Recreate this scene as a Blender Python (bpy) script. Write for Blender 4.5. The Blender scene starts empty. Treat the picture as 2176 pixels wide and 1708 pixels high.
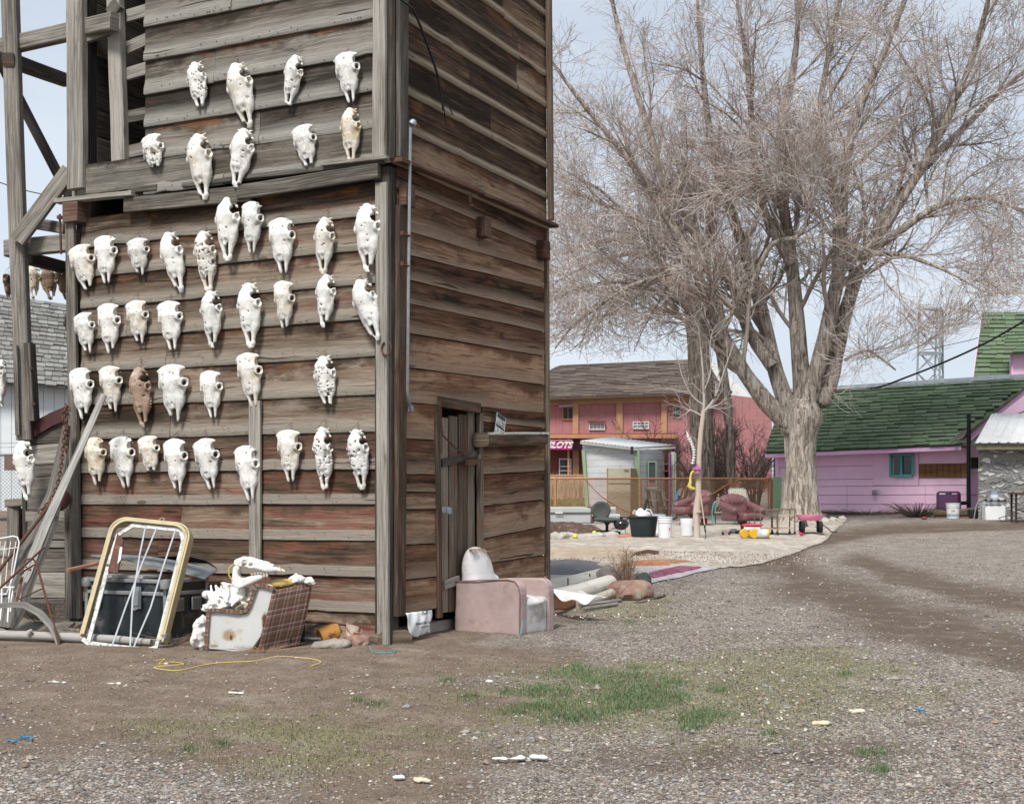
import bpy, math, random
import numpy as np
from mathutils import Vector, Matrix
R=math.radians
random.seed(11)
# ---------------------------------------------------------------- camera, sky, sun, exposure
F=2869.0; CX=1088.0; HY=1072.0; CZ=1.25     # focal length, principal column and horizon row measured on a 2176 px wide print
S=bpy.context.scene
cam=bpy.data.cameras.new("camera"); camo=bpy.data.objects.new("camera",cam); S.collection.objects.link(camo)
camo.location=(0,0,CZ); camo.rotation_euler=(R(90),0,0)
cam.sensor_width=36; cam.lens=36*F/2176; cam.shift_y=0.1002; cam.clip_end=3000; cam.clip_start=0.1
S.camera=camo
S.view_settings.view_transform='Standard'; S.view_settings.look='None'; S.view_settings.exposure=1.24; S.view_settings.gamma=1
SUN_EL=R(52); SUN_AZ=R(-22)                  # from behind the camera, a little to its left
w=bpy.data.worlds.new("World"); S.world=w; w.use_nodes=True
nt=w.node_tree; nt.nodes.clear()
def node(nt,t,ins=None,**props):
    nd=nt.nodes.new(t)
    for k,v in props.items(): setattr(nd,k,v)
    for k,v in (ins or {}).items():
        s=nd.inputs[k]
        if isinstance(v,bpy.types.NodeSocket): nt.links.new(v,s)
        else:
            try: s.default_value=v
            except Exception: s.default_value=(*v,1.0)
    return nd
def ramp(nt,f,stops,interp='LINEAR'):
    r=nt.nodes.new('ShaderNodeValToRGB'); cr=r.color_ramp; cr.interpolation=interp
    while len(cr.elements)<len(stops): cr.elements.new(0.5)
    for e,(p,c) in zip(cr.elements,stops):
        e.position=p; e.color=(c,c,c,1) if isinstance(c,(int,float)) else (*c,1)
    nt.links.new(f,r.inputs[0]); return r.outputs[0]
def mixc(nt,f,a,b,blend='MIX'):
    m=nt.nodes.new('ShaderNodeMix'); m.data_type='RGBA'; m.blend_type=blend
    for s,v in ((m.inputs[0],f),(m.inputs[6],a),(m.inputs[7],b)):
        if isinstance(v,bpy.types.NodeSocket): nt.links.new(v,s)
        elif isinstance(v,(int,float)): s.default_value=v if s.name=='Factor' else (v,v,v,1)
        else: s.default_value=(*v[:3],1)
    return m.outputs[2]
def mth(nt,op,a,b=0.0,c=None,clamp=False):
    m=nt.nodes.new('ShaderNodeMath'); m.operation=op; m.use_clamp=clamp
    for s,v in zip(m.inputs,(a,b,c)):
        if v is None: continue
        if isinstance(v,bpy.types.NodeSocket): nt.links.new(v,s)
        else: s.default_value=v
    return m.outputs[0]
def mapp(nt,v,scale=(1,1,1),loc=(0,0,0),rot=(0,0,0)):
    return node(nt,'ShaderNodeMapping',{'Vector':v,'Scale':scale,'Location':loc,'Rotation':rot}).outputs[0]
def noise(nt,v,scale=5.0,detail=4.0,rough=0.55,dist=0.0,out=0):
    return node(nt,'ShaderNodeTexNoise',{'Vector':v,'Scale':scale,'Detail':detail,'Roughness':rough,'Distortion':dist}).outputs[out]
sky=node(nt,'ShaderNodeTexSky',sky_type='NISHITA',sun_disc=False,sun_elevation=SUN_EL,sun_rotation=R(180)+SUN_AZ,
         air_density=1.0,dust_density=3.0,ozone_density=1.5,altitude=1200)
tc=node(nt,'ShaderNodeTexCoord')
cl=noise(nt,mapp(nt,tc.outputs['Generated'],(1,1,3.2)),1.6,6,0.5,0.3)
clf=ramp(nt,cl,[(0.25,0.55),(0.75,0.93)])
clc=mixc(nt,noise(nt,mapp(nt,tc.outputs['Generated'],(1,1,2.8),(3,1,0)),1.9,6,0.58),(4.3,5.1,6.1),(8.7,9.1,9.5))
skyc=mixc(nt,clf,sky.outputs[0],clc)
bg=node(nt,'ShaderNodeBackground',{'Color':skyc,'Strength':0.052})
node(nt,'ShaderNodeOutputWorld',{'Surface':bg.outputs[0]})
sl=bpy.data.lights.new("sun",'SUN'); sl.energy=2.0; sl.angle=R(16); sl.color=(1,0.95,0.885)
so=bpy.data.objects.new("sun",sl); S.collection.objects.link(so)
sd=Vector((math.sin(SUN_AZ)*math.cos(SUN_EL),-math.cos(SUN_AZ)*math.cos(SUN_EL),math.sin(SUN_EL)))
so.rotation_euler=sd.to_track_quat('Z','Y').to_euler(); so.location=sd*30
# ---------------------------------------------------------------- geometry helpers
def pt(px,py,d): return Vector(((px-CX)/F*d,d,CZ-(py-HY)/F*d))
GY=[-60,2,12,18,24,28,31,36,41,46,60,75,110,400,2000]; GZ=[-.9,-.33,0,.195,.39,.52,.615,.75,.85,.90,1.3,1.75,1.9,1.0,-20]
def G(x,y):
    x=np.asarray(x,float); y=np.asarray(y,float)
    z=np.interp(y,GY,GZ)
    return z+np.interp(x,[5,11,30],[0,.22,.3])*np.interp(y,[24,33,45],[0,1,1])
def gz(x,y): return float(G(x,y))
def gp(px,py,dz=0.0):
    lo,hi=3.0,200.0
    for _ in range(60):
        m=(lo+hi)/2; p=pt(px,py,m)
        if p.z>gz(p.x,p.y)+dz: lo=m
        else: hi=m
    return pt(px,py,lo)
def gd(px,d,dz=0.0):
    x=(px-CX)/F*d; return Vector((x,d,gz(x,d)+dz))
def val(ix,iy,seed):
    h=(ix.astype(np.int64)*374761393+iy.astype(np.int64)*668265263+seed*974711)&0x7fffffff
    h=((h^(h>>13))*1274126177)&0x7fffffff
    return ((h^(h>>16))&0xffff)/65535.0
def vn(x,y,seed=0):
    x=np.asarray(x,float); y=np.asarray(y,float)
    ix=np.floor(x); iy=np.floor(y); fx=x-ix; fy=y-iy; fx=fx*fx*(3-2*fx); fy=fy*fy*(3-2*fy)
    a=val(ix,iy,seed);b=val(ix+1,iy,seed);c=val(ix,iy+1,seed);d=val(ix+1,iy+1,seed)
    return (a*(1-fx)+b*fx)*(1-fy)+(c*(1-fx)+d*fx)*fy
def fbm(x,y,seed=0,o=4):
    s=0;a=.5
    for i in range(o):
        s=s+a*vn(np.asarray(x)*2**i,np.asarray(y)*2**i,seed+i*17); a*=.5
    return s
def n1(t,seed=0): return float(fbm(t,seed*3.7+.5,seed,3))-.44
COL=S.collection
class MB:
    def __init__(s): s.v=[];s.f=[];s.uv=[];s.c=[]
    def face(s,idx,uv=None,c=(.5,.5,.5)):
        s.f.append(tuple(idx)); n=len(idx)
        s.uv.extend(uv if uv else [(0,0)]*n)
        if isinstance(c,list): s.c.extend(c)
        else: s.c.extend([c]*n)
    def sweep(s,path,sec,up=None,scales=None,caps=True,closed=True,rnd=None,uoff=None,twist=0,loop=False,side=None):
        """sec: list of (a,b) in the (side,up) frame; path: points"""
        path=[Vector(p) for p in path]; n=len(path); m=len(sec); r0=len(s.v)
        rnd=random.random() if rnd is None else rnd; uoff=random.random()*60 if uoff is None else uoff
        per=[0]
        for i in range(m): 
            a=Vector(sec[i]);b=Vector(sec[(i+1)%m]); per.append(per[-1]+(b-a).length)
        L=0; prev=None; Ls=[]
        upv=Vector(up) if up is not None else None
        for i,p in enumerate(path):
            if loop: t=(path[(i+1)%n]-path[i-1])
            else: t=(path[min(i+1,n-1)]-path[max(i-1,0)])
            if t.length<1e-9: t=Vector((0,0,1))
            t.normalize()
            if upv is None:
                if prev is None:
                    u=Vector((0,0,1)) if abs(t.z)<.9 else Vector((0,1,0))
                else: u=prev
            else: u=upv
            sd_=t.cross(u)
            if sd_.length<1e-6: sd_=Vector((1,0,0))
            sd_.normalize(); u2=sd_.cross(t).normalized(); prev=u2
            if twist:
                a=twist*i/(n-1) ; sd_,u2=sd_*math.cos(a)+u2*math.sin(a),u2*math.cos(a)-sd_*math.sin(a)
            k=scales[i] if scales else 1.0
            if i: L+=(path[i]-path[i-1]).length
            Ls.append(L)
            for a,b in sec: s.v.append(p+sd_*a*k+u2*b*k)
        rng=n if loop else n-1
        for i in range(rng):
            i2=(i+1)%n
            for j in range(m if closed else m-1):
                j2=(j+1)%m
                l1=Ls[i2] if i2 else L+.1
                s.face((r0+i*m+j,r0+i2*m+j,r0+i2*m+j2,r0+i*m+j2),
                  [(uoff+Ls[i],per[j]+uoff),(uoff+l1,per[j]+uoff),(uoff+l1,per[j+1]+uoff),(uoff+Ls[i],per[j+1]+uoff)],(.5,rnd,.5))
        if caps and closed and not loop:
            s.face([r0+j for j in range(m)][::-1] if False else [r0+j for j in range(m)],[(uoff+a,uoff+b) for a,b in sec],(.5,rnd,1))
            s.face([r0+(n-1)*m+j for j in range(m)][::-1],[(uoff+a,uoff+b) for a,b in sec][::-1],(.5,rnd,1))
        return s
    def tube(s,path,r,n=8,**k):
        if isinstance(r,(list,tuple)): 
            return s.sweep(path,[(math.cos(a),math.sin(a)) for a in [2*math.pi*i/n for i in range(n)]],scales=list(r),**k)
        return s.sweep(path,[(r*math.cos(a),r*math.sin(a)) for a in [2*math.pi*i/n for i in range(n)]],**k)
    def beam(s,p0,p1,wd,ht,up=(0,0,1),rough=0.0,seg=None,ch=.12,**k):
        p0=Vector(p0);p1=Vector(p1); L=(p1-p0).length
        n=seg or (max(2,int(L/.15)) if rough else 1)
        q=random.random()*50
        path=[p0.lerp(p1,i/n)+Vector((n1(q+i*.37,1),n1(q+i*.37,2),n1(q+i*.37,3)))*rough*2 for i in range(n+1)]
        a=wd/2;b=ht/2;c=min(wd,ht)*ch
        sec=[(-a+c,-b),(a-c,-b),(a,-b+c),(a,b-c),(a-c,b),(-a+c,b),(-a,b-c),(-a,-b+c)]
        return s.sweep(path,sec,up=up,**k)
    def box(s,c,sz,rz=0,M=None,uvs=1.0,rnd=None):
        rnd=random.random() if rnd is None else rnd
        c=Vector(c); a,b,h=[q/2 for q in sz]; r0=len(s.v)
        rot=Matrix.Rotation(rz,3,'Z') if M is None else M
        P=[Vector((x,y,z)) for x in(-a,a) for y in(-b,b) for z in(-h,h)]
        for p in P: s.v.append(rot@p+c)
        for idx,(i,j) in (((0,1,3,2),(1,2)),((4,6,7,5),(1,2)),((0,4,5,1),(0,2)),((2,3,7,6),(0,2)),((0,2,6,4),(0,1)),((1,5,7,3),(0,1))):
            s.face([r0+q for q in idx],[(P[q][i]*uvs+rnd*7,P[q][j]*uvs+rnd*7) for q in idx],(.5,rnd,.5))
        return s
    def lathe(s,prof,c=(0,0,0),n=24,M=None,rnd=.5):
        c=Vector(c); r0=len(s.v); m=len(prof)
        for r,z in prof:
            for i in range(n):
                a=2*math.pi*i/n; p=Vector((r*math.cos(a),r*math.sin(a),z))
                s.v.append((M@p if M is not None else p)+c)
        for i in range(m-1):
            for j in range(n):
                j2=(j+1)%n
                s.face((r0+i*n+j,r0+i*n+j2,r0+(i+1)*n+j2,r0+(i+1)*n+j),[(j/n,prof[i][1]),((j+1)/n,prof[i][1]),((j+1)/n,prof[i+1][1]),(j/n,prof[i+1][1])],(.5,rnd,.5))
        if prof[0][0]>1e-6: s.face([r0+j for j in range(n)][::-1])
        if prof[-1][0]>1e-6: s.face([r0+(m-1)*n+j for j in range(n)])
        return s
    def grid(s,fn,nu,nv,uvs=(1,1),c=(.5,.5,.5)):
        r0=len(s.v)
        for i in range(nu+1):
            for j in range(nv+1): s.v.append(Vector(fn(i/nu,j/nv)))
        for i in range(nu):
            for j in range(nv):
                a=r0+i*(nv+1)+j
                s.face((a,a+nv+1,a+nv+2,a+1),[(i/nu*uvs[0],j/nv*uvs[1]),((i+1)/nu*uvs[0],j/nv*uvs[1]),((i+1)/nu*uvs[0],(j+1)/nv*uvs[1]),(i/nu*uvs[0],(j+1)/nv*uvs[1])],c)
        return s
    def prism(s,pts,ext,rnd=.5):
        """pts: 3D outline, ext: extrusion vector"""
        r0=len(s.v);n=len(pts); ext=Vector(ext)
        pts=[Vector(p) for p in pts]; ax=(pts[1]-pts[0]).normalized(); ay=ext.cross(ax).normalized() if ext.length else Vector((0,0,1))
        uv=[(p.dot(ax),p.dot(ay)) for p in pts]
        for p in pts: s.v.append(p)
        for p in pts: s.v.append(p+ext)
        s.face(range(r0,r0+n),uv,(.5,rnd,.5)); s.face([r0+n+i for i in range(n)][::-1],uv[::-1],(.5,rnd,.5))
        for i in range(n):
            j=(i+1)%n; L=(pts[j]-pts[i]).length
            s.face((r0+i,r0+n+i,r0+n+j,r0+j),[(0,0),(0,ext.length),(L,ext.length),(L,0)],(.5,rnd,.5))
        return s
    def build(s,name,mat,parent=None,loc=None,rz=0,bevel=0,smooth=40,sub=0,fix=True,thick=0):
        me=bpy.data.meshes.new(name); me.from_pydata([tuple(v) for v in s.v],[],s.f); me.validate(clean_customdata=False)
        if len(me.loops)==len(s.uv):
            u=me.uv_layers.new(name='UVMap'); u.data.foreach_set('uv',np.array(s.uv,dtype=np.float32).ravel())
            ca=me.color_attributes.new('bd','FLOAT_COLOR','CORNER'); ca.data.foreach_set('color',np.array([(*q,1) for q in s.c],dtype=np.float32).ravel())
        if fix:
            import bmesh
            bm=bmesh.new(); bm.from_mesh(me); bmesh.ops.recalc_face_normals(bm,faces=bm.faces); bm.to_mesh(me); bm.free()
        if smooth: 
            me.polygons.foreach_set('use_smooth',[True]*len(me.polygons)); me.set_sharp_from_angle(angle=R(smooth))
        me.materials.append(mat)
        o=bpy.data.objects.new(name,me); COL.objects.link(o)
        if parent: o.parent=parent
        if loc is not None: o.location=loc
        o.rotation_euler.z=rz
        if thick:
            m=o.modifiers.new('t','SOLIDIFY'); m.thickness=thick; m.offset=0
        if bevel:
            m=o.modifiers.new('b','BEVEL'); m.width=bevel; m.segments=2; m.limit_method='ANGLE'; m.angle_limit=R(35)
        if sub:
            m=o.modifiers.new('s','SUBSURF'); m.levels=sub; m.render_levels=sub
        return o
def tag(o,label=None,cat=None,group=None,kind=None):
    if label: o['label']=label
    if cat: o['category']=cat
    if group: o['group']=group
    if kind: o['kind']=kind
    return o
def thing(name,label,cat,loc=(0,0,0),rz=0,group=None):
    o=bpy.data.objects.new(name,None); COL.objects.link(o); o.location=loc; o.rotation_euler=(0,0,rz); o.empty_display_size=.1
    return tag(o,label,cat,group)
def cptree(o,parent=None):
    c=o.copy(); COL.objects.link(c); c.parent=parent
    for ch in list(o.children): cptree(ch,c)
    return c
def npmesh(name,V,Fc,mat,parent=None,cols=None,smooth=True,quads=True):
    me=bpy.data.meshes.new(name); V=np.asarray(V,np.float32); Fc=np.asarray(Fc,np.int32)
    k=Fc.shape[1]; me.vertices.add(len(V)); me.vertices.foreach_set('co',V.ravel())
    me.loops.add(Fc.size); me.loops.foreach_set('vertex_index',Fc.ravel())
    me.polygons.add(len(Fc)); me.polygons.foreach_set('loop_start',np.arange(0,Fc.size,k,dtype=np.int32))
    me.update(calc_edges=True)
    if smooth: me.polygons.foreach_set('use_smooth',np.ones(len(Fc),bool))
    if cols is not None:
        ca=me.color_attributes.new('bd','FLOAT_COLOR','POINT'); cc=np.ones((len(V),4),np.float32); cc[:,:cols.shape[1]]=cols; ca.data.foreach_set('color',cc.ravel())
    me.materials.append(mat)
    o=bpy.data.objects.new(name,me); COL.objects.link(o)
    if parent: o.parent=parent
    return o
# --- signed-distance modelling: smooth unions and carved hollows, meshed by surface nets
def sdf_mesh(fn,lo,hi,res):
    lo=np.array(lo,float);hi=np.array(hi,float); nn=np.maximum(np.ceil((hi-lo)/res).astype(int),3)+1
    X,Y,Z=np.meshgrid(*[lo[i]+res*np.arange(nn[i]) for i in range(3)],indexing='ij')
    D=fn(X,Y,Z); D=np.where(D==0,1e-9,D); sg=D<0
    nx,ny,nz=D.shape
    cs=np.zeros((nx-1,ny-1,nz-1,3)); ct=np.zeros((nx-1,ny-1,nz-1))
    offs=[(0,0,0),(1,0,0),(0,1,0),(1,1,0),(0,0,1),(1,0,1),(0,1,1),(1,1,1)]
    sl=lambda A,o:A[o[0]:nx-1+o[0],o[1]:ny-1+o[1],o[2]:nz-1+o[2]]
    for i in range(8):
        for j in range(i+1,8):
            a,b=offs[i],offs[j]
            if sum(abs(p-q) for p,q in zip(a,b))!=1: continue
            da,db=sl(D,a),sl(D,b); cr=(da<0)!=(db<0)
            t=np.where(cr,da/(da-db+1e-30),0)
            for k in range(3): cs[...,k]+=np.where(cr,a[k]+t*(b[k]-a[k]),0)
            ct+=cr
    act=ct>0; idx=-np.ones(act.shape,int); ii=np.argwhere(act); idx[act]=np.arange(len(ii))
    V=lo+res*(ii+cs[act]/ct[act][:,None])
    fs=[]
    def q(ax):
        a,b=[k for k in range(3) if k!=ax]
        if ax==1: a,b=2,0
        s0=[slice(1,-1)]*3; s0[ax]=slice(0,-1); s1=list(s0); s1[ax]=slice(1,None)
        c0=sg[tuple(s0)];c1=sg[tuple(s1)]
        P=np.argwhere(c0!=c1)
        if len(P)==0: return
        fl=c0[tuple(P.T)]
        base=P.copy(); base[:,a]+=1; base[:,b]+=1
        e=np.eye(3,dtype=int)
        g=lambda da,db: idx[tuple((base-e[a]*da-e[b]*db).T)]
        Q=np.stack([g(1,1),g(0,1),g(0,0),g(1,0)],1)
        Q[~fl]=Q[~fl][:,::-1]; fs.append(Q)
    for ax in range(3): q(ax)
    Fc=np.concatenate(fs); Fc=Fc[(Fc>=0).all(1)]
    return V,Fc
def smin(a,b,k):
    h=np.clip(.5+.5*(b-a)/k,0,1); return b*(1-h)+a*h-k*h*(1-h)
def smax(a,b,k): return -smin(-a,-b,k)
def ell(X,Y,Z,c,r):
    x=(X-c[0])/r[0];y=(Y-c[1])/r[1];z=(Z-c[2])/r[2]; k0=np.sqrt(x*x+y*y+z*z)
    return (k0-1)*min(r)*np.clip(k0,.5,2)**0
def cap(X,Y,Z,a,b,ra,rb,sy=1.0):
    a=np.array(a,float);b=np.array(b,float);d=b-a
    t=np.clip(((X-a[0])*d[0]+(Y-a[1])*d[1]+(Z-a[2])*d[2])/d.dot(d),0,1)
    return np.sqrt((X-a[0]-t*d[0])**2+((Y-a[1]-t*d[1])*sy)**2+(Z-a[2]-t*d[2])**2)-(ra+t*(rb-ra))
def rbox(X,Y,Z,c,h,r):
    q=[np.abs(A-c[i])-h[i]+r for i,A in enumerate((X,Y,Z))]
    return np.sqrt(sum(np.maximum(k,0)**2 for k in q))+np.minimum(np.maximum(np.maximum(q[0],q[1]),q[2]),0)-r
def n3(X,Y,Z,s,seed=0):
    return (vn(X*s+Z*s*.37,Y*s-Z*s*.51,seed)+vn(Y*s+X*.3*s+7,Z*s-X*s*.2,seed+5)+vn(Z*s+3,X*s+Y*s*.4,seed+9))/3-.5
def sdfobj(name,fn,lo,hi,res,mat,parent=None,sc=None,M=None,smooth=True):
    V,Fc=sdf_mesh(fn,lo,hi,res)
    if sc is not None: V=V*np.array(sc)
    if M is not None: V=(np.array(M.to_3x3())@V.T).T+np.array(M.translation)
    return npmesh(name,V,Fc,mat,parent,smooth=smooth)
# ---------------------------------------------------------------- materials
_m={}
def newmat(name):
    m=bpy.data.materials.new(name); m.use_nodes=True; nt=m.node_tree; nt.nodes.clear()
    b=node(nt,'ShaderNodeBsdfPrincipled'); node(nt,'ShaderNodeOutputMaterial',{'Surface':b.outputs[0]})
    return m,nt,b
def setb(nt,b,col,rough=.8,bump=None,bs=.3,bd=.01,metal=0,spec=.3):
    for k,v in (('Base Color',col),('Roughness',rough),('Metallic',metal),('Specular IOR Level',spec)):
        if isinstance(v,bpy.types.NodeSocket): nt.links.new(v,b.inputs[k])
        elif k=='Base Color': b.inputs[k].default_value=(*v,1)
        else: b.inputs[k].default_value=v
    if bump is not None:
        bn=node(nt,'ShaderNodeBump',{'Height':bump,'Strength':bs,'Distance':bd}); nt.links.new(bn.outputs[0],b.inputs['Normal'])
def plain(name,c,rough=.6,var=.25,scale=6,bs=.15,metal=0,dirt=None,dirtamt=.5,spec=.3,bd=.005,fine=60):
    """painted / plastic / fabric surface with uneven tone, grime patches and fine relief"""
    if name in _m: return _m[name]
    m,nt,b=newmat(name); o=node(nt,'ShaderNodeTexCoord').outputs['Object']
    a=noise(nt,o,scale,6,.6); f=noise(nt,o,fine,3,.6)
    col=mixc(nt,ramp(nt,a,[(.3,0),(.7,1)]),[q*(1-var) for q in c],[min(1,q*(1+var*.5)) for q in c])
    col=mixc(nt,mth(nt,'MULTIPLY',f,.25),col,[q*.6 for q in c])
    if dirt:
        g=ramp(nt,noise(nt,o,scale*.7,8,.7,.4),[(.62-dirtamt*.25,0),(.80-dirtamt*.25,1)])
        col=mixc(nt,g,col,dirt)
    setb(nt,b,col,rough,mth(nt,'ADD',a,mth(nt,'MULTIPLY',f,.5)),bs,bd,metal,spec); _m[name]=m; return m
def wood(name,dark,mid,light,patch=None,pamt=.35,grain=1.0,bs=.5,rough=.9):
    """weathered timber: grain runs along U, every board has its own offset"""
    if name in _m: return _m[name]
    m,nt,b=newmat(name); uv=node(nt,'ShaderNodeUVMap').outputs[0]
    at=node(nt,'ShaderNodeAttribute',attribute_name='bd').outputs['Color']
    sep=node(nt,'ShaderNodeSeparateColor',{'Color':at}); rnd=sep.outputs[1]
    warp=noise(nt,mapp(nt,uv,(1.1,5,1)),1,2,.5,0,1)
    u2=mixc(nt,.06,uv,warp,'ADD')
    g=noise(nt,mapp(nt,u2,(1.5,62*grain,1)),1,5,.65,.4)
    f=noise(nt,mapp(nt,u2,(6,210*grain,1)),1,3,.6)
    lo=noise(nt,mapp(nt,uv,(.9,4.2,1)),1,4,.6,.3)
    fac=mth(nt,'ADD',mth(nt,'MULTIPLY',g,.75),mth(nt,'MULTIPLY',lo,.45)); fac=mth(nt,'SUBTRACT',fac,.12)
    fac=mth(nt,'ADD',fac,mth(nt,'MULTIPLY',mth(nt,'SUBTRACT',rnd,.5),.30))
    col=ramp(nt,fac,[(.33,dark),(.5,mid),(.68,light)]); bl=ramp(nt,noise(nt,mapp(nt,uv,(1.2,9,1),(55,3,0)),1,6,.7,.5),[(.57,0),(.68,1)]); col=mixc(nt,mth(nt,'MULTIPLY',bl,.55),col,[q*.6 for q in dark])
    if patch is not None:
        pm=ramp(nt,noise(nt,mapp(nt,uv,(1.3,7,1),(31,7,0)),1,5,.65,.8),[(.66-pamt*.3,0),(.78-pamt*.3,1)])
        col=mixc(nt,mth(nt,'MULTIPLY',pm,.8),col,mixc(nt,g,[q*.5 for q in patch],[q*1.5 for q in patch]))
    # knots
    vo=node(nt,'ShaderNodeTexVoronoi',{'Vector':mapp(nt,u2,(1.9,6.5,1)),'Scale':1.0,'Randomness':1.0})
    kn=ramp(nt,vo.outputs['Distance'],[(.05,1),(.11,.55),(.17,0)])
    kk=mth(nt,'MULTIPLY',kn,mth(nt,'GREATER_THAN',node(nt,'ShaderNodeSeparateColor',{'Color':vo.outputs['Color']}).outputs[0],.55))
    col=mixc(nt,mth(nt,'MULTIPLY',kk,.8),col,(.085,.05,.032))
    cr=ramp(nt,f,[(.30,1),(.40,0)]); col=mixc(nt,mth(nt,'MULTIPLY',cr,.55),col,[q*.35 for q in dark])
    h=mth(nt,'ADD',mth(nt,'MULTIPLY',g,1.0),mth(nt,'MULTIPLY',f,.6))
    setb(nt,b,col,rough,h,bs,.006,0,.15); _m[name]=m; return m
def siding(name,dark,mid,light,lip,under,red=None,redamt=0.0,lipw=.33,sharp=.03,grain=1.0,redhi=None):
    """siding boards; colour attribute R is the height across the course (0 lower lip .. 1 top), G board random, B lip or not"""
    if name in _m: return _m[name]
    m,nt,b=newmat(name); uv=node(nt,'ShaderNodeUVMap').outputs[0]
    sep=node(nt,'ShaderNodeSeparateColor',{'Color':node(nt,'ShaderNodeAttribute',attribute_name='bd').outputs['Color']})
    vf,rnd,isl=sep.outputs
    warp=noise(nt,mapp(nt,uv,(1.2,3,1)),1,3,.55,0,1)
    u2=mixc(nt,.07,uv,warp,'ADD')
    g=noise(nt,mapp(nt,u2,(1.6,48*grain,1)),1,5,.65,.6)
    f=noise(nt,mapp(nt,u2,(7,190*grain,1)),1,3,.6)
    lo=noise(nt,mapp(nt,uv,(1.0,2.6,1)),1,5,.6,.3)
    st=noise(nt,mapp(nt,u2,(.75,17,1),(3,8,0)),1,4,.6,.4)
    fac=mth(nt,'ADD',mth(nt,'MULTIPLY',g,.62),mth(nt,'MULTIPLY',lo,.45)); fac=mth(nt,'SUBTRACT',fac,.30); fac=mth(nt,'ADD',fac,mth(nt,'MULTIPLY',st,.50))
    fac=mth(nt,'ADD',fac,mth(nt,'MULTIPLY',mth(nt,'SUBTRACT',rnd,.5),.36))
    col=ramp(nt,fac,[(.30,dark),(.50,mid),(.70,light)])
    if red is not None:
        pm=ramp(nt,noise(nt,mapp(nt,uv,(.7,5,1),(11,3,0)),1,6,.7,.9),[(.64-redamt*.3,0),(.74-redamt*.3,1)])
        rc=mixc(nt,g,[q*.55 for q in red],[q*1.35 for q in red])
        hz=mth(nt,'MULTIPLY',pm,.85)
        if redhi is not None:
            zz=node(nt,'ShaderNodeSeparateXYZ',{'Vector':node(nt,'ShaderNodeNewGeometry').outputs['Position']}).outputs[2]
            hz=mth(nt,'MULTIPLY',hz,node(nt,'ShaderNodeMapRange',{'Value':zz,'From Min':redhi[0],'From Max':redhi[1],'To Min':1.0,'To Max':0.12}).outputs[0])
        col=mixc(nt,hz,col,rc)
    r2=mth(nt,'FRACT',mth(nt,'MULTIPLY',rnd,7.31)); col=mixc(nt,mth(nt,'MULTIPLY',r2,.30),col,mixc(nt,1.0,col,(1.0,.74,.55),'MULTIPLY')); bl=ramp(nt,noise(nt,mapp(nt,uv,(1.4,6,1),(77,3,0)),1,6,.7,.6),[(.56,0),(.68,1)]); col=mixc(nt,mth(nt,'MULTIPLY',bl,.72),col,[q*.45 for q in dark])
    # upper band of each course turns dark brown, with raw orange patches
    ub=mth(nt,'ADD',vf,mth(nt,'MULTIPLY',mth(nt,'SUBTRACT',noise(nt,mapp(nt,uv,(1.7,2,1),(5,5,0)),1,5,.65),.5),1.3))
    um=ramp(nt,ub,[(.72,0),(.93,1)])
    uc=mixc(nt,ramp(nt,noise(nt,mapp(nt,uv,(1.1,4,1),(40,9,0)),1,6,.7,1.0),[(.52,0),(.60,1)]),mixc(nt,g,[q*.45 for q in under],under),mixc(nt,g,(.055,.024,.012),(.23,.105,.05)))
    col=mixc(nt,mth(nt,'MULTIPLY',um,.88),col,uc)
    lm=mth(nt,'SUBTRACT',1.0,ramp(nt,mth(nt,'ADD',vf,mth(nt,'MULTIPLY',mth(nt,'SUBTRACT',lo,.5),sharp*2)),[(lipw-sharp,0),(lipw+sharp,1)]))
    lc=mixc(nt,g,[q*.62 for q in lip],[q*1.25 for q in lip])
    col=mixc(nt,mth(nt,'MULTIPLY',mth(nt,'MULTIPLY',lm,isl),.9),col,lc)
    vo=node(nt,'ShaderNodeTexVoronoi',{'Vector':mapp(nt,u2,(1.25,3.2,1)),'Scale':1.0})
    csep=node(nt,'ShaderNodeSeparateColor',{'Color':vo.outputs['Color']})
    kk=mth(nt,'MULTIPLY',ramp(nt,vo.outputs['Distance'],[(.025,1),(.042,.4),(.055,.95),(.085,0)]),mth(nt,'GREATER_THAN',csep.outputs[0],.25))
    col=mixc(nt,mth(nt,'MULTIPLY',kk,.85),col,mixc(nt,csep.outputs[1],(.05,.03,.02),(.24,.11,.05)))
    ck=ramp(nt,noise(nt,mapp(nt,u2,(.9,26,1),(9,2,0)),1,2,.5,.5),[(.285,1),(.315,0)])
    col=mixc(nt,mth(nt,'MULTIPLY',ck,.8),col,(.012,.01,.008))
    cr=ramp(nt,f,[(.31,1),(.42,0)]); col=mixc(nt,mth(nt,'MULTIPLY',cr,.5),col,[q*.4 for q in dark])
    h=mth(nt,'SUBTRACT',mth(nt,'ADD',mth(nt,'ADD',g,st),mth(nt,'MULTIPLY',f,.7)),ck)
    setb(nt,b,col,.92,h,.75,.010,0,.12); _m[name]=m; return m
def rusty(name,paint,amt=.5,rough=.75,rust=(.12,.055,.035),scale=7):
    if name in _m: return _m[name]
    m,nt,b=newmat(name); o=node(nt,'ShaderNodeTexCoord').outputs['Object']
    r=ramp(nt,noise(nt,o,scale,8,.7,.5),[(.70-amt*.4,0),(.76-amt*.4,1)])
    rc=mixc(nt,noise(nt,o,scale*5,5,.7),[q*.35 for q in rust],[q*1.25 for q in rust])
    col=mixc(nt,r,mixc(nt,noise(nt,o,scale*2,4),[q*.75 for q in paint],paint),rc)
    setb(nt,b,col,rough,noise(nt,o,scale*9,4,.7),.35,.004,0,.3); _m[name]=m; return m
WG=wood('grey_timber',(.065,.057,.049),(.195,.178,.155),(.35,.328,.292),patch=(.12,.085,.06),pamt=.1)
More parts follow.
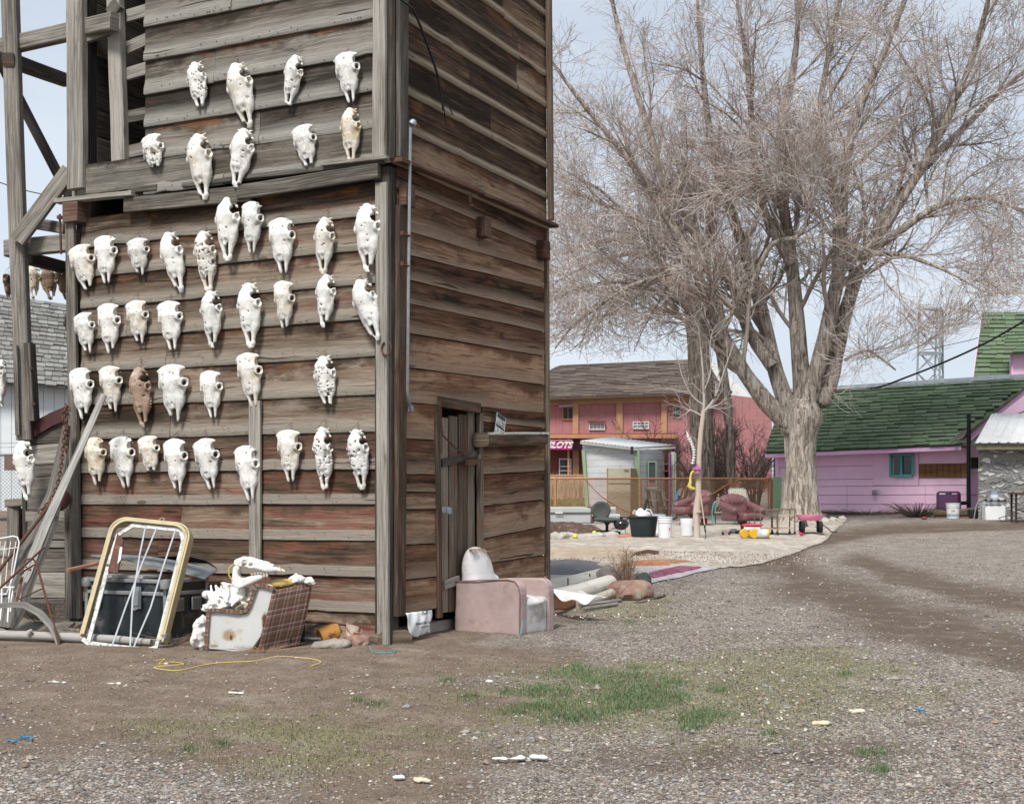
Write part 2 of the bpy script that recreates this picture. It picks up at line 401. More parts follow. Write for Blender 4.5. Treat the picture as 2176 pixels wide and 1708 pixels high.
WD=wood('dark_timber',(.03,.026,.022),(.085,.075,.064),(.17,.155,.135),patch=(.11,.06,.035),pamt=.3)
WB=wood('brown_timber',(.055,.04,.03),(.15,.115,.085),(.27,.23,.18),patch=(.16,.075,.045),pamt=.4)
WR=wood('red_timber',(.045,.025,.02),(.105,.06,.045),(.20,.14,.11),patch=(.15,.055,.035),pamt=.25)
WL=wood('bleached_timber',(.17,.165,.155),(.36,.35,.33),(.55,.54,.51),patch=(.2,.15,.1),pamt=.1)
WT=wood('tan_timber',(.2,.14,.08),(.38,.28,.18),(.55,.45,.32),patch=(.2,.1,.05),pamt=.2)
# ================================================================ GROUND
def PX(x,y,z): return CX+x/y*F, HY-(z-CZ)/y*F
def blob(px,py,cx,cy,rx,ry): return np.exp(-(((px-cx)/rx)**2+((py-cy)/ry)**2))
def masks(x,y):
    """gravel, moss, dirt-track, dryness, from where these patches lie on the yard"""
    z=G(x,y); yy=np.maximum(y,1.5); px,py=PX(x,yy,z)
    n=fbm(x*.9,y*.9,3,5); n2=fbm(x*2.7+5,y*2.7,8,4); n3_=fbm(x*.35,y*.35,21,4)
    front=(y>1.5)
    grav=np.clip((px-900)/420,0,1)*.85+np.clip((py-1560)/120,0,1)*np.clip((760-px)/500+.0,0,1)*.9+np.clip((py-1560+ (px-1088)*-.12)/110,0,1)*np.clip((px-1250)/300,0,1)*.5
    grav+=(n-.45)*1.1
    moss=1.0*blob(px,py,1290,1470,330,85)+.75*blob(px,py,1720,1480,330,120)+.9*blob(px,py,1330,1290,170,34)+.5*blob(px,py,1750,1400,160,50)+.45*blob(px,py,820,1600,480,90)+.5*blob(px,py,520,1540,330,60)
    moss=np.clip(moss*1.15+(n2-.47)*1.3-(.20),0,1)*front
    # curved wheel tracks on the drive
    tr=np.zeros_like(px)
    for pts,wd in (([(2176,1385),(1950,1320),(1750,1250),(1660,1200),(1700,1150),(1900,1122),(2300,1112)],44),([(2300,1300),(2080,1262),(1930,1225),(1840,1190)],30)):
        for (ax,ay),(bx,by) in zip(pts[:-1],pts[1:]):
            dx,dy=bx-ax,by-ay; t=np.clip(((px-ax)*dx+(py-ay)*dy*1)/(dx*dx+dy*dy),0,1)
            wv=wd*np.clip((ay+t*dy-1060)/230,.25,1.2)
            dd=np.hypot((px-ax-t*dx)*.25,py-ay-t*dy)/wv; tr=np.maximum(tr,np.clip(1.25-dd,0,1))
    tr=np.clip(tr*1.3+(n-.5)*.5*(tr>0),0,1)*front
    moss*=1-tr
    dark=np.clip(blob(px,py,1450,1615,420,42)*1.0+blob(px,py,1850,1590,120,30)*.8+blob(px,py,300,1480,600,60)*.35+(n3_-.5),0,1)*front
    return np.clip(grav,0,1),moss,tr,dark
def gbump(x,y,mo=None,tr=None):
    if mo is None: _,mo,tr,_=masks(np.asarray(x,float),np.asarray(y,float))
    b=(fbm(x*.8,y*.8,40,4)-.47)*.05+(fbm(x*6,y*6,41,3)-.44)*.022*np.exp(-np.abs(y)/25)+mo*.015*(fbm(x*9,y*9,44,3))-tr*.03+np.clip(1-np.abs(tr-.25)/.25,0,1)*(tr>.02)*.03*fbm(x*3,y*3,47,3)
    return b*np.interp(y,[-60,0,60,200],[0,1,1,.3])
ys=np.concatenate([-60+np.arange(0,12)*5.2,np.geomspace(2.6,60,430),np.geomspace(64,2000,40)])
ts=np.linspace(-1,1,520); xs_r=np.sign(ts)*(np.abs(ts)*.55+np.abs(ts)**9*40)
YY=np.repeat(ys[:,None],len(ts),1); XX=xs_r[None,:]*np.maximum(np.abs(YY),8)
ZZ=G(XX,YY)
gr,mo,tr,dk=masks(XX,YY)
bmp=gbump(XX,YY,mo,tr)
ZZ=ZZ+bmp
V=np.stack([XX,YY,ZZ],-1).reshape(-1,3); ny,nx=YY.shape
ii=(np.arange(ny-1)[:,None]*nx+np.arange(nx-1)[None,:]).ravel()
Fc=np.stack([ii,ii+1,ii+nx+1,ii+nx],1)
m,nt,b=newmat('yard_ground'); o=node(nt,'ShaderNodeNewGeometry').outputs['Position']
sep=node(nt,'ShaderNodeSeparateColor',{'Color':node(nt,'ShaderNodeAttribute',attribute_name='bd').outputs['Color']})
ga,ma,ta=sep.outputs
dka=node(nt,'ShaderNodeAttribute',attribute_name='bd').outputs['Alpha']
big=noise(nt,o,.9,6,.6); med=noise(nt,o,7,6,.65); fin=noise(nt,o,45,5,.7); vf_=noise(nt,o,160,3,.7)
dirt=mixc(nt,ramp(nt,med,[(.3,0),(.72,1)]),(.085,.062,.046),(.205,.155,.118))
dirt=mixc(nt,ramp(nt,fin,[(.38,0),(.66,1)]),dirt,(.27,.215,.17))
dirt=mixc(nt,ramp(nt,vf_,[(.34,1),(.47,0)]),dirt,(.04,.03,.024))
vo=node(nt,'ShaderNodeTexVoronoi',{'Vector':o,'Scale':52.0}); vo2=node(nt,'ShaderNodeTexVoronoi',{'Vector':mapp(nt,o,(1,1,1),(3.3,1.7,0)),'Scale':95.0})
s1=node(nt,'ShaderNodeSeparateColor',{'Color':vo.outputs['Color']}); s2=node(nt,'ShaderNodeSeparateColor',{'Color':vo2.outputs['Color']})
st1=ramp(nt,s1.outputs[0],[(0,(.09,.082,.075)),(.3,(.23,.205,.18)),(.55,(.38,.35,.31)),(.8,(.27,.215,.175)),(.95,(.62,.58,.53))])
st2=ramp(nt,s2.outputs[0],[(0,(.07,.062,.056)),(.4,(.20,.175,.15)),(.8,(.36,.32,.28)),(.97,(.66,.62,.57))])
gv=mixc(nt,ramp(nt,s1.outputs[1],[(.45,0),(.55,1)],'LINEAR'),st1,st2)
gap=ramp(nt,vo.outputs['Distance'],[(.42,0),(.75,1)]); gv=mixc(nt,mth(nt,'MULTIPLY',gap,.55),gv,(.08,.066,.056))
gm=ramp(nt,mth(nt,'ADD',ga,mth(nt,'MULTIPLY',mth(nt,'SUBTRACT',fin,.5),.9)),[(.30,0),(.62,1)])
col=mixc(nt,mth(nt,'MULTIPLY',gm,.9),dirt,gv)
tk=mixc(nt,fin,(.070,.050,.037),(.150,.112,.084)); col=mixc(nt,mth(nt,'MULTIPLY',ta,.9),col,tk)
mc=mixc(nt,med,(.10,.12,.04),(.24,.24,.11)); mc=mixc(nt,ramp(nt,fin,[(.42,0),(.6,1)]),mc,(.23,.21,.14))
mm=ramp(nt,mth(nt,'ADD',ma,mth(nt,'MULTIPLY',mth(nt,'SUBTRACT',fin,.5),1.3)),[(.34,0),(.78,1)])
col=mixc(nt,mth(nt,'MULTIPLY',mm,.62),col,mc)
dm=ramp(nt,mth(nt,'ADD',dka,mth(nt,'MULTIPLY',mth(nt,'SUBTRACT',med,.5),.9)),[(.3,0),(.8,1)])
col=mixc(nt,mth(nt,'MULTIPLY',dm,.7),col,mixc(nt,fin,(.055,.042,.033),(.13,.10,.08)))
mot=noise(nt,o,2.6,7,.7,.4); col=mixc(nt,mth(nt,'MULTIPLY',ramp(nt,mot,[(.36,1),(.52,0)]),.42),col,(.095,.075,.058)); col=mixc(nt,mth(nt,'MULTIPLY',ramp(nt,mot,[(.52,0),(.68,1)]),.30),col,(.36,.32,.28))
h=mth(nt,'ADD',mth(nt,'MULTIPLY',mth(nt,'SUBTRACT',1.0,vo.outputs['Distance']),gm),mth(nt,'ADD',fin,mth(nt,'MULTIPLY',vf_,.5)))
setb(nt,b,col,.95,h,.7,.012,0,.1)
gcol=np.stack([gr,mo,tr,dk],-1).reshape(-1,4)
gob=npmesh('ground',V,Fc,m,cols=gcol); tag(gob,'brown dirt and gravel yard with mossy patches','ground',kind='structure')
# loose stones
rs=np.random.RandomState(5)
def scatter(N,pyr,pxr):
    px=rs.uniform(*pxr,N); py=rs.uniform(*pyr,N)
    # invert to ground by fixed-point
    d=np.full(N,10.0)
    for _ in range(30): 
        x=(px-CX)/F*d; d=np.clip((CZ-G(x,d))*F/(py-HY),2,60)
    return (px-CX)/F*d,d,px,py
mst,nt,b=newmat('loose_stone'); ca=node(nt,'ShaderNodeAttribute',attribute_name='bd').outputs['Color']
o=node(nt,'ShaderNodeTexCoord').outputs['Object']
setb(nt,b,mixc(nt,mth(nt,'MULTIPLY',noise(nt,o,150,3),.35),ca,(.05,.045,.04)),.85,noise(nt,o,240,2),.3,.002)
def stones(name,N,pyr,pxr,szpx,maskfn,label,cat,seed,pal):
    x,y,px,py=scatter(N,pyr,pxr)
    g_,m_,t_,d_=masks(x,y); keep=rs.rand(len(x))<maskfn(g_,m_,t_,d_,px,py); x,y,px=x[keep],y[keep],px[keep]
    # never inside the tower or on the carpets
    n=len(x); r=rs.lognormal(0,.42,n)*szpx*(.0075+.00022*y)
    base=np.array([(1,0,0),(0,1,0),(-1,0,0),(0,-1,0),(0,0,1),(0,0,-1),(.62,.62,.35),(-.6,.6,.4),(-.6,-.65,.35),(.62,-.6,.42)],float)
    tri=np.array([(0,6,4),(6,1,4),(1,7,4),(7,2,4),(2,8,4),(8,3,4),(3,9,4),(9,0,4),(0,1,6),(1,2,7),(2,3,8),(3,0,9)])
    a=rs.uniform(0,6.28,n); sc=np.stack([r*rs.uniform(.8,1.5,n),r*rs.uniform(.7,1.1,n),r*rs.uniform(.45,.8,n)],1)
    P=base[None]*(1+rs.uniform(-.22,.22,(n,10,1)))*sc[:,None,:]
    ca_,sa=np.cos(a)[:,None],np.sin(a)[:,None]
    X=P[...,0]*ca_-P[...,1]*sa; Y=P[...,0]*sa+P[...,1]*ca_
    z0=G(x,y)+gbump(x,y)
    VV=np.stack([X+x[:,None],Y+y[:,None],P[...,2]+z0[:,None]+r[:,None]*.15],-1).reshape(-1,3)
    FF=(tri[None]+10*np.arange(n)[:,None,None]).reshape(-1,3)
    pal=np.array(pal); ci=rs.randint(0,len(pal),n); cc=pal[ci]*rs.uniform(.75,1.2,(n,1)); cc=np.repeat(cc,10,0)
    o=npmesh(name,VV,FF,mst,cols=cc,smooth=False); tag(o,label,cat,kind='stuff'); return o
x0_=0
PALG=[(.32,.295,.26),(.18,.165,.15),(.42,.385,.34),(.28,.215,.175),(.11,.105,.10),(.36,.285,.23),(.46,.43,.39),(.24,.23,.225),(.22,.165,.13),(.32,.315,.31),(.14,.12,.105)]
stones('gravel',52000,(1390,1730),(-60,2240),.75,lambda g,m_,t,d,px,py:np.clip(g*1.2-.12,0.05,1)*(1-t*.8)*(1-d*.7)*(1-m_*.45),'grey and brown gravel spread over the yard','gravel',1,PALG)
stones('gravel',26000,(1130,1400),(1180,2240),.72,lambda g,m_,t,d,px,py:np.clip(g*1.2-.1,0,1)*(1-t*.85)*(1-m_*.5)*np.clip((px-1180)/120-(1350-py)/200,0,1),'fine grey gravel on the far driveway','gravel',2,PALG)
stones('pebbles',30000,(1345,1730),(-60,2240),.42,lambda g,m_,t,d,px,py:(.75-.5*g),'fine brown and grey pebbles over the bare dirt','pebbles',4,[(.16,.12,.09),(.24,.19,.15),(.11,.085,.065),(.34,.29,.24),(.20,.15,.12),(.28,.23,.18)])
stones('pale_chips',1700,(1390,1730),(-60,2240),.50,lambda g,m_,t,d,px,py:.55+0*g,'small pale chips strewn over dirt','chips',3,[(.72,.70,.66),(.6,.55,.48),(.68,.62,.5),(.75,.75,.75)])
# grass, moss fuzz, dead stalks
mg,nt,b=newmat('grass_blade'); ca=node(nt,'ShaderNodeAttribute',attribute_name='bd').outputs['Color']; setb(nt,b,ca,.7,None,spec=.15)
def blades(name,x,y,ln,wd,cols,lean,label,cat,up=1.0):
    n=len(x); z=G(x,y)+gbump(x,y)
    a=rs.uniform(0,6.28,n); L=ln*rs.uniform(.5,1.3,n); dx=np.cos(a);dy=np.sin(a); k=rs.uniform(.2,1,n)*lean
    W=wd*rs.uniform(.7,1.3,n); sx,sy=-dy*W,dx*W
    P0=np.stack([x-sx,y-sy,z-.003],1);P1=np.stack([x+sx,y+sy,z-.003],1)
    h1=L*.55*up; r1=L*k*.35
    P2=np.stack([x+dx*r1+sx*.7,y+dy*r1+sy*.7,z+h1],1);P3=np.stack([x+dx*r1-sx*.7,y+dy*r1-sy*.7,z+h1],1)
    h2=L*np.sqrt(np.maximum(1-k*k*.7,.05))*up; r2=L*k
    P4=np.stack([x+dx*r2,y+dy*r2,z+h2],1)
    VV=np.stack([P0,P1,P2,P3,P4],1).reshape(-1,3); i=5*np.arange(n)[:,None]
    FF=np.concatenate([i+[0,1,2],i+[0,2,3],i+[3,2,4]]); cc=np.array(cols)[rs.randint(0,len(cols),n)]*rs.uniform(.7,1.25,(n,1))
    o=npmesh(name,VV,FF,mg,cols=np.repeat(cc,5,0),smooth=False); tag(o,label,cat,kind='stuff'); return o
TUFT=[(1220,1432,60,14),(1225,1418,28,10),(1330,1440,50,12),(1395,1462,48,22),(1160,1465,30,10),(1128,1472,30,10),(1195,1472,24,12),(1500,1520,52,14),(1478,1530,34,12),(1470,1548,26,8),
 (1390,1500,46,10),(1330,1505,34,10),(1260,1520,55,14),(1200,1525,50,12),(1140,1500,36,8),(1340,1322,14,5),(1315,1468,40,18),(1370,1480,60,18),(1250,1450,40,10),(405,1588,16,6),(470,1578,14,4),
 (1525,1470,26,7),(1795,1434,14,6),(1850,1600,30,8),(1080,1470,22,7),(1350,1420,18,6),(1440,1485,24,10),(1090,1510,34,8),(800,1498,20,6),(760,1490,16,5),(950,1445,18,6),(1000,1480,24,6),(1180,1500,40,10),(1300,1490,60,14),(1440,1455,20,6),(1640,1560,22,6),(1870,1638,26,8)]
gx=[];gy=[]
for cx_,cy_,rx,ry in TUFT:
    k=int(rx*ry*1.5+60); a=rs.normal(0,.55,k)*rx*1.15; c=rs.normal(0,.55,k)*ry*1.1
    for u_,v_ in zip(a,c):
        py=max(cy_+v_,1200); d=9.0
        for _ in range(12):
            x_=(cx_+u_-CX)/F*d; d=(CZ-gz(x_,d))*F/(py-HY)
        gx.append((cx_+u_-CX)/F*d); gy.append(d)
gx=np.array(gx);gy=np.array(gy)
blades('grass',gx,gy,.036,.0013,[(.07,.17,.075),(.10,.205,.085),(.14,.20,.085),(.055,.13,.06),(.26,.24,.14),(.2,.16,.1)],.95,'short bright green grass tufts in the foreground yard','grass')
x,y,px,py=scatter(150000,(1255,1725),(200,2200)); g_,m_,t_,d_=masks(x,y); k=rs.rand(len(x))<np.clip(m_*1.0-.10,0,1)*.8; x,y=x[k],y[k]
blades('moss',x,y,.018,.0022,[(.13,.16,.05),(.18,.19,.07),(.09,.13,.04),(.2,.17,.09),(.15,.11,.07)],1.0,'low yellow green moss spread thinly over the gravel','moss')
x,y,px,py=scatter(60000,(1340,1725),(-50,2200)); g_,m_,t_,d_=masks(x,y); k=rs.rand(len(x))<np.clip(d_*.7+.16+.25*m_-t_-.1*g_,0,1); x,y=x[k],y[k]
blades('dead_grass',x,y,.045,.0010,[(.30,.25,.17),(.2,.15,.1),(.42,.38,.29),(.12,.085,.06)],1.35,'dry brown grass stalks lying over the dirt','dead grass',up=.35)
# ================================================================ TOWER
Cx,Cy=(830-CX)/F*12.0,12.0
D1=Vector((-.896,.444,0)).normalized(); D2=Vector((.444,.896,0)).normalized()
N1=Vector((-D1.y,D1.x,0)); N1=N1 if N1.y<0 else -N1
N2=Vector((D2.y,-D2.x,0)); N2=N2 if N2.x>0 else -N2
C0=Vector((Cx,Cy,0)); UP=Vector((0,0,1)); CAMP=Vector((0,0,CZ))
def wall(px,py,D,N,off=0.0):
    r=pt(px,py,1.0)-CAMP; o=C0+N*off; t=(o-CAMP).dot(N)/r.dot(N); p=CAMP+r*t
    return p,(p-o).dot(D),p.z
def fw(px,py,off=0): return wall(px,py,D1,N1,off)
def sw(px,py,off=0): return wall(px,py,D2,N2,off)
WF=fw(165,1300)[1]; WS=sw(1152,1300)[1]; ZT=7.4
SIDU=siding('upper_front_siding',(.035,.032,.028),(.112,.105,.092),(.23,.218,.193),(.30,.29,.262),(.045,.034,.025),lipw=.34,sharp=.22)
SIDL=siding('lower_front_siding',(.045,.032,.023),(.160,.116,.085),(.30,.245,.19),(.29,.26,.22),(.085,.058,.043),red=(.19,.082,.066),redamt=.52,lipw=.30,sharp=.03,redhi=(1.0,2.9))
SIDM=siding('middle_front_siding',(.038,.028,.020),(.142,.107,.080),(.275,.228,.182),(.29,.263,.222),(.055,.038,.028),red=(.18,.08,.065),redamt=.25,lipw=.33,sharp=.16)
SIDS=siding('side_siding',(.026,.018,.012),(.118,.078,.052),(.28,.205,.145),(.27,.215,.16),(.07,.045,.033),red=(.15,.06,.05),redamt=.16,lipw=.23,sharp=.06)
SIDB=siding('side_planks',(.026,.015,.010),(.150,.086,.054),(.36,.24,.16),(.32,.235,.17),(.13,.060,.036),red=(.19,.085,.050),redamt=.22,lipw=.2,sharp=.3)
def courses(mb,O,D,N,t0,t1,zb,H,prof,seed,lipfrac,joints=True,isl=1.0):
    """one siding course as real boards: lower lip, swelling and upper face"""
    cuts=[t0]
    if joints:
        t=t0+random.uniform(1.2,3.2)
        while t<t1-.6: cuts.append(t); t+=random.uniform(1.8,3.6)
    cuts.append(t1)
    for a,b in zip(cuts[:-1],cuts[1:]):
        rnd=random.random(); uo=random.random()*80; n=max(2,int((b-a)/.12)); r0=len(mb.v); m=len(prof)
        gap=.002 if b<t1 else 0; dz0=random.uniform(-.006,.006); dof=random.uniform(-.003,.004)
        wob=random.random()*99; nick=[random.uniform(a,b) for _ in range(random.randint(0,3))]
        for i in range(n+1):
            t=a+(b-gap-a)*i/n; wz=n1(wob+t*1.1,1)*.013+n1(wob+t*6,2)*.006+dz0; wo=n1(wob+t*1.7,3)*.012+dof
            for q in nick:
                if abs(t-q)<.07: wz+=random.uniform(0,.014)
            for j,(z,o) in enumerate(prof):
                k=1 if j<m-1 else 0
                mb.v.append(O+D*t+N*(o+max(wo,-.012)*(.4+.6*(o>.012)))+UP*(zb+z+wz*k*(1 if z<H*.5 else .4)))
        for i in range(n):
            for j in range(m-1):
                u0=uo+(b-a)*i/n; u1=uo+(b-a)*(i+1)/n; v0=uo*.31+prof[j][0]+(.04 if j==0 else 0); v1=uo*.31+prof[j+1][0]
                f0=prof[j][0]/H; f1=prof[j+1][0]/H
                A=r0+i*m+j
                mb.face((A,A+m,A+m+1,A+1),[(u0,v0),(u1,v0),(u1,v1),(u0,v1)],[(f0,rnd,isl),(f0,rnd,isl),(f1,rnd,isl),(f1,rnd,isl)])
PU=lambda H:[(0,-.006),(0,.025),(.012,.030),(.055,.029),(.085,.022),(.108,.012),(.135,.007),(H*.7,.005),(H+.03,.0)]
PS=lambda H:[(0,-.006),(0,.020),(.012,.027),(.04,.027),(.06,.018),(.075,.008),(.10,.005),(H*.7,.004),(H+.03,.0)]
PL=lambda H:[(0,-.006),(0,.017),(.004,.020),(.088,.018),(.092,.015),(.0925,.006),(H*.6,.005),(H+.03,.0)]
PM=lambda H:[(0,-.006),(0,.017),(.008,.021),(.06,.020),(.085,.016),(.10,.011),(.125,.006),(H*.7,.004),(H+.03,.0)]
tower=thing('timber_tower','tall weathered plank tower hung with rows of white skulls','tower',(0,0,0))
zf=lambda py:CZ+(HY-py)/F*12.03
# front wall
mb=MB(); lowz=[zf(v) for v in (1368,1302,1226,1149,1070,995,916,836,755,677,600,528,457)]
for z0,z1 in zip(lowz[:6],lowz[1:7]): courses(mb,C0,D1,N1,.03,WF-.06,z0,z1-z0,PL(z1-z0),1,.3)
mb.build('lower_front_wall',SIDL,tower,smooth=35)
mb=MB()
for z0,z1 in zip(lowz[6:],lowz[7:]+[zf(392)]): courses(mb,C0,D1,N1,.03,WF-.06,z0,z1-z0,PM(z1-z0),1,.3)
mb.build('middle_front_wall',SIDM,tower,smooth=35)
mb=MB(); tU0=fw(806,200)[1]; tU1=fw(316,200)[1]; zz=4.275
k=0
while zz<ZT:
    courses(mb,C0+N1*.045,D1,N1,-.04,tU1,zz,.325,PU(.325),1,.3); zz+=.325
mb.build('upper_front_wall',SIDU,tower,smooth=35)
mb=MB(); courses(mb,C0+N1*.03,D1,N1,.1,WF-.05,fw(165,425)[2]+.02,.33,[(0,0),(0,.03),(.3,.03),(.3,0)],1,.3,isl=0)
mb.build('sill_board',SIDU,tower,smooth=35)
# mid trims on the front
mb=MB()
def fbeam(mb,a,b,wd,ht,off=.06,**k):
    pa=fw(*a)[0]+N1*off; pb=fw(*b)[0]+N1*off; mb.beam(pa,pb,wd,ht,up=UP,**k)
fbeam(mb,(278,440),(546,415),.05,.145,off=.08,rough=.006); fbeam(mb,(520,414),(818,369),.05,.13,off=.10,rough=.006)
fbeam(mb,(135,432),(300,416),.10,.045,off=.09,rough=.008); fbeam(mb,(285,408),(345,402),.04,.06,off=.07,rough=.003)
fbeam(mb,(400,398),(825,347),.05,.045,off=.075,rough=.01); fbeam(mb,(700,356),(838,341),.12,.03,off=.08,rough=.003)
mb.build('trim_board',WG,tower,smooth=35)
def bend(f):
    mb=MB(); f(mb); mb.build('beam_end',WR,tower,bevel=.006)
p0,p1=fw(168,434)[0],fw(168,476)[0]; bend(lambda mb:mb.box(p0.lerp(p1,.5)+N1*.05,(.20,.16,(p0-p1).length),math.atan2(D1.y,D1.x)))
p2=sw(853,418)[0]; bend(lambda mb:mb.box(p2+N2*.02,(.16,.16,.2),math.atan2(D2.y,D2.x)))
p3=sw(1141,533)[0]; bend(lambda mb:mb.box(p3+N2*.05,(.14,.16,.2),math.atan2(D2.y,D2.x)))
p4=sw(1014,485)[0]; bend(lambda mb:mb.prism([p4-D2*.07-UP*.1,p4+D2*.07-UP*.1,p4+D2*.06+UP*.1,p4-D2*.06+UP*.1],N2*.13))
# corner posts
def post(name,p0,p1,wd,dp,nrm,mat,off,rough=.004):
    mb=MB(); mb.beam(Vector(p0)+nrm*off,Vector(p1)+nrm*off,wd,dp,up=nrm,rough=rough); return mb.build(name,mat,tower,smooth=35)
post('corner_post',fw(822,1368)[0],fw(818,392)[0],.115,.04,N1,WG,.055)
post('corner_post',sw(841,1308)[0],sw(845,440)[0],.15,.045,N2,WB,.04)
post('corner_post',fw(821,346)[0],C0+D1*.03+UP*ZT,.13,.045,N1,WG,.115)
post('corner_post',sw(834,340)[0],C0+D2*.04+UP*ZT,.15,.045,N2,WG,.10)
mb=MB(); mb.beam(C0-N1*.05-N2*.07,C0-N1*.05-N2*.07+UP*4.25,.17,.17,up=N1); mb.beam(C0-N1*.0-N2*.0+UP*4.3,C0+UP*ZT,.17,.17,up=N1); mb.beam(C0+D1*(WF-.06)-N1*.10,C0+D1*(WF-.06)-N1*.10+UP*ZT,.17,.17,up=N1); mb.build('inner_post',WD,tower)
post('corner_post',fw(172,1312)[0],fw(158,440)[0],.115,.05,N1,WG,.055)
post('corner_post',sw(1158,1290)[0],sw(1155,470)[0],.05,.06,N2,WB,.03)
post('corner_post',sw(1153,470)[0],sw(1146,0)[0]+UP*1.5,.06,.06,N2,WB,.10)
post('corner_post',fw(158,425)[0]-N1*.02,fw(142,0)[0]+UP*1.6,.06,.05,N1,WG,.0)
post('corner_post',fw(176,405)[0],fw(172,0)[0]+UP*1.6,.21,.10,N1,WG,.07)
post('door_batten',fw(550,1190)[0],fw(549,852)[0],.13,.03,N1,WG,.05)
# side, upper part with lipped siding
mb=MB(); zz=4.275
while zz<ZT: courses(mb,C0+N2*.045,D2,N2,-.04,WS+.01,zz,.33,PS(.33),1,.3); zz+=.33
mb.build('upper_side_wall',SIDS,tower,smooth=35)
# side ledge between the storeys, broken and red
mb=MB()
for (a,b) in (((822,342),(1000,412)),((1002,415),(1160,483))):
    p=sw(*a)[0]+N2*.09; q=sw(*b)[0]+N2*.09; mb.beam(p,q,.13,.035,up=UP,rough=.006)
mb.build('side_ledge',WR,tower,smooth=35)
# side, lower part: wide butted planks with open joints
def planks(mb,rows,x0,x1,th=.028,gap=.010,off=.0):
    for (ya0,yb0),(ya1,yb1) in zip(rows[:-1],rows[1:]):
        a0=sw(x0,ya0,off);b0=sw(x1,yb0,off);a1=sw(x0,ya1,off);b1=sw(x1,yb1,off)
        n=max(4,int((b0[1]-a0[1])/.12)); rnd=random.random(); uo=random.random()*90; w_=random.random()*99; dof=random.uniform(-.007,.008); r0=len(mb.v)
        prof=[(0,-.02),(0,th),(.15,th+.003),(.5,th-.001),(.85,th+.003),(1,th),(1,-.02)]; m=len(prof)
        for i in range(n+1):
            t=i/n; s_=a0[1]+(b0[1]-a0[1])*t; zt=a0[2]+(b0[2]-a0[2])*t-gap*.5-abs(n1(w_+t*5,4))*.012; zb=a1[2]+(b1[2]-a1[2])*t+gap*.5+n1(w_+9+t*5,5)*.012
            cup=n1(w_+s_*1.5,6)*.022+dof
            for v,o in prof: mb.v.append(C0+D2*s_+N2*(off+o+max(cup,-.01)*(.5+abs(v-.5)))+UP*(zb+(zt-zb)*v))
        L=b0[1]-a0[1]; H=a0[2]-a1[2]
        for i in range(n):
            for j in range(m-1):
                u0=uo+L*i/n;u1=uo+L*(i+1)/n;v0=prof[j][0];v1=prof[j+1][0];A=r0+i*m+j
                mb.face((A,A+m,A+m+1,A+1),[(u0,uo+v0*H),(u1,uo+v0*H),(u1,uo+v1*H),(u0,uo+v1*H)],[(v0,rnd,1),(v0,rnd,1),(v1,rnd,1),(v1,rnd,1)])
mb=MB()
planks(mb,[(352,480),(398,530),(486,577),(538,612),(590,664),(640,706),(704,757),(778,818),(855,877)],838,1151)
planks(mb,[(855,860),(931,936),(1007,1009),(1046,1046),(1082,1082),(1158,1154),(1233,1225),(1309,1292)],848,921)
planks(mb,[(862,877),(896,910),(945,940),(1009,1000),(1076,1061),(1145,1118),(1199,1179),(1262,1240),(1306,1290)],1018,1152)
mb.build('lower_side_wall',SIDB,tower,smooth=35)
# dark inner box: back, far and left walls, deck
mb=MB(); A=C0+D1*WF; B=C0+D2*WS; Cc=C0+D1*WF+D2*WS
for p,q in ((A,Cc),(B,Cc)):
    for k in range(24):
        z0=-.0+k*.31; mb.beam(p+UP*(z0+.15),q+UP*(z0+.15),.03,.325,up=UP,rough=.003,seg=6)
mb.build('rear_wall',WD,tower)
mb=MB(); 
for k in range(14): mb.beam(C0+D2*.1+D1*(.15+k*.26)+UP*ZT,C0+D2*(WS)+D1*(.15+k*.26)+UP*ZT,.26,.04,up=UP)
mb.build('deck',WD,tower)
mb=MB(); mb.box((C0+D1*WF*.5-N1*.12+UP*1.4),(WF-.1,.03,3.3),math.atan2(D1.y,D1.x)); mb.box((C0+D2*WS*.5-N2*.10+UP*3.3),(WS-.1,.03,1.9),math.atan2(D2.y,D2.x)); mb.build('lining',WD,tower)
# open bay at the upper left: slats, stud, inner planks
for ya,yb in ((26,8),(93,66),(165,128)[::-1] if False else (150,132),(243,231),(318,305)):
    mb=MB(); pa=fw(262,ya)[0]-N1*.10; pb=fw(322,yb)[0]-N1*.10; mb.beam(pa+(pa-pb)*.1,pb,.03,.125,up=UP,rough=.004); mb.build('slat',WG,tower)
mb=MB(); mb.beam(fw(283,345)[0]-N1*.2,fw(312,290)[0]-N1*.2,.04,.07,up=N1); mb.build('inner_brace',WG,tower)
mb=MB(); mb.beam(fw(250,400)[0]-N1*.05,fw(228,0)[0]-N1*.05+UP*1.5,.17,.09,up=N1,rough=.004); mb.build('stud',WG,tower)
mb=MB(); mb.beam(fw(232,62)[0]+N1*.02,fw(176,82)[0]+N1*.02,.05,.15,up=UP,rough=.003); mb.beam(fw(233,30)[0]-N1*.02,fw(250,6)[0]-N1*.02,.06,.15,up=UP); mb.build('tie_beam',WG,tower)
mb=MB()
for k in range(14): 
    z0=fw(200,395)[2]+k*.27; p=fw(186,300)[0]; p.z=z0+.13; mb.beam(p-N1*.12,p-N1*1.3-D1*.02,.03,.26,up=UP,rough=.003,seg=5)
mb.build('inner_planks',WD,tower)
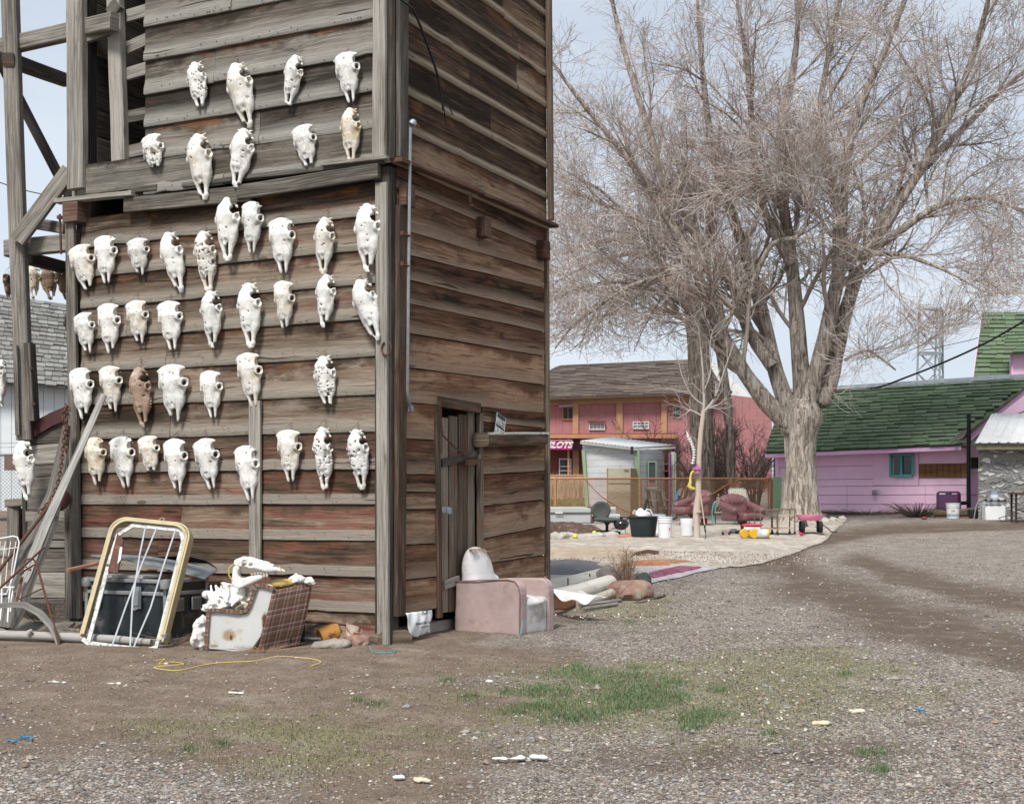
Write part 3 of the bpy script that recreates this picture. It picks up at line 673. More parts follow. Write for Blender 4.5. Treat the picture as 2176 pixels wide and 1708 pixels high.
# nails & wall wires small pieces
mb=MB()
for k in range(170):
    zi=random.choice(lowz[:-1]); t=random.uniform(.15,WF-.2); mb.box(C0+D1*t+N1*.036+UP*(zi+random.choice([.02,.07])),(.007,.006,.007),math.atan2(D1.y,D1.x))
for k in range(120):
    zi=4.275+.325*random.randint(0,5); t=random.uniform(.15,tU1-.1); mb.box(C0+D1*t+N1*.082+UP*(zi+random.choice([.02,.05])),(.007,.006,.007),math.atan2(D1.y,D1.x))
tag(mb.build('nails',plain('nail_rust',(.03,.02,.016),.8),tower,smooth=0),kind='stuff')
# door
dr=bpy.data.objects.new('door',None); COL.objects.link(dr); dr.parent=tower
mb=MB()
xs_=[937,957,977,997,1014]; tops=[889,886,882,879,873]
for i in range(4):
    a=sw(xs_[i]+1,tops[i]);b_=sw(xs_[i+1]-1,tops[i+1]); lo_a=sw(xs_[i]+1,1302-2*i)[0]; lo_b=sw(xs_[i+1]-1,1300-2*i)[0]
    rnd=random.random()
    pa,pb=a[0].lerp(b_[0],.5),lo_a.lerp(lo_b,.5); wdt=(a[0]-b_[0]).length
    mb.beam(pb-N2*.03,pa-N2*.03,max(.05,((a[0]-b_[0]).xy).length-.006),.025,up=N2,rough=.003)
mb.build('door_planks',WB,dr,smooth=35)
mb=MB(); mb.beam(sw(938,984)[0]+N2*.0,sw(1012,965)[0]+N2*.0,.03,.075,up=UP,rough=.005); mb.build('door_rail',WG,dr); mb=MB(); mb.beam(sw(942,1243)[0],sw(975,1232)[0],.03,.085,up=UP,rough=.004); mb.build('door_rail',WG,dr)
mb=MB(); mb.beam(sw(927,1312)[0]+N2*.03,sw(921,862)[0]+N2*.03,.075,.05,up=N2,rough=.004); mb.beam(sw(1016,1290)[0]+N2*.03,sw(1014,878)[0]+N2*.03,.07,.05,up=N2,rough=.004)
mb.beam(sw(924,853)[0]+N2*.045,sw(1010,868)[0]+N2*.045,.04,.10,up=UP,rough=.004)
mb.build('door_frame',WB,tower)
RU=rusty('rust_iron',(.09,.055,.04),.9); ZN=plain('galvanised',(.30,.32,.335),.5,.25,12,metal=.4,dirt=(.2,.12,.08),dirtamt=.2)
mb=MB(); p=sw(947,1083,.06)[0]; mb.box(p,(.12,.01,.055),math.atan2(D2.y,D2.x)); mb.box(p+D2*.05+N2*.012-UP*.01,(.05,.03,.06),math.atan2(D2.y,D2.x)); mb.build('hasp',ZN,dr,bevel=.003)
def chain(mb,pts,pitch=.03,r=.004,wl=.011):
    pts=[Vector(p) for p in pts]; L=[0]
    for a,b in zip(pts[:-1],pts[1:]): L.append(L[-1]+(b-a).length)
    n=int(L[-1]/pitch)
    for k in range(n):
        s_=(k+.5)*pitch; i=max(j for j in range(len(L)-1) if L[j]<=s_); p=pts[i].lerp(pts[i+1],(s_-L[i])/max(1e-6,L[i+1]-L[i])); d=(pts[i+1]-pts[i]).normalized()
        sd_=d.cross(Vector((.3,-1,.2))).normalized(); u_=d.cross(sd_).normalized(); ax=sd_ if k%2 else u_
        ring=[p+d*math.cos(a)*pitch*.72+ax*math.sin(a)*wl for a in [2*math.pi*q/8 for q in range(8)]]
        mb.tube(ring,r,5,loop=True)
mb=MB(); 
q=[sw(936,852,.07)[0],sw(938,900,.07)[0],sw(941,925,.06)[0],sw(962,946,.04)[0],sw(985,966,.04)[0],sw(1012,980,.05)[0],sw(1004,990,.05)[0]]
chain(mb,q,.022,.003,.008); chain(mb,[sw(937,880,.07)[0],sw(939,940,.07)[0],sw(938,966,.06)[0]],.022,.003,.008)
mb.build('door_chain',RU,dr,fix=False)
mb=MB(); mb.prism([sw(988,978,.05)[0],sw(1024,974,.05)[0],sw(1004,988,.05)[0],sw(990,989,.05)[0]],N2*.03); mb.build('strap_hinge',RU,dr)
# shelf beam on the side wall
mb=MB(); mb.beam(sw(1022,934,.09)[0],sw(1150,932,.09)[0],.18,.14,up=UP,rough=.012,ch=.2); mb.build('shelf_beam',WB,tower)
# white flaking strip on top of the beam
mb=MB(); mb.beam(sw(1026,921,.10)[0],sw(1154,921,.10)[0],.15,.022,up=UP,rough=.006); mb.build('flaking_paint_strip',plain('flaking_white',(.62,.62,.56),.8,.2,20,dirt=(.22,.19,.14),dirtamt=.5),tower)
# foundation block under the front corner, and under-wall sill
mb=MB(); p=gd(850,12.05); mb.beam(p+D2*-.05+UP*.045-N2*.02,p+D2*.12+UP*.04-N2*.3,.34,.17,up=UP,rough=.01,ch=.3,seg=4); mb.build('sill_log',WB,tower)
mb=MB(); mb.beam(C0+D1*.15+UP*.02-N1*.03,C0+D1*WF+UP*.03-N1*.03,.06,.16,up=UP,rough=.01); mb.beam(C0+D2*.2+UP*.05-N2*.1,C0+D2*WS+UP*.08-N2*.1,.06,.16,up=UP,rough=.01);mb.build('ground_sill',WG,tower)
# ================================================================ SKULLS
def skull_fn(kind,p):
    """bone as a distance field, length 1 from crown (z=0) to nose (z=-1), y out from the wall"""
    r=random.Random(p.get('seed',1)); j=lambda a,b:r.uniform(a,b)
    W=p.get('w',1.0)*j(.95,1.05)*(1.38 if kind=='cow' else 1.18); nz0=j(-.05,.04); hol=[(r.uniform(-.14,.14),r.uniform(-.62,-.08),r.uniform(.008,.02)) for _ in range(5)]; brk=p.get('brk',0); por=p.get('por',0); sd=p.get('seed',1)*7
    ez=j(-.345,-.315); k1=j(-.015,.015)
    cutp=r.choice([0,0,1,-1]); cutl=j(.05,.10); chip=r.choice([0,0,0,1,-1])
    def f(X,Y,Z):
        Xw=X/W; A=np.abs(Xw); D=None
        if kind=='cow':
            D=ell(Xw,Y,Z,(0,.10,-.21),(.195,.105,.235))
            D=smin(D,rbox(Xw,Y,Z,(0,.135,-.17),(.15,.045,.15),.045),.05)
            D=smin(D,cap(A,Y,Z,(0,.13,-.035),(.165,.09,-.06),.052,.038),.04)
            D=smin(D,cap(A,Y,Z,(.15,.09,-.06),(.205,.085,-.075+k1),.034,.022),.02)
            D=smin(D,cap(Xw,Y,Z,(0,.12,-.30),(0,.135,-.64),.135,.072,1.15),.06)
            D=smin(D,cap(Xw,Y,Z,(0,.14,-.55),(0,.135,-.74),.062,.042),.03)
            D=smin(D,ell(A,Y,Z,(.088,.06,-.58),(.066,.09,.185)),.04)
            D=smin(D,cap(A,Y,Z,(.075,.075,-.66),(.045,.075,-.97),.042,.016,.75),.03)
            D=smin(D,cap(A,Y,Z,(.045,.07,-.93),(.030,.075,-.99),.022,.014),.015)
            # zygomatic arch and rear strut
            D=smin(D,cap(A,Y,Z,(.185,.05,ez-.06),(.12,.05,ez-.18),.030,.036),.03)
            D=smin(D,cap(A,Y,Z,(.20,.045,ez-.05),(.195,.03,-.13),.020,.018),.012)
            D=smin(D,cap(A,Y,Z,(.195,.10,-.10),(.205,.06,ez+.03),.020,.018),.012)
            D=smax(D,-ell(A,Y,Z,(.225,.095,-.195),(.078,.10,.105)),.010)
            D=smax(D,-ell(A,Y,Z,(.225,.03,-.20),(.04,.06,.09)),.01)
            q=np.sqrt((np.sqrt((Y-.088)**2+((Z-ez)*.88+(Y-.09)*.2)**2)-.062)**2+((A-.185-(Y-.09)*-.35))**2)-.0145
            D=smin(D,q,.022)
            D=smax(D,-ell(A,Y,Z,(.215,.088,ez),(.125,.054,.055)),.01)
            # nose opening with ragged lip
            D=smax(D,-cap(Xw,Y,Z,(0,.215,-.725+nz0),(0,.13,-.99),.052,.058),.012)
            D=smax(D,-cap(Xw,Y,Z,(0,.10,-.74),(0,.08,-1.1),.026,.034),.008)
            D=smax(D,-ell(A,Y,Z,(.03,.19,-.70),(.016,.03,.05)),.006)
            D=smax(D,-ell(A,Y,Z,(.085,.12,-.155),(.012,.09,.014)),.004)
        else:
            D=cap(Xw,Y,Z,(0,.10,-.03),(0,.125,-.16),.042,.088)
            D=smin(D,ell(Xw,Y,Z,(0,.115,-.25),(.135,.10,.17)),.05)
            D=smin(D,cap(A,Y,Z,(.02,.08,-.02),(.075,.045,-.055),.030,.024),.02)
            D=smin(D,cap(A,Y,Z,(.05,.04,-.07),(.105,.02,-.10),.026,.016),.02)
            D=smin(D,cap(Xw,Y,Z,(0,.115,-.30),(0,.13,-.62),.125,.070,1.1),.06)
            D=smin(D,cap(Xw,Y,Z,(0,.145,-.5),(0,.135,-.745),.06,.028),.03)
            D=smin(D,ell(A,Y,Z,(.085,.05,-.55),(.058,.085,.21)),.05)
            D=smin(D,cap(A,Y,Z,(.07,.075,-.66),(.040,.07,-.95),.040,.020,.8),.03)
            D=smin(D,cap(A,Y,Z,(.036,.065,-.93),(.022,.06,-.985),.034,.026),.02)
            D=smin(D,cap(A,Y,Z,(.165,.06,-.30),(.135,.05,-.135),.020,.022),.012)
            D=smin(D,cap(A,Y,Z,(.165,.055,-.33),(.115,.055,-.55),.034,.024),.03)
            D=smin(D,cap(A,Y,Z,(.03,.05,-.03),(.115,.045,-.015+k1),.022,.012),.012); D=smin(D,cap(A,Y,Z,(.05,.04,-.06),(.135,.05,-.075-k1),.018,.009),.012)
            D=smax(D,-ell(A,Y,Z,(.125,.10,-.215),(.058,.085,.066)),.012)
            q=np.sqrt((np.sqrt((Y-.085)**2+((Z-ez)*.9+(Y-.08)*.25)**2)-.052)**2+((A-.150))**2)-.0145
            D=smin(D,q,.02)
            D=smax(D,-ell(A,Y,Z,(.185,.088,ez),(.105,.045,.046)),.01)
            D=smax(D,-cap(Xw,Y,Z,(0,.185,-.765+nz0*.6),(0,.105,-.985),.036,.026),.010)
            D=smax(D,-cap(Xw,Y,Z,(0,.11,-.75),(0,.09,-.93),.024,.014),.008)
            D=smax(D,-ell(A,Y,Z,(.026,.17,-.715),(.010,.03,.055)),.006)
        D=smax(D,-(Y-.006),.012)
        D=smax(D,-smin(ell(Xw,Y,Z,(0,.045,-.24),(.105,.075,.17)),cap(Xw,Y,Z,(0,.03,-.4),(0,.05,-.8),.045,.035),.02),.006)
        D=D+n3(X,Y,Z,11,sd)*.014+n3(X,Y,Z,60,sd+3)*.005+.004*np.exp(-(Xw/.008)**2)*(Z<-.1)*(Z>-.74)-.004*np.exp(-((np.abs(A-.062-.03*np.sin(Z*40)*.2))/.007)**2)*(Z<-.38)*(Z>-.76)
        for hx,hz,hr in hol[:3 if kind=='cow' else 5]: D=smax(D,-cap(X,Y,Z,(hx,.1,hz),(hx,.4,hz),hr,hr),.004)
        if cutp: D=smax(D,-(ell(X,Y,Z,(cutp*.05*W,.06,-.97),(.045,.10,cutl))+n3(X,Y,Z,20,sd+5)*.03),.004)
        if chip: D=smax(D,-(ell(X,Y,Z,(chip*W*.20,.14,-.03),(.075,.10,.06))+n3(X,Y,Z,24,sd+6)*.05),.005)
        if brk:   # snapped ends and lost pieces
            lim=-1.02+brk*.32
            D=np.maximum(D,(lim-Z)+n3(X,Y,Z,14,sd+2)*.16)
            D=smax(D,-(ell(X,Y,Z,(j2*W,.16,-.5+k3),(.07,.10,.12))+n3(X,Y,Z,22,sd+8)*.05),.006) if (brk>.5) else D
        if por:
            v=n3(X,Y,Z,30,sd+31)+.35*n3(X,Y,Z,70,sd+11)
            D=np.maximum(D,(v-(.17-.05*por))*.16*np.where((Z<-.2)&(Z>-.78),1,.2)-.0) if False else smax(D,-np.where((Z<-.18)&(Z>-.8),(.150-.045*por-v)*.10,.01),.003)
        return D
    j2=-j(.04,.12); k3=j(-.1,.1)
    return f
def bone(name,tint=(.73,.725,.70),stain=(.42,.33,.2),amt=.12):
    if name in _m: return _m[name]
    m,nt,b=newmat(name); o=node(nt,'ShaderNodeTexCoord').outputs['Object']
    a=noise(nt,o,9,7,.65,.4); f=noise(nt,mapp(nt,o,(1,1,.35)),55,5,.7)
    col=mixc(nt,ramp(nt,a,[(.62-amt*.5,0),(.86-amt*.5,1)]),tint,stain)
    col=mixc(nt,mth(nt,'MULTIPLY',ramp(nt,f,[(.33,1),(.44,0)]),.35),col,[q*.55 for q in stain])
    vo=node(nt,'ShaderNodeTexVoronoi',{'Vector':mapp(nt,mixc(nt,.08,o,node(nt,'ShaderNodeTexNoise',{'Vector':o,'Scale':6.0}).outputs[1],'ADD'),(1,1,.5)),'Scale':7.0},feature='DISTANCE_TO_EDGE')
    ck=ramp(nt,vo.outputs['Distance'],[(.004,1),(.014,0)]); col=mixc(nt,mth(nt,'MULTIPLY',ck,.4),col,(.30,.25,.19))
    setb(nt,b,col,.65,mth(nt,'SUBTRACT',f,mth(nt,'MULTIPLY',ck,.6)),.35,.003,0,.3); _m[name]=m; return m
BW=bone('bleached_bone'); BY=bone('yellowed_bone',(.70,.66,.57),(.40,.30,.17),.36); BB=bone('brown_bone',(.60,.53,.46),(.30,.21,.15),.75); BG=bone('old_bone',(.45,.38,.29),(.2,.14,.09),.7)
BW2=bone('chalky_bone',(.70,.69,.65),(.46,.38,.27),.30); BW3=bone('grey_bone',(.66,.66,.645),(.38,.34,.28),.22)
BT=bone('tooth',(.50,.45,.36),(.3,.22,.13),.4); WIRE=rusty('wire',(.07,.05,.04),.9)
SK=0
def skull(x0,y0,x1,y1,kind,label,mat=None,w=1.0,brk=0,por=0,tilt=None,plane='f',group='white animal skulls hung on the tower',d=None,turn=0,wire=True,res=.013):
    """x0,y0 crown pixel, x1,y1 nose pixel"""
    global SK; SK+=1
    off=.045 if y0>395 else .085
    a=fw(x0,y0,off)[0]; b_=fw(x1,y1,off)[0]
    if d: a=pt(x0,y0,d); b_=pt(x1,y1,d)
    L=(a-b_).length; base=a
    nm='horse_skull' if kind=='horse' else 'cow_skull'
    t=thing(nm,label,'skull',base,0,group)
    az=math.atan2(D1.y,D1.x)+turn
    ax=Matrix.Rotation(az,3,'Z'); lx=(b_-a).dot(ax@Vector((1,0,0))); roll=math.atan2(-lx,-(b_-a).z) 
    t.rotation_euler=(R(random.uniform(-3,2)),roll*-1 if False else roll,az); t.rotation_mode='XYZ'
    fn=skull_fn(kind,dict(seed=SK,w=w,brk=brk,por=por))
    V,Fc=sdf_mesh(fn,(-.30*w-.02,-.02,-1.05),(.30*w+.02,.27,.08),res)
    o=npmesh('cranium',V*L,Fc,mat or BW,t)
    if brk<.6:   # cheek teeth
        r=random.Random(SK); mb=MB(); nT=6
        xx=(.142*1.34 if kind=='cow' else .136*1.12)*w
        for sgn in (-1,1):
            for i in range(nT):
                z=-.45-i*.040*(1 if kind=='cow' else 1.1); h=r.uniform(.035,.055)
                mb.box(Vector((sgn*(xx-.012*abs(i-2.5)**1.3*.6+r.uniform(-.004,.006)),.022,z))*L,Vector((.036,h,.028))*L)
        mb.build('teeth',BT,t,smooth=30,bevel=.003)
    if wire:
        mb=MB(); p0=Vector((.02,.10*L,-.03*L)); z=random.uniform(.05,.10)
        mb.tube([(-.05,.08*L,-.04*L),(-.03,.03,z*.5),(0,-.02,z)],.0016,4); mb.tube([(.05,.08*L,-.04*L),(.02,.03,z*.6),(.003,-.02,z+.004)],.0016,4); mb.tube([(-.02,-.01,z+.02),(.02,-.01,z-.01)],.0016,4)
        mb.build('hanging_wire',WIRE,t,fix=False)
    return t
H,K='horse','cow'
ROWS=[
# top row of four
(418,137,432,238,H,'long pitted skull at the left end of the topmost row of four',dict(w=1.15,brk=.35,por=.4)),
(505,140,531,273,H,'large long skull, second from left in the topmost row of four',dict()),
(634,121,614,229,H,'skull tilted to the left, third in the topmost row of four',dict(brk=.2)),
(738,119,752,221,K,'broad short skull at the right end of the topmost row of four',dict(w=.95)),
# second row
(325,291,336,370,K,'small broken skull at the left end of the second row, beside the open bay',dict(w=1.1,brk=.7,por=.3)),
(425,290,440,427,H,'long skull in the second row with its nose over the grey trim board',dict()),
(525,277,508,400,H,'skull facing squarely out just under the long tilted skull of the top row',dict(w=1.15)),
(645,272,662,361,K,'smooth short skull in the second row with a ragged broken nose',dict(w=1.05,brk=.3)),
(748,234,752,348,H,'yellow stained narrow skull at the right end of the second row',dict(mat='Y')),
# third row
(173,526,190,619,K,'cracked skull at the far left end of the third row, on the corner post',dict(w=1.1,brk=.3)),
(228,506,232,604,K,'rounded skull second from left in the third row',dict(w=1.0)),
(295,510,300,586,K,'short wide skull with a split nose, third from left in the third row',dict(w=1.25)),
(362,497,385,622,H,'long cream skull leaning right, fourth from left in the third row',dict()),
(437,494,446,622,H,'skull riddled with holes, touching the one hung below it',dict(por=1.0)),
(489,424,492,557,H,'long skull hung highest of the third row, just below the trim board',dict()),
(541,434,541,540,K,'slender two pronged skull right beside the highest one of the third row',dict(w=.85)),
(601,469,606,582,K,'large broad skull third from right in the third row',dict(w=.95)),
(695,465,692,584,H,'narrow skull second from right in the third row',dict()),
(785,437,787,579,H,'long skull against the front corner post, right end of the third row',dict()),
# fourth row
(180,669,193,752,K,'notched small skull at the left end of the fourth row',dict(w=1.0)),
(235,649,240,752,K,'long pronged broad skull second from left in the fourth row',dict(w=.95)),
(293,642,300,732,K,'tidy small skull third from left in the fourth row',dict(w=1.0)),
(363,644,370,744,K,'skull with one long nose prong, fourth from left in the fourth row',dict(w=1.0)),
(452,621,459,740,H,'narrow skull in the fourth row directly below the holed one',dict()),
(533,605,542,740,H,'long slim skull in the middle of the fourth row',dict()),
(607,601,608,703,K,'squat bright skull fourth row, fourth from the right corner post counting the post skull',dict(w=.8,brk=.3)),
(698,586,694,697,H,'skull with hollow eyes second from right in the fourth row',dict()),
(768,598,808,726,H,'big skull leaning hard to the right across the corner post',dict()),
# fifth row
(176,786,186,892,K,'skull above the leaning plank at the left end of the fifth row',dict(w=.95)),
(237,781,243,877,K,'skull at the top end of the leaning plank',dict(w=1.0)),
(300,782,313,909,H,'brown unbleached skull, the only dark one of the fifth row',dict(mat='B')),
(370,779,378,897,K,'biggest and broadest skull, centre of the fifth row',dict(w=1.1)),
(450,791,455,888,K,'small skull right of the biggest one in the fifth row',dict(w=.95)),
(530,754,542,864,K,'skull hung at the top of the vertical batten',dict(w=.9)),
(690,758,700,869,H,'split open skull alone at the right of the fifth row',dict(w=1.1,brk=.35,por=.4)),
# sixth row
(205,933,214,1032,K,'yellow stained skull with a pointed horn stub, left end of the lowest row',dict(w=.95,mat='Y')),
(262,931,272,1037,K,'smooth skull second from left in the lowest row',dict(w=.95)),
(317,929,328,1012,K,'snub broken skull third from left in the lowest row',dict(w=1.05,brk=.5)),
(376,936,384,1047,K,'skull with a stained brow and two horn stubs, fourth in the lowest row',dict(w=.9)),
(438,936,456,1040,K,'skull with a flat wide crown, fifth from left in the lowest row',dict(w=.95)),
(526,951,540,1064,K,'skull hung lowest of all, on the vertical batten',dict(w=.85)),
(617,916,622,1024,K,'clean skull third from right in the lowest row',dict(w=.9)),
(690,909,694,1042,H,'half broken narrow skull second from right in the lowest row',dict(w=.85,brk=.15,por=.5)),
(760,914,773,1040,H,'perforated skull at the right end of the lowest row',dict(w=.95,por=.7)),
]
MM={'Y':BY,'B':BB,'G':BG}
for r_ in ROWS:
    kw=dict(r_[6]); kw['mat']=MM.get(kw.get('mat'),[BW,BW2,BW,BW3][SK%4])
    skull(*r_[:6],**kw)
SIDEG='skulls hung along the left side of the tower'
skull(54,938,70,1062,H,'white skull with a jagged crown hung on the low plank annex',d=13.75,group=SIDEG,w=1.0)
skull(14,765,36,862,H,'white skull seen from its side on the left scaffold pole',d=14.2,group=SIDEG,turn=R(-50))
skull(20,583,20,636,K,'tan skull facing outward at the far left edge above the shingle roof',mat=BG,d=15.5,group=SIDEG,turn=R(-70),w=1.1)
skull(66,563,72,636,H,'grey white skull just right of the scaffold pole above the shingle roof',d=16.0,group=SIDEG,turn=R(60),mat=BY)
skull(97,563,110,637,H,'dark brown skull between the scaffold pole and the tower above the shingle roof',mat=BG,d=15.6,group=SIDEG,turn=R(50),w=1.25)
skull(138,573,144,638,K,'tan skull half hidden behind the left corner post above the shingle roof',mat=BG,d=15.2,group=SIDEG,turn=R(55),w=1.2)
skull(147,672,150,718,K,'small tan skull peeping out behind the left corner post in front of the shingle roof',mat=BG,d=15.0,group=SIDEG,turn=R(40))
skull(150,748,150,785,K,'small white skull peeping out behind the left corner post below the tan one',d=15.0,group=SIDEG,turn=R(40))
# ================================================================ LEFT SCAFFOLD AND ANNEX
def P3(*a): return pt(*a)
sc=thing('timber_scaffold','grey bolted timber scaffold of poles and braces at the far left of the tower','scaffold',(0,0,0))
def tb(name,pts,wd,ht,mat=WG,up=(0,-1,0),rough=.004,par=None,bev=0):
    mb=MB(); pts=[Vector(p) for p in pts]
    for a,b in zip(pts[:-1],pts[1:]):
        pass
    n=6; path=[]
    for a,b in zip(pts[:-1],pts[1:]):
        for i in range(n): path.append(a.lerp(b,i/n))
    path.append(pts[-1]); q=random.random()*50
    path=[p+Vector((n1(q+i*.3,1),n1(q+i*.3,2),n1(q+i*.3,3)))*rough*2 for i,p in enumerate(path)]
    a=wd/2;b=ht/2;c=min(wd,ht)*.1
    mb.sweep(path,[(-a+c,-b),(a-c,-b),(a,-b+c),(a,b-c),(a-c,b),(-a+c,b),(-a,b-c),(-a,-b+c)],up=up)
    return mb.build(name,mat,par if par is not None else sc,smooth=35)
tb('pole',[pt(20,-80,14.0),pt(35,400,14.0),pt(46,700,14.0),pt(54,935,14.0)],.155,.15,rough=.003)
tb('splint',[pt(63,730,13.95),pt(72,895,13.95)],.07,.17); tb('splint',[pt(37,735,13.95),pt(42,925,13.95)],.045,.15)
mb=MB(); mb.tube([pt(66,782,13.8),pt(66,782,13.9)],.015,8); mb.build('bolt',RU,sc); mb=MB(); mb.tube([pt(71,858,13.8),pt(71,858,13.9)],.018,8); mb.build('bolt',RU,sc)
tb('beam',[pt(-60,116,14.25),pt(136,71,13.85),pt(244,46,13.25)],.10,.17,up=(0,0,1)) 
tb('brace',[pt(-10,112,14.4),pt(148,418,14.6)],.10,.08,mat=WD); tb('brace',[pt(17,127,13.9),pt(142,172,15.6)],.12,.14,mat=WD,up=(0,0,1))
tb('brace',[pt(36,512,13.85),pt(149,362,13.9)],.165,.07); tb('beam',[pt(14,529,14.15),pt(150,516,13.9)],.10,.175,up=(0,0,1))
tb('stub_beam',[pt(80,476,14.4),pt(148,487,13.9)],.14,.12,mat=WG,up=(0,0,1)); tb('stub_beam',[pt(56,548,14.3),pt(150,572,15.4)],.14,.12,mat=WD,up=(0,0,1))
mb=MB(); mb.tube([pt(127,455,13.75),pt(130,540,13.75)],.012,6); mb.box(pt(127,462,13.74),(.05,.04,.03)); mb.build('threaded_rod',RU,sc)
def wire(name,a,b,sag,r,label,mat=None,n=24,cat='cable',twist=False):
    mb=MB(); a=Vector(a);b=Vector(b); pts=[a.lerp(b,i/n)-UP*(sag*4*(i/n)*(1-i/n)) for i in range(n+1)]
    mb.tube(pts,r,5); o=mb.build(name,mat or plain('black_cable',(.02,.02,.022),.6),None,fix=False); tag(o,label,cat); return o
wire('overhead_wire',pt(-60,362,30),pt(150,420,30),.12,.012,'thin dark wire sagging behind the left scaffold')
an=thing('plank_annex','low grey plank lean-to wall joined to the left of the tower','lean-to',(0,0,0))
aw=lambda px,py,off=0:fw(px,py,-.12+off)[0]
mb=MB()
ys_=[896,942,985,1012,1050,1085,1108,1146,1166,1215,1270,1322]
for i,(y0,y1) in enumerate(zip(ys_[:-1],ys_[1:])):
    xl=60+random.uniform(-6,4)+max(0,(y0-1150))*.0; xr=168
    g=5 if i==7 else 1.2
    if i==6: g=1
    c0=aw(xl,(y0+y1)/2+ (0 if i>3 else 4)); c1=aw(xr,(y0+y1)/2-(4 if i<4 else 0)); mb.beam(c0,c1,.028,(y1-y0-g)/F*13.9,up=UP,rough=.004)
mb.build('planks',WG,an,smooth=35)
mb=MB(); mb.prism([aw(x,y,-.05) for x,y in ((62,935),(70,925),(110,900),(165,880),(168,1322),(62,1322))],-N1*.03); mb.build('backing',WD,an)
mb=MB(); mb.beam(aw(152,1312,.06),aw(148,882,.06),.13,.06,up=N1,rough=.004); mb.build('upright',WG,an)
mb=MB(); mb.beam(aw(164,900,.02),aw(160,866,.02),.12,.08,up=N1,rough=.01); mb.build('upright_stub',WG,an)
mb=MB(); mb.beam(aw(58,1325,-.06),aw(54,930,-.06),.06,.06,up=N1,rough=.012); mb.build('side_edge',WD,an)
mb=MB(); p=[aw(x,y,.05) for x,y in ((64,903),(82,890),(104,878),(128,868),(152,857),(150,872),(146,890),(110,905),(72,928))]; mb.prism(p,-N1*.004)
o=mb.build('maroon_metal_sheet',rusty('maroon_sheet',(.075,.028,.03),.25)); tag(o,'curved maroon metal sheet along the top of the low plank wall','metal sheet')
mb=MB(); mb.lathe([(0,-.03),(.09,-.02),(.12,0),(.09,.02),(0,.03)],(0,0,0),20,Matrix.Rotation(R(90),3,'X')); o=mb.build('iron_disc',rusty('maroon_iron',(.08,.03,.028),.4),loc=pt(124,1060,13.55)); tag(o,'dark red iron disc behind the leaning rod','disc')
# grey post with red board further left
gp_=thing('short_post','short grey capped post with a red board beside it','post',(0,0,0))
tb('shaft',[pt(29,1210,15.2),pt(30,1075,15.2)],.13,.1,par=gp_); tb('cap',[pt(16,1069,15.2),pt(62,1066,15.1)],.10,.09,up=(0,0,1),par=gp_)
mb=MB(); mb.prism([pt(x,y,15.25) for x,y in ((41,1080),(58,1080),(57,1170),(41,1175))],(0,.03,0)); mb.build('red_board',plain('red_paint_old',(.22,.02,.03),.6,.3,8),gp_)
WDR=wood('driftwood',(.10,.095,.085),(.27,.26,.24),(.45,.44,.41),patch=(.2,.14,.09),pamt=.15)
# driftwood trunk
def dw(X,Y,Z): return 0
mb=MB(); path=[pt(143,905,13.45),pt(132,980,13.4),pt(118,1050,13.3),pt(100,1110,13.2),pt(74,1170,13.05),pt(52,1230,12.95),pt(30,1290,12.8),pt(14,1335,12.7)]
sec=[]
for i in range(18):
    a=2*math.pi*i/18; rr=1+.22*math.sin(3*a+1)+.12*math.sin(7*a); sec.append((rr*math.cos(a),rr*math.sin(a)*.45))
mb.sweep(path,sec,up=(0,-1,0),scales=[.035,.06,.07,.11,.125,.11,.13,.08]); o=mb.build('driftwood_slab',WDR,smooth=60); tag(o,'broad silvery split driftwood slab leaning on the low plank wall','driftwood')
mb=MB(); mb.tube([pt(144,1020,13.2),pt(70,1120,13.0),pt(-10,1222,12.8)],.017,8); o=mb.build('iron_rod',RU); tag(o,'long rusty iron rod leaning left below the chain','rod')
mb=MB(); chain(mb,[pt(139,858,13.4),pt(146,868,13.38),pt(143,885,13.35),pt(136,930,13.3),pt(131,985,13.25),pt(122,1032,13.2),pt(108,1064,13.15),pt(78,1094,13.1)],.042,.0065,.016); chain(mb,[pt(140,866,13.35),pt(134,880,13.33),pt(134,905,13.32)],.05,.008,.019); 
o=mb.build('rusty_chain',RU,fix=False); tag(o,'heavy rusty chain draped down the low plank wall','chain')
mb=MB(); chain(mb,[pt(143,895,13.4),pt(140,960,13.4),pt(141,1045,13.4)],.045,.007,.017); o=mb.build('rusty_chain',RU,fix=False); tag(o,'second rusty chain hanging straight down beside the plank upright','chain')
# plough with long wooden handle
pl=thing('old_plough','antique wooden plough with rusty iron rods, long handle leaning on the tower','plough',(0,0,0))
mb=MB(); mb.sweep([pt(221,838,12.98),pt(150,1000,12.85),pt(96,1120,12.7),pt(72,1180,12.6),pt(58,1222,12.55),pt(43,1254,12.5),pt(36,1284,12.5)],[(-.034,-.018),(.034,-.018),(.034,.018),(-.034,.018)],up=(0,-1,0),scales=[.8,1,1.25,1.3,1.1,.8,.7]); mb.build('handle',WL,pl)
mb=MB(); mb.sweep([pt(-8,1287,12.2),pt(30,1284,12.2),pt(52,1285,12.2),pt(84,1302,12.2),pt(108,1328,12.15),pt(120,1350,12.15),pt(124,1372,12.1)],[(-.022,-.02),(.022,-.02),(.022,.02),(-.022,.02)],up=(0,-1,0),scales=[1,1.1,1.2,1.3,1.1,1,.7]); mb.build('curved_shaft',WL,pl)
mb=MB(); mb.tube([pt(76,1192,12.4),pt(92,1250,12.3),pt(110,1312,12.2),pt(124,1365,12.05),pt(126,1384,12.0)],.011,7); mb.build('iron_stay',RU,pl)
mb=MB(); mb.tube([pt(40,1273,12.35),pt(90,1250,12.3)],.007,6); mb.build('cross_rod',RU,pl)
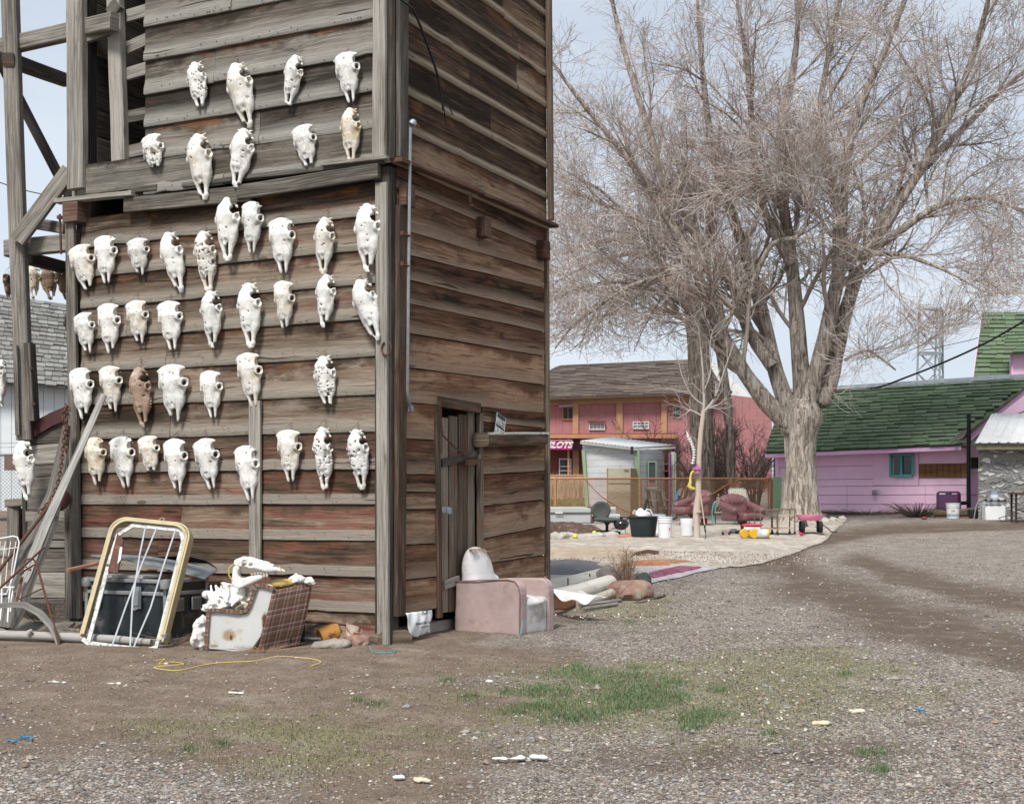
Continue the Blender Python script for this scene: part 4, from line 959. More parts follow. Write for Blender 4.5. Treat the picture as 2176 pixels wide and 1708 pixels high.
mb=MB(); mb.tube([pt(-10,1258,12.4),pt(40,1212,12.4),pt(94,1162,12.45)],.011,7); mb.build('iron_bar',RU,pl)
for c_,r_,t_ in (((62,1196),.055,0),((55,1212),.05,1.2),((70,1205),.035,.6)):
    mb=MB(); cc=pt(*c_,12.42); mb.tube([cc+Vector((math.cos(a)*r_,math.sin(a)*.03,math.sin(a+t_)*r_*.7)) for a in [k*math.pi/7 for k in range(11)]],.008,6); mb.build('iron_ring',RU,pl)
mb=MB(); mb.sweep([pt(47,1225,12.47),pt(40,1262,12.44),pt(33,1284,12.44)],[(-.012,-.005),(.012,-.005),(.012,.005),(-.012,.005)],up=(0,-1,0)); mb.build('iron_strap',rusty('strap_red',(.2,.08,.06),.5),pl)
# white wire chair cut by the frame edge
wc=thing('wire_garden_chair','white bent wire garden chair at the left edge of the yard','chair',(0,0,0)); WH=plain('white_enamel',(.75,.76,.75),.4,.1,10)
def wp(*l): return [pt(x,y,d) for x,y,d in l]
mb=MB(); mb.tube(wp((-30,1150,12.9),(0,1144,12.9),(28,1139,12.9),(37,1141,12.9),(41,1152,12.9),(34,1190,12.85),(26,1230,12.8),(14,1262,12.8),(-30,1262,12.8)),.008,6); mb.build('back_frame',WH,wc)
mb=MB()
for k in range(5): mb.tube(wp((-22+k*11,1246,12.8),(-18+k*11,1200,12.85),(-10+k*11,1150,12.9)),.0045,5)
mb.tube(wp((-30,1172,12.88),(36,1163,12.88)),.0045,5); mb.build('back_wires',WH,wc)
mb=MB(); mb.tube(wp((-30,1248,12.6),(30,1247,12.6),(26,1252,12.8)),.007,6); mb.build('seat_edge',WH,wc)
for l in (((22,1248,12.6),(19,1275,12.5),(16,1322,12.35)),((28,1250,12.8),(24,1275,12.7),(22,1300,12.6)),((4,1250,12.6),(3,1290,12.5),(0,1318,12.4))):
    mb=MB(); mb.tube(wp(*l),.0075,6); mb.build('leg',WH,wc)
# logs, bars and boards on the ground
mb=MB(); mb.tube([gd(-60,12.45,.045),gd(60,12.3,.05),gd(150,12.2,.045),gd(250,12.05,.045),gd(322,11.95,.035)],[.045,.040,.044,.037,.028],12); mb.tube([gd(62,12.25,.08),gd(66,12.22,.11)],[.03,.012],8); o=mb.build('ground_log',WL,smooth=60); tag(o,'long pale barkless log lying on the dirt in front of the black trunk','log')
for k,(a,b_) in enumerate((((-60,12.75),(236,12.25)),((-60,12.85),(225,12.35)),((20,12.7),(258,12.2)))):
    mb=MB(); mb.beam(gd(*a,.03+k*.012),gd(*b_,.03+k*.012),.04,.012,up=UP,rough=.004); o=mb.build('iron_strip',RU); tag(o,['rusty flat iron strip just behind the pale log','rusty iron strip farthest behind the pale log','short rusty iron strip ending under the yellow frame'][k],'iron strip')
for k,(a,b_,w_) in enumerate((((0,13.1),(150,13.0),.22),((60,13.3),(170,13.1),.14),((90,12.9),(175,12.6),.10))):
    mb=MB(); mb.beam(gd(*a,.03),gd(*b_,.04),.03,w_,up=N1*.0+Vector((0,.9,.25)),rough=.006); o=mb.build('loose_board',WG); tag(o,['wide grey loose board flat under the low plank wall','grey board lying at the foot of the left corner post','narrow splintered board by the foot of the yellow frame'][k],'board')
# ================================================================ TRUNK, FRAME
RZ1=math.atan2(-D1.y,-D1.x)      # x axis of things set parallel to the front wall, pointing image right
BLK=plain('black_laminate',(.018,.026,.03),.42,.5,5,dirt=(.14,.13,.12),dirtamt=.22,spec=.5)
c_=gd(352,12.12); tk=thing('flight_case','scuffed black flight case trunk with aluminium edges under the corrugated panel','trunk',(0,0,0))
tk.location=c_; tk.rotation_euler.z=RZ1
LW,LD,LH=.93,.56,.56
mb=MB(); mb.box((-LW/2,LD/2,LH*.4),(LW,LD,LH*.8)); mb.build('box_body',BLK,tk,bevel=.01)
mb=MB(); mb.box((-LW/2,LD/2,LH*.90),(LW,LD,LH*.18)); mb.build('lid',BLK,tk,bevel=.01)
e=.035
def edge(a,b): mb=MB(); mb.box(((a[0]+b[0])/2,(a[1]+b[1])/2,(a[2]+b[2])/2),(abs(a[0]-b[0])+e,abs(a[1]-b[1])+e,abs(a[2]-b[2])+e)); mb.build('metal_edge',ZN,tk,bevel=.006)
for z in (.002+e/2,LH*.79,LH*.99): 
    edge((-LW,.0,z),(0,.0,z)); edge((0,.0,z),(0,LD,z))
for x,y in ((-LW,0),(0,0),(0,LD)): edge((x,y,.02),(x,y,LH))
for x in (-.80,-.32):
    mb=MB(); mb.box((x,-.022,LH*.72),(.11,.012,.20)); mb.box((x,-.032,LH*.72),(.075,.012,.15)); mb.tube([(x-.03,-.04,LH*.55),(x,-.045,LH*.52),(x+.03,-.04,LH*.55)],.008,6); mb.build('latch',ZN,tk,bevel=.004)
for y in (.16,.40):
    mb=MB(); mb.box((.02,y,.34),(.012,.13,.12)); mb.build('handle',ZN,tk,bevel=.006); mb=MB(); mb.box((.028,y,.34),(.008,.10,.085)); mb.build('handle_cup',plain('dull_zinc',(.2,.21,.22),.5,metal=.5),tk)
for x,y in ((-LW,0),(0,0)): 
    for z in (.05,LH*.95): mb=MB(); mb.lathe([(0,-.045),(.05,-.04),(.055,0),(.05,.04),(0,.045)],(x,y,z),12); mb.build('corner_cap',ZN,tk)
mb=MB(); mb.box((-LW*.62,LD*.4,LH*1.0+.022),(.55,.36,.012)); 
for k in range(14): mb.box((-LW*.62-.26+k*.04,LD*.4,LH+.032),(.018,.36,.012))
o=mb.build('ribbed_board',plain('grey_white',(.45,.45,.43),.7,.2),tk); o.parent=None; o.location=c_; o.rotation_euler.z=RZ1; tag(o,'grey white ribbed board lying on top of the black trunk','board')
# corrugated grey panel on top
mb=MB(); a=pt(190,1190,12.75);
def cg(u,v):
    p0=pt(192,1186,12.62).lerp(pt(436,1236,12.35),u); p1=pt(250,1184,13.0).lerp(pt(462,1218,12.75),u); p=p0.lerp(p1,v); return p+UP*(.012*abs(math.sin(v*math.pi*7))+.03*math.sin(u*3.1)+.02)
mb.grid(cg,20,60); o=mb.build('corrugated_panel',plain('grey_plastic',(.17,.195,.21),.45,.25,6,dirt=(.4,.4,.38),dirtamt=.15),thick=.006); tag(o,'grey corrugated plastic panel lying across the black trunk','panel')
mb=MB(); mb.sweep([pt(300,1190,13.0),pt(380,1187,13.0),pt(405,1187,12.95),pt(440,1196,12.9),pt(475,1224,12.85),pt(500,1250,12.8)],[(-.05,-.004),(.05,-.004),(.05,.004),(-.05,.004)],up=(0,.6,.8)); o=mb.build('rubber_strip',plain('black_rubber',(.015,.015,.015),.6)); tag(o,'black rubber strip arching behind the corrugated panel','rubber strip')
mb=MB(); mb.beam(pt(143,1211,12.35),pt(222,1194,12.7),.05,.028,up=UP,rough=.002); o=mb.build('split_stick',plain('raw_pine',(.38,.19,.11),.7,.3,9)); tag(o,'orange brown broken stick poking left off the black trunk','stick')
# leaning yellow frame
fr=thing('leaning_frame','tall cream enamelled metal frame with sagging grey straps leaning on the black trunk','frame',(0,0,0))
BLp,BRp,TLp,TRp=gd(172,12.02,.03),gd(347,11.83,.0),pt(245,1101,12.5),pt(412,1118,12.3)
def fp(u,v): return BLp.lerp(BRp,u).lerp(TLp.lerp(TRp,u),v)
NF=((BRp-BLp).cross(TLp-BLp)).normalized(); 
if NF.y>0: NF=-NF
CR=plain('cream_enamel',(.46,.39,.23),.5,.15,9,dirt=(.2,.12,.06),dirtamt=.15); WE=plain('chipped_white',(.60,.63,.62),.6,.15,30,dirt=(.22,.2,.18),dirtamt=.55)
def rr(u0,v0,u1,v1,ru,rv,n=7,open_=True):
    q=[(u0,v0)]
    for k in range(n+1): a=math.pi-math.pi/2*k/n; q.append((u0+ru+ru*math.cos(a),v1-rv+rv*math.sin(a)))
    for k in range(n+1): a=math.pi/2-math.pi/2*k/n; q.append((u1-ru+ru*math.cos(a),v1-rv+rv*math.sin(a)))
    q.append((u1,v0)); return q
path=[fp(u,v) for u,v in rr(0,0.04,1,1,.19,.12)]
mb=MB(); mb.sweep([p+NF*.0 for p in path],[(-.008,-.045),(.008,-.045),(.008,.045),(-.008,.045)],up=NF); mb.build('outer_rim',CR,fr,smooth=50)
path=[fp(u,v) for u,v in rr(.03,0.05,.97,.985,.19,.12)]
mb=MB(); mb.sweep([p+NF*.045 for p in path],[(-.013,-.004),(.013,-.004),(.013,.004),(-.013,.004)],up=NF); mb.build('rim_lip',CR,fr,smooth=50)
for nm,q in (('inner_rail',[(.10,.0),(.09,.45),(.085,.60)]),('inner_rail',[(.085,.62),(.10,.86),(.26,.955)]),('top_rail',[(.24,.955),(.88,.955)]),('inner_rail',[(.86,.96),(.925,.86),(.93,.10)]),('corner_gusset',[(.93,.12),(.92,.0),(.80,-.035)]),('bottom_rail',[(.82,-.03),(.14,-.01)]),('corner_gusset',[(.02,.02),(.13,-.02)])):
    mb=MB(); mb.sweep([fp(*p)+NF*.01 for p in q],[(-.019,-.007),(.019,-.007),(.019,.007),(-.019,.007)],up=NF); mb.build(nm,WE,fr)
for q in ([(.42,.95),(.44,.72),(.50,.35),(.62,-.02)],[(.56,.95),(.50,.66),(.44,.3),(.40,-.02)],[(.80,.95),(.76,.6),(.74,.3),(.66,-.02)]):
    mb=MB(); mb.sweep([fp(*p)+NF*.018 for p in q],[(-.0075,-.0025),(.0075,-.0025),(.0075,.0025),(-.0075,.0025)],up=NF); mb.build('strap',plain('grey_strap',(.40,.43,.46),.5,.2),fr)
mb=MB(); mb.prism([fp(u,v)+NF*.03 for u,v in ((.10,.87),(.20,.82),(.24,.55),(.11,.56))],-NF*.015); mb.build('rusty_plate',rusty('plate_rust',(.20,.09,.06),.75),fr)
mb=MB(); mb.prism([fp(u,v)+NF*.036 for u,v in ((.185,.76),(.215,.76),(.235,.66),(.21,.62))],-NF*.002); mb.build('peeled_patch',plain('peeled_white',(.75,.75,.72),.7),fr)
mb=MB(); mb.tube([fp(.55,1.02),fp(.58,1.045),fp(.61,1.04),fp(.61,1.01)],.005,5); mb.build('hook',CR,fr)
mb=MB(); mb.lathe([(0,-.02),(.035,-.015),(.035,.015),(0,.02)],fp(.99,.09)+NF*.02,10); mb.build('hinge_cap',ZN,fr)
# ================================================================ CHAIR CARCASS FULL OF BONES
pc=thing('plaid_recliner','collapsed armchair with a stained white side panel and brown plaid back','armchair',(0,0,0))
m,nt,b=newmat('plaid'); uv=node(nt,'ShaderNodeUVMap').outputs[0]; sx=node(nt,'ShaderNodeSeparateXYZ',{'Vector':uv})
def stripes(s,per):
    f=mth(nt,'FRACT',mth(nt,'DIVIDE',s,per)); return f
fx=stripes(sx.outputs[0],.125); fy=stripes(sx.outputs[1],.15)
stops=[(0,(.16,.075,.04)),(.20,(.50,.46,.42)),(.29,(.24,.08,.06)),(.44,(.045,.03,.028)),(.50,(.52,.48,.44)),(.56,(.30,.20,.15)),(.72,(.045,.03,.028)),(.76,(.20,.10,.06)),(.93,(.42,.30,.10)),(.955,(.17,.08,.05))]
ca=ramp(nt,fx,stops,'CONSTANT'); cb=ramp(nt,fy,stops,'CONSTANT'); tw=mth(nt,'GREATER_THAN',mth(nt,'FRACT',mth(nt,'MULTIPLY',mth(nt,'ADD',sx.outputs[0],sx.outputs[1]),90.0)),.5); pcx=mixc(nt,mth(nt,'ADD',.35,mth(nt,'MULTIPLY',tw,.3)),ca,cb); pcx=mixc(nt,.35,pcx,mixc(nt,1.0,ca,cb,'MULTIPLY'))
pcx=mixc(nt,mth(nt,'MULTIPLY',noise(nt,uv,14,5,.6),.2),pcx,(.35,.31,.28)); wv=noise(nt,mapp(nt,uv,(220,220,1)),1,1)
setb(nt,b,pcx,.95,wv,.5,.002,0,.1); PLAID=m
dq=11.72
m,nt,b=newmat('stained_board'); o=node(nt,'ShaderNodeNewGeometry').outputs['Position']; sc_=m
n_=noise(nt,o,14,6,.7); base_=mixc(nt,noise(nt,o,5,5),(.44,.46,.45),(.60,.61,.60)); base_=mixc(nt,ramp(nt,noise(nt,o,9,7,.7),[(.58,0),(.70,1)]),base_,(.42,.36,.27))
for (sx_,sy_,rx,rz,cc_) in ((563,1318,.035,.085,(.12,.05,.02)),(486,1350,.075,.06,(.34,.24,.14)),(491,1354,.018,.03,(.13,.05,.02)),(455,1372,.05,.02,(.30,.22,.15))):
    q=pt(sx_,sy_,dq+(sx_-440)/140*-.06); dd=node(nt,'ShaderNodeVectorMath',{0:mapp(nt,o,(1/rx,.5/rx,1/rz),(-q.x/rx,-q.y*.5/rx,-q.z/rz))},operation='LENGTH').outputs['Value']
    base_=mixc(nt,ramp(nt,mth(nt,'ADD',dd,mth(nt,'MULTIPLY',mth(nt,'SUBTRACT',n_,.5),1.1)),[(.55,1),(1.0,0)]),base_,cc_)
setb(nt,b,base_,.6,n_,.15,.004)
dq=11.72
sp=[(444,1298),(472,1300),(505,1304),(524,1302),(532,1288),(541,1262),(547,1247),(558,1247),(581,1253),(572,1290),(554,1352),(540,1372),(526,1388),(480,1382),(440,1378),(441,1340)]
mb=MB(); mb.prism([pt(x,y,dq+(x-440)/140*-.06) for x,y in sp],(.02,.05,0)); mb.build('side_panel',sc_,pc,bevel=.006)
mb=MB(); mb.sweep([pt(x,y,dq-.01+(x-440)/140*-.06) for x,y in ((438,1378),(440,1340),(443,1300),(449,1295),(475,1296),(505,1300),(523,1297),(531,1284),(540,1258),(546,1243),(556,1242),(583,1250))],[(-.014,-.02),(.014,-.02),(.014,.02),(-.014,.02)],up=(0,-1,0)); mb.build('plaid_piping',PLAID,pc)
def pg(u,v):
    a=Vector((581,1254)).lerp(Vector((663,1238)),u); b2=Vector((547,1392)).lerp(Vector((632,1373)),u); q=a.lerp(b2,v)
    d=11.66+u*.33-.03*math.sin(math.pi*v)+v*-.02; return pt(q.x+3*math.sin(v*3)*u,q.y+(4*math.sin(u*3.14) if v>.9 else 0),d)
mb=MB(); mb.grid(pg,14,14,uvs=(.45,.58)); mb.build('plaid_back',PLAID,pc,thick=.02)
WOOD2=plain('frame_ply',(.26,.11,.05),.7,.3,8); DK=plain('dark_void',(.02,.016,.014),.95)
mb=MB(); mb.prism([pt(x,y,11.74) for x,y in ((576,1262),(583,1262),(548,1390),(536,1384))],(.0,.08,0)); mb.build('frame_rail',WOOD2,pc)
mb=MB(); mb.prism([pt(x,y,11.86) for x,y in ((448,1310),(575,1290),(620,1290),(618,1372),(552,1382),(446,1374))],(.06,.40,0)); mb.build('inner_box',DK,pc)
FLUFF=plain('cotton_stuffing',(.72,.71,.68),.95,.12,14,bs=.6,dirt=(.35,.28,.2),dirtamt=.12,fine=90,bd=.01)
def blobs(name,bl,mat,par,res=.009,k=.02,nz=.045,ns=22,seed=3):
    bl=[(Vector(c),r) for c,r in bl]; lo=[min(c[i]-(r if isinstance(r,float) else max(r)) for c,r in bl)-.05 for i in range(3)]; hi=[max(c[i]+(r if isinstance(r,float) else max(r)) for c,r in bl)+.05 for i in range(3)]
    def f(X,Y,Z):
        D=None
        for c,r in bl:
            q=ell(X,Y,Z,c,(r,r,r) if isinstance(r,float) else r); D=q if D is None else smin(D,q,k)
        return D+n3(X,Y,Z,ns,seed)*nz*1.6+n3(X,Y,Z,ns*3,seed+4)*nz*.6
    return sdfobj(name,f,lo,hi,res,mat,par)
blobs('stuffing',[(pt(424,1335,11.8),(.05,.06,.09)),(pt(415,1360,11.78),(.04,.05,.07)),(pt(430,1362,11.8),(.05,.05,.07)),(pt(432,1318,11.82),(.05,.06,.05))],FLUFF,pc,seed=2)
blobs('stuffing',[(pt(470,1290,11.9),(.13,.12,.035)),(pt(510,1290,11.92),(.10,.12,.04)),(pt(452,1276,11.95),(.05,.06,.08)),(pt(440,1262,11.95),(.03,.05,.05))],FLUFF,pc,seed=5)
blobs('bone_scraps',[(pt(456+q*11,1283-(q%3)*9,11.80+.03*(q%2)),(.035,.03,.018+.012*(q%2))) for q in range(8)]+[(pt(470+q*16,1268-(q%2)*8,11.86),(.02,.03,.045)) for q in range(5)],BW,pc,nz=.03,ns=16,seed=12)
blobs('stuffing',[(pt(634,1231,11.95),(.07,.07,.045)),(pt(655,1236,11.95),(.05,.05,.025)),(pt(668,1239,11.93),(.02,.02,.012)),(pt(590,1249,11.85),(.04,.05,.016)),(pt(560,1246,11.85),(.07,.06,.016))],FLUFF,pc,seed=8)
blobs('foam',[(pt(603,1238,11.92),(.12,.07,.035)),(pt(588,1243,11.9),(.06,.06,.03))],plain('yellow_foam',(.52,.37,.12),.9,.15,20),pc,k=.05,nz=.006)
blobs('frayed_hem',[(pt(480+q*9,1389-(q%3),11.76+.02*(q%2)),(.03,.05,.03)) for q in range(12)],plain('rotted_fabric',(.07,.05,.038),.95,.4,20),pc,nz=.05,ns=30,seed=9)
BG_='loose bones heaped on the plaid armchair'
# horse skull with its lower jaw, lying on top, nose to the right
hs=thing('horse_skull','big skull with its lower jaw and teeth, tied on top of the plaid armchair','skull',pt(497,1203,11.8),0,BG_)
V,Fc=sdf_mesh(skull_fn('horse',dict(seed=91,w=.8)),(-.26,-.02,-1.05),(.26,.27,.08),.013)
L=.45; Mq=Matrix(((0,0,-1),(-1,0,0),(0,1,0))); Mt=Matrix.Rotation(R(9),3,'Y'); V2=(np.array(Mt@Mq)@(V*L).T).T; npmesh('cranium',V2,Fc,BW,hs)
def jaw(X,Y,Z):
    A=np.abs(Y); D=cap(X,A,Z,(.03,.045,-.02),(.035,.045,-.13),.030,.045)
    D=smin(D,cap(X,A,Z,(.06,.045,-.145),(.30,.02,-.075),.042,.022),.04); D=smin(D,cap(X,A,Z,(.28,.02,-.08),(.40,.0,-.035),.022,.016),.03)
    D=smax(D,A-.06,.01); D=smax(D,.022-A+np.clip(X-.2,0,1)*.4,.01); D=smax(D,-ell(X,Y,Z,(.09,0,-.055),(.045,.2,.045)),.015)
    return D+n3(X,Y,Z,30,2)*.004
sdfobj('lower_jaw',jaw,(-.05,-.12,-.24),(.46,.12,.05),.007,BW,hs)
mb=MB()
for k in range(6): 
    for zz in (-.062,-.094): mb.box((.165+k*.026,-.035,zz+k*.0035),(.021,.018,.028))
mb.build('teeth',BT,hs,bevel=.003)
mb=MB(); mb.tube([(.02,-.06,.03),(-.03,-.06,-.01),(-.035,-.05,-.07),(.0,-.06,-.12)],.005,6); mb.tube([(.40,-.02,-.0),(.42,-.04,-.03),(.43,-.03,-.06)],.005,6)
o=mb.build('yellow_rope',plain('yellow_rope_m',(.60,.48,.13),.8)); o.location=pt(497,1203,11.8); tag(o,'yellow rope wrapped round the jawed skull','rope')
def lay(px,py,d,L,kind,lab,rx,ry,rz,seed,mat=BW):
    t=thing(('horse' if kind==H else 'cow')+'_skull',lab,'skull',pt(px,py,d),0,BG_); t.rotation_euler=(rx,ry,rz)
    V,Fc=sdf_mesh(skull_fn(kind,dict(seed=seed,w=1.1)),(-.34,-.02,-1.05),(.34,.27,.08),.018); V=V-np.array([0,.1,-.4]); npmesh('cranium',V*L,Fc,mat,t); return t
lay(492,1262,11.82,.34,K,'round cow skull facing out below the jawed skull',R(-60),R(20),R(15),101)
lay(462,1275,11.84,.30,K,'upturned skull at the left end of the armchair pile',R(30),R(150),R(-10),102)
lay(536,1264,11.85,.28,H,'shadowed skull wedged under the jaw in the armchair pile',R(-40),R(-60),R(10),103,BY)
def bonestick(name,a,b,r,lab,mat=BW):
    mb=MB(); a=Vector(a);b=Vector(b); mb.tube([a,a.lerp(b,.12),a.lerp(b,.5),a.lerp(b,.88),b],[r*1.6,r,r*.8,r,r*1.7],8); o=mb.build(name,mat); tag(o,lab,'bone',BG_)
bonestick('bone',pt(520,1292,11.75),pt(547,1270,11.8),.014,'slanting grey bone at the right of the armchair heap',BY)
bonestick('bone',pt(470,1290,11.74),pt(500,1282,11.76),.012,'short bone lying on the front of the armchair heap')
mb=MB(); mb.sweep([pt(520,1280,11.72),pt(500,1292,11.7),pt(512,1306,11.68),pt(530,1302,11.68),pt(548,1288,11.7)],[(.004,0),(0,.004),(-.004,0),(0,-.004)]); o=mb.build('looped_yellow_twine',_m['yellow_rope_m']); tag(o,'yellow cord loop hanging on the white side panel','cord')
# yellow rope on the dirt
mb=MB(); rp=[(332,1405),(350,1402),(338,1412),(365,1408),(390,1413),(330,1418),(345,1424),(380,1426),(430,1415),(475,1409),(530,1407),(560,1402),(590,1396),(640,1399),(675,1404),(680,1410),(660,1417)]
pp=[gp(x,y)+UP*.008 for x,y in rp]; sm=[]
for i in range(len(pp)-1):
    p0,p1,p2,p3=pp[max(i-1,0)],pp[i],pp[i+1],pp[min(i+2,len(pp)-1)]
    for k in range(5):
        t=k/5; sm.append(.5*((2*p1)+(p2-p0)*t+(2*p0-5*p1+4*p2-p3)*t*t+(3*p1-p0-3*p2+p3)*t**3))
mb.tube(sm,.005,5); o=mb.build('ground_rope',_m['yellow_rope_m']); tag(o,'tangled yellow rope lying on the dirt in front of the plaid armchair','rope')
# rusty cans, stones, pipe
ct=thing('rusty_drum','orange rusted open drum lying near the tower corner','drum',pt(700,1348,12.25)); mt=Matrix.Rotation(R(72),3,'Y')@Matrix.Identity(3)
mb=MB(); mb.lathe([(0,-.09),(.085,-.09),(.088,-.085),(.086,0),(.088,.09),(.080,.09),(.078,-.08),(0,-.08)],(0,0,0),20,Matrix.Rotation(R(25),3,'Z')@mt); mb.build('drum_shell',rusty('orange_can',(.45,.22,.05),.4),ct)
mb=MB(); mb.lathe([(.089,.084),(.093,.09),(.089,.096),(.084,.09)],(0,0,0),20,Matrix.Rotation(R(25),3,'Z')@mt); mb.build('rim',rusty('rim_rust',(.25,.2,.17),.6),ct)
def crush(name,c,r,h,rx,rz,lab,mat,seed):
    mb=MB(); M=Matrix.Rotation(rz,3,'Z')@Matrix.Rotation(rx,3,'Y'); mb.lathe([(0,-h/2),(r,-h/2),(r*.93,-h*.1),(r*.85,h*.15),(r,h/2),(r*.9,h/2),(r*.8,-h*.4),(0,-h*.4)],(0,0,0),16,M)
    mb.v=[v+Vector((n1(v.z*14+seed,1),n1(v.x*14+seed,2),n1(v.y*12+seed,3)))*.11*r/.09 for v in mb.v]; o=mb.build(name,mat,loc=c); tag(o,lab,'can'); return o
crush('crushed_can',pt(752,1348,12.15),.088,.16,R(25),.4,'crushed red and cream rusted can right of the orange drum',rusty('redcream_can',(.50,.42,.34),.55,rust=(.22,.07,.04)),3)
crush('rusty_tin',pt(706,1370,12.0),.035,.10,R(85),.1,'small rusted tin lying in front of the orange drum',rusty('tin_rust',(.3,.13,.09),.7),7)
mb=MB(); mb.tube([pt(640,1321,12.35),pt(690,1322,12.3),pt(730,1326,12.22),pt(757,1333,12.12)],.011,7); o=mb.build('rusty_pipe',RU); tag(o,'thin rusty pipe resting on the cans at the wall foot','pipe')
mb=MB(); mb.tube([gd(628,12.25,.03),gd(700,12.2,.03)],.016,8); mb.tube([gd(628,12.25,.03),gd(634,12.22,.05)],.028,10); o=mb.build('grey_pipe',ZN); tag(o,'short grey pipe lying beside the plaid armchair','pipe')
def rock(name,c,r,lab,mat,seed,rz=0,group=None):
    def f(X,Y,Z): return ell(X,Y,Z,(0,0,0),r)+n3(X,Y,Z,2.2/max(r),seed)*max(r)*.55+n3(X,Y,Z,9/max(r),seed+3)*max(r)*.10
    k=max(r)*1.35; V,Fc=sdf_mesh(f,(-k,-k,-min(r)*1.5),(k,k,min(r)*1.6+.02),max(r)/14); o=npmesh(name,V,Fc,mat); o.location=c; o.rotation_euler.z=rz; tag(o,lab,'rock',group); return o
STG=plain('stone_grey',(.30,.275,.25),.9,.3,9,bs=.5,dirt=(.16,.09,.06),dirtamt=.3); STR=plain('stone_red',(.30,.17,.14),.9,.3,9,bs=.5,dirt=(.42,.38,.3),dirtamt=.45)
rock('flat_rock',gd(700,11.85,.02),(.16,.08,.05),'flat pale grey rock below the orange drum',STG,3); rock('red_rock',gd(762,11.95,.03),(.11,.07,.07),'reddish rock leaning on the crushed can',STR,5,.4)
mb=MB(); mb.tube([gp(*q)+UP*.006 for q in ((785,1374),(790,1384),(800,1388),(822,1388),(838,1386),(842,1380))],.0035,5); o=mb.build('cyan_cord',plain('cyan_cord_m',(.03,.42,.45),.6)); tag(o,'thin turquoise cord on the dirt below the front corner','cord')
# white feed bag pinned under the side wall, with print
bag=thing('feed_bag','white printed paper bag stuffed under the plank wall by the front corner','bag',(0,0,0))
def bgf(u,v):
    q=Vector((862+u*(55-12*v) +v*8,1296+v*(52+5*math.sin(u*5))+ (6*(1-u))*(1-v))); s_=sw(q.x,q.y,.07)[0]; return s_+N2*(.03*math.sin(math.pi*v)*math.sin(math.pi*u*.9+.2)+.008*math.sin(u*19+v*7))
mb=MB(); mb.grid(bgf,16,12); mb.build('bag_sheet',plain('bag_white',(.78,.79,.80),.5,.06,8),bag,thick=.006)
def text(name,s,size,mat,parent,loc,rot,ext=.001,shear=0,bold=0,sx=1.0,align='CENTER'):
    cu=bpy.data.curves.new(name,'FONT'); cu.body=s; cu.size=size; cu.extrude=ext; cu.shear=shear; cu.offset=bold; cu.align_x=align; cu.align_y='CENTER'
    o=bpy.data.objects.new(name,cu); COL.objects.link(o); o.scale=(sx,1,1)
    bpy.context.view_layer.update(); me=bpy.data.meshes.new_from_object(o.evaluated_get(bpy.context.evaluated_depsgraph_get())); bpy.data.objects.remove(o)
    me.materials.clear(); me.materials.append(mat); o=bpy.data.objects.new(name,me); COL.objects.link(o); o.parent=parent; o.location=loc
    if isinstance(rot,Matrix): o.rotation_euler=rot.to_euler()
    else: o.rotation_euler=rot
    o.scale=(sx,1,1); return o
INK=plain('ink',(.02,.03,.03),.6); M2=Matrix((D2,UP,D2.cross(UP))).transposed()
text('lettering',"Natural No Touch Ea",.036,INK,bag,bgf(.62,.47)+N2*.012,M2,sx=1.15); text('lettering',"Huile de touches",.018,INK,bag,bgf(.55,.62)+N2*.014,M2); text('lettering',"SOFT",.075,INK,bag,bgf(.72,.03)+N2*.012,M2)
# ================================================================ SIDE WALL FITTINGS, PINK CHAIR
cd=thing('conduit_pipe','grey metal electrical conduit pipe with a weatherhead on the side wall','conduit',(0,0,0))
mb=MB(); mb.tube([sw(872,272,.14)[0],sw(868,600,.14)[0],sw(866,830,.13)[0],sw(868,850,.11)[0],sw(873,872,.09)[0]],.014,8); mb.build('pipe',ZN,cd)
p=sw(877,262,.15)[0]; mb=MB(); mb.lathe([(0,.035),(.02,.032),(.035,.01),(.036,-.012),(.015,-.022),(0,-.02)],p,12,Matrix.Rotation(R(28),3,'Y')); mb.build('weatherhead',ZN,cd)
for y in (497,562):
    mb=MB(); mb.box(sw(860,y,.12)[0],(.10,.03,.035),math.atan2(D2.y,D2.x)); mb.tube([sw(852,y,.1)[0],sw(874,y+4,.16)[0]],.008,6); mb.build('pipe_clamp',RU,cd)
mb=MB(); mb.box(sw(873,868,.085)[0],(.04,.03,.05),math.atan2(D2.y,D2.x)); mb.build('pipe_boot',ZN,cd)
mb=MB()
for dx in (0,5,9): mb.tube([sw(884+dx*.3,262,.16)[0],sw(890+dx,284,.14)[0],sw(898+dx*1.6,298,.12)[0]],.0025,4)
mb.build('copper_wire',plain('copper',(.4,.16,.08),.5),cd)
mb=MB(); cp=[sw(840,-30,.16)[0],sw(852,0,.16)[0],sw(878,20,.17)[0],sw(893,55,.17)[0],sw(915,115,.16)[0],sw(930,160,.15)[0],sw(938,205,.14)[0],sw(942,235,.13)[0]]
mb.tube(cp,.011,7); mb.tube([p_+D2*.02 for p_ in cp[2:]]+[sw(948,268,.12)[0]],.005,5); mb.tube([sw(940,218,.14)[0],sw(955,228,.12)[0],sw(962,244,.1)[0]],.006,5)
o=mb.build('hanging_cable',_m['black_cable']); tag(o,'black cable hanging loose down the upper side wall','cable')
mb=MB(); c=fw(821,740,.09)[0]; mb.tube([c+(-D1)*(.05*math.sin(a))+UP*(.062*-math.cos(a)) for a in [R(-155+q*31) for q in range(11)]],.008,7); o=mb.build('horseshoe',RU); tag(o,'rusty open iron ring nailed on the front corner post','ring')
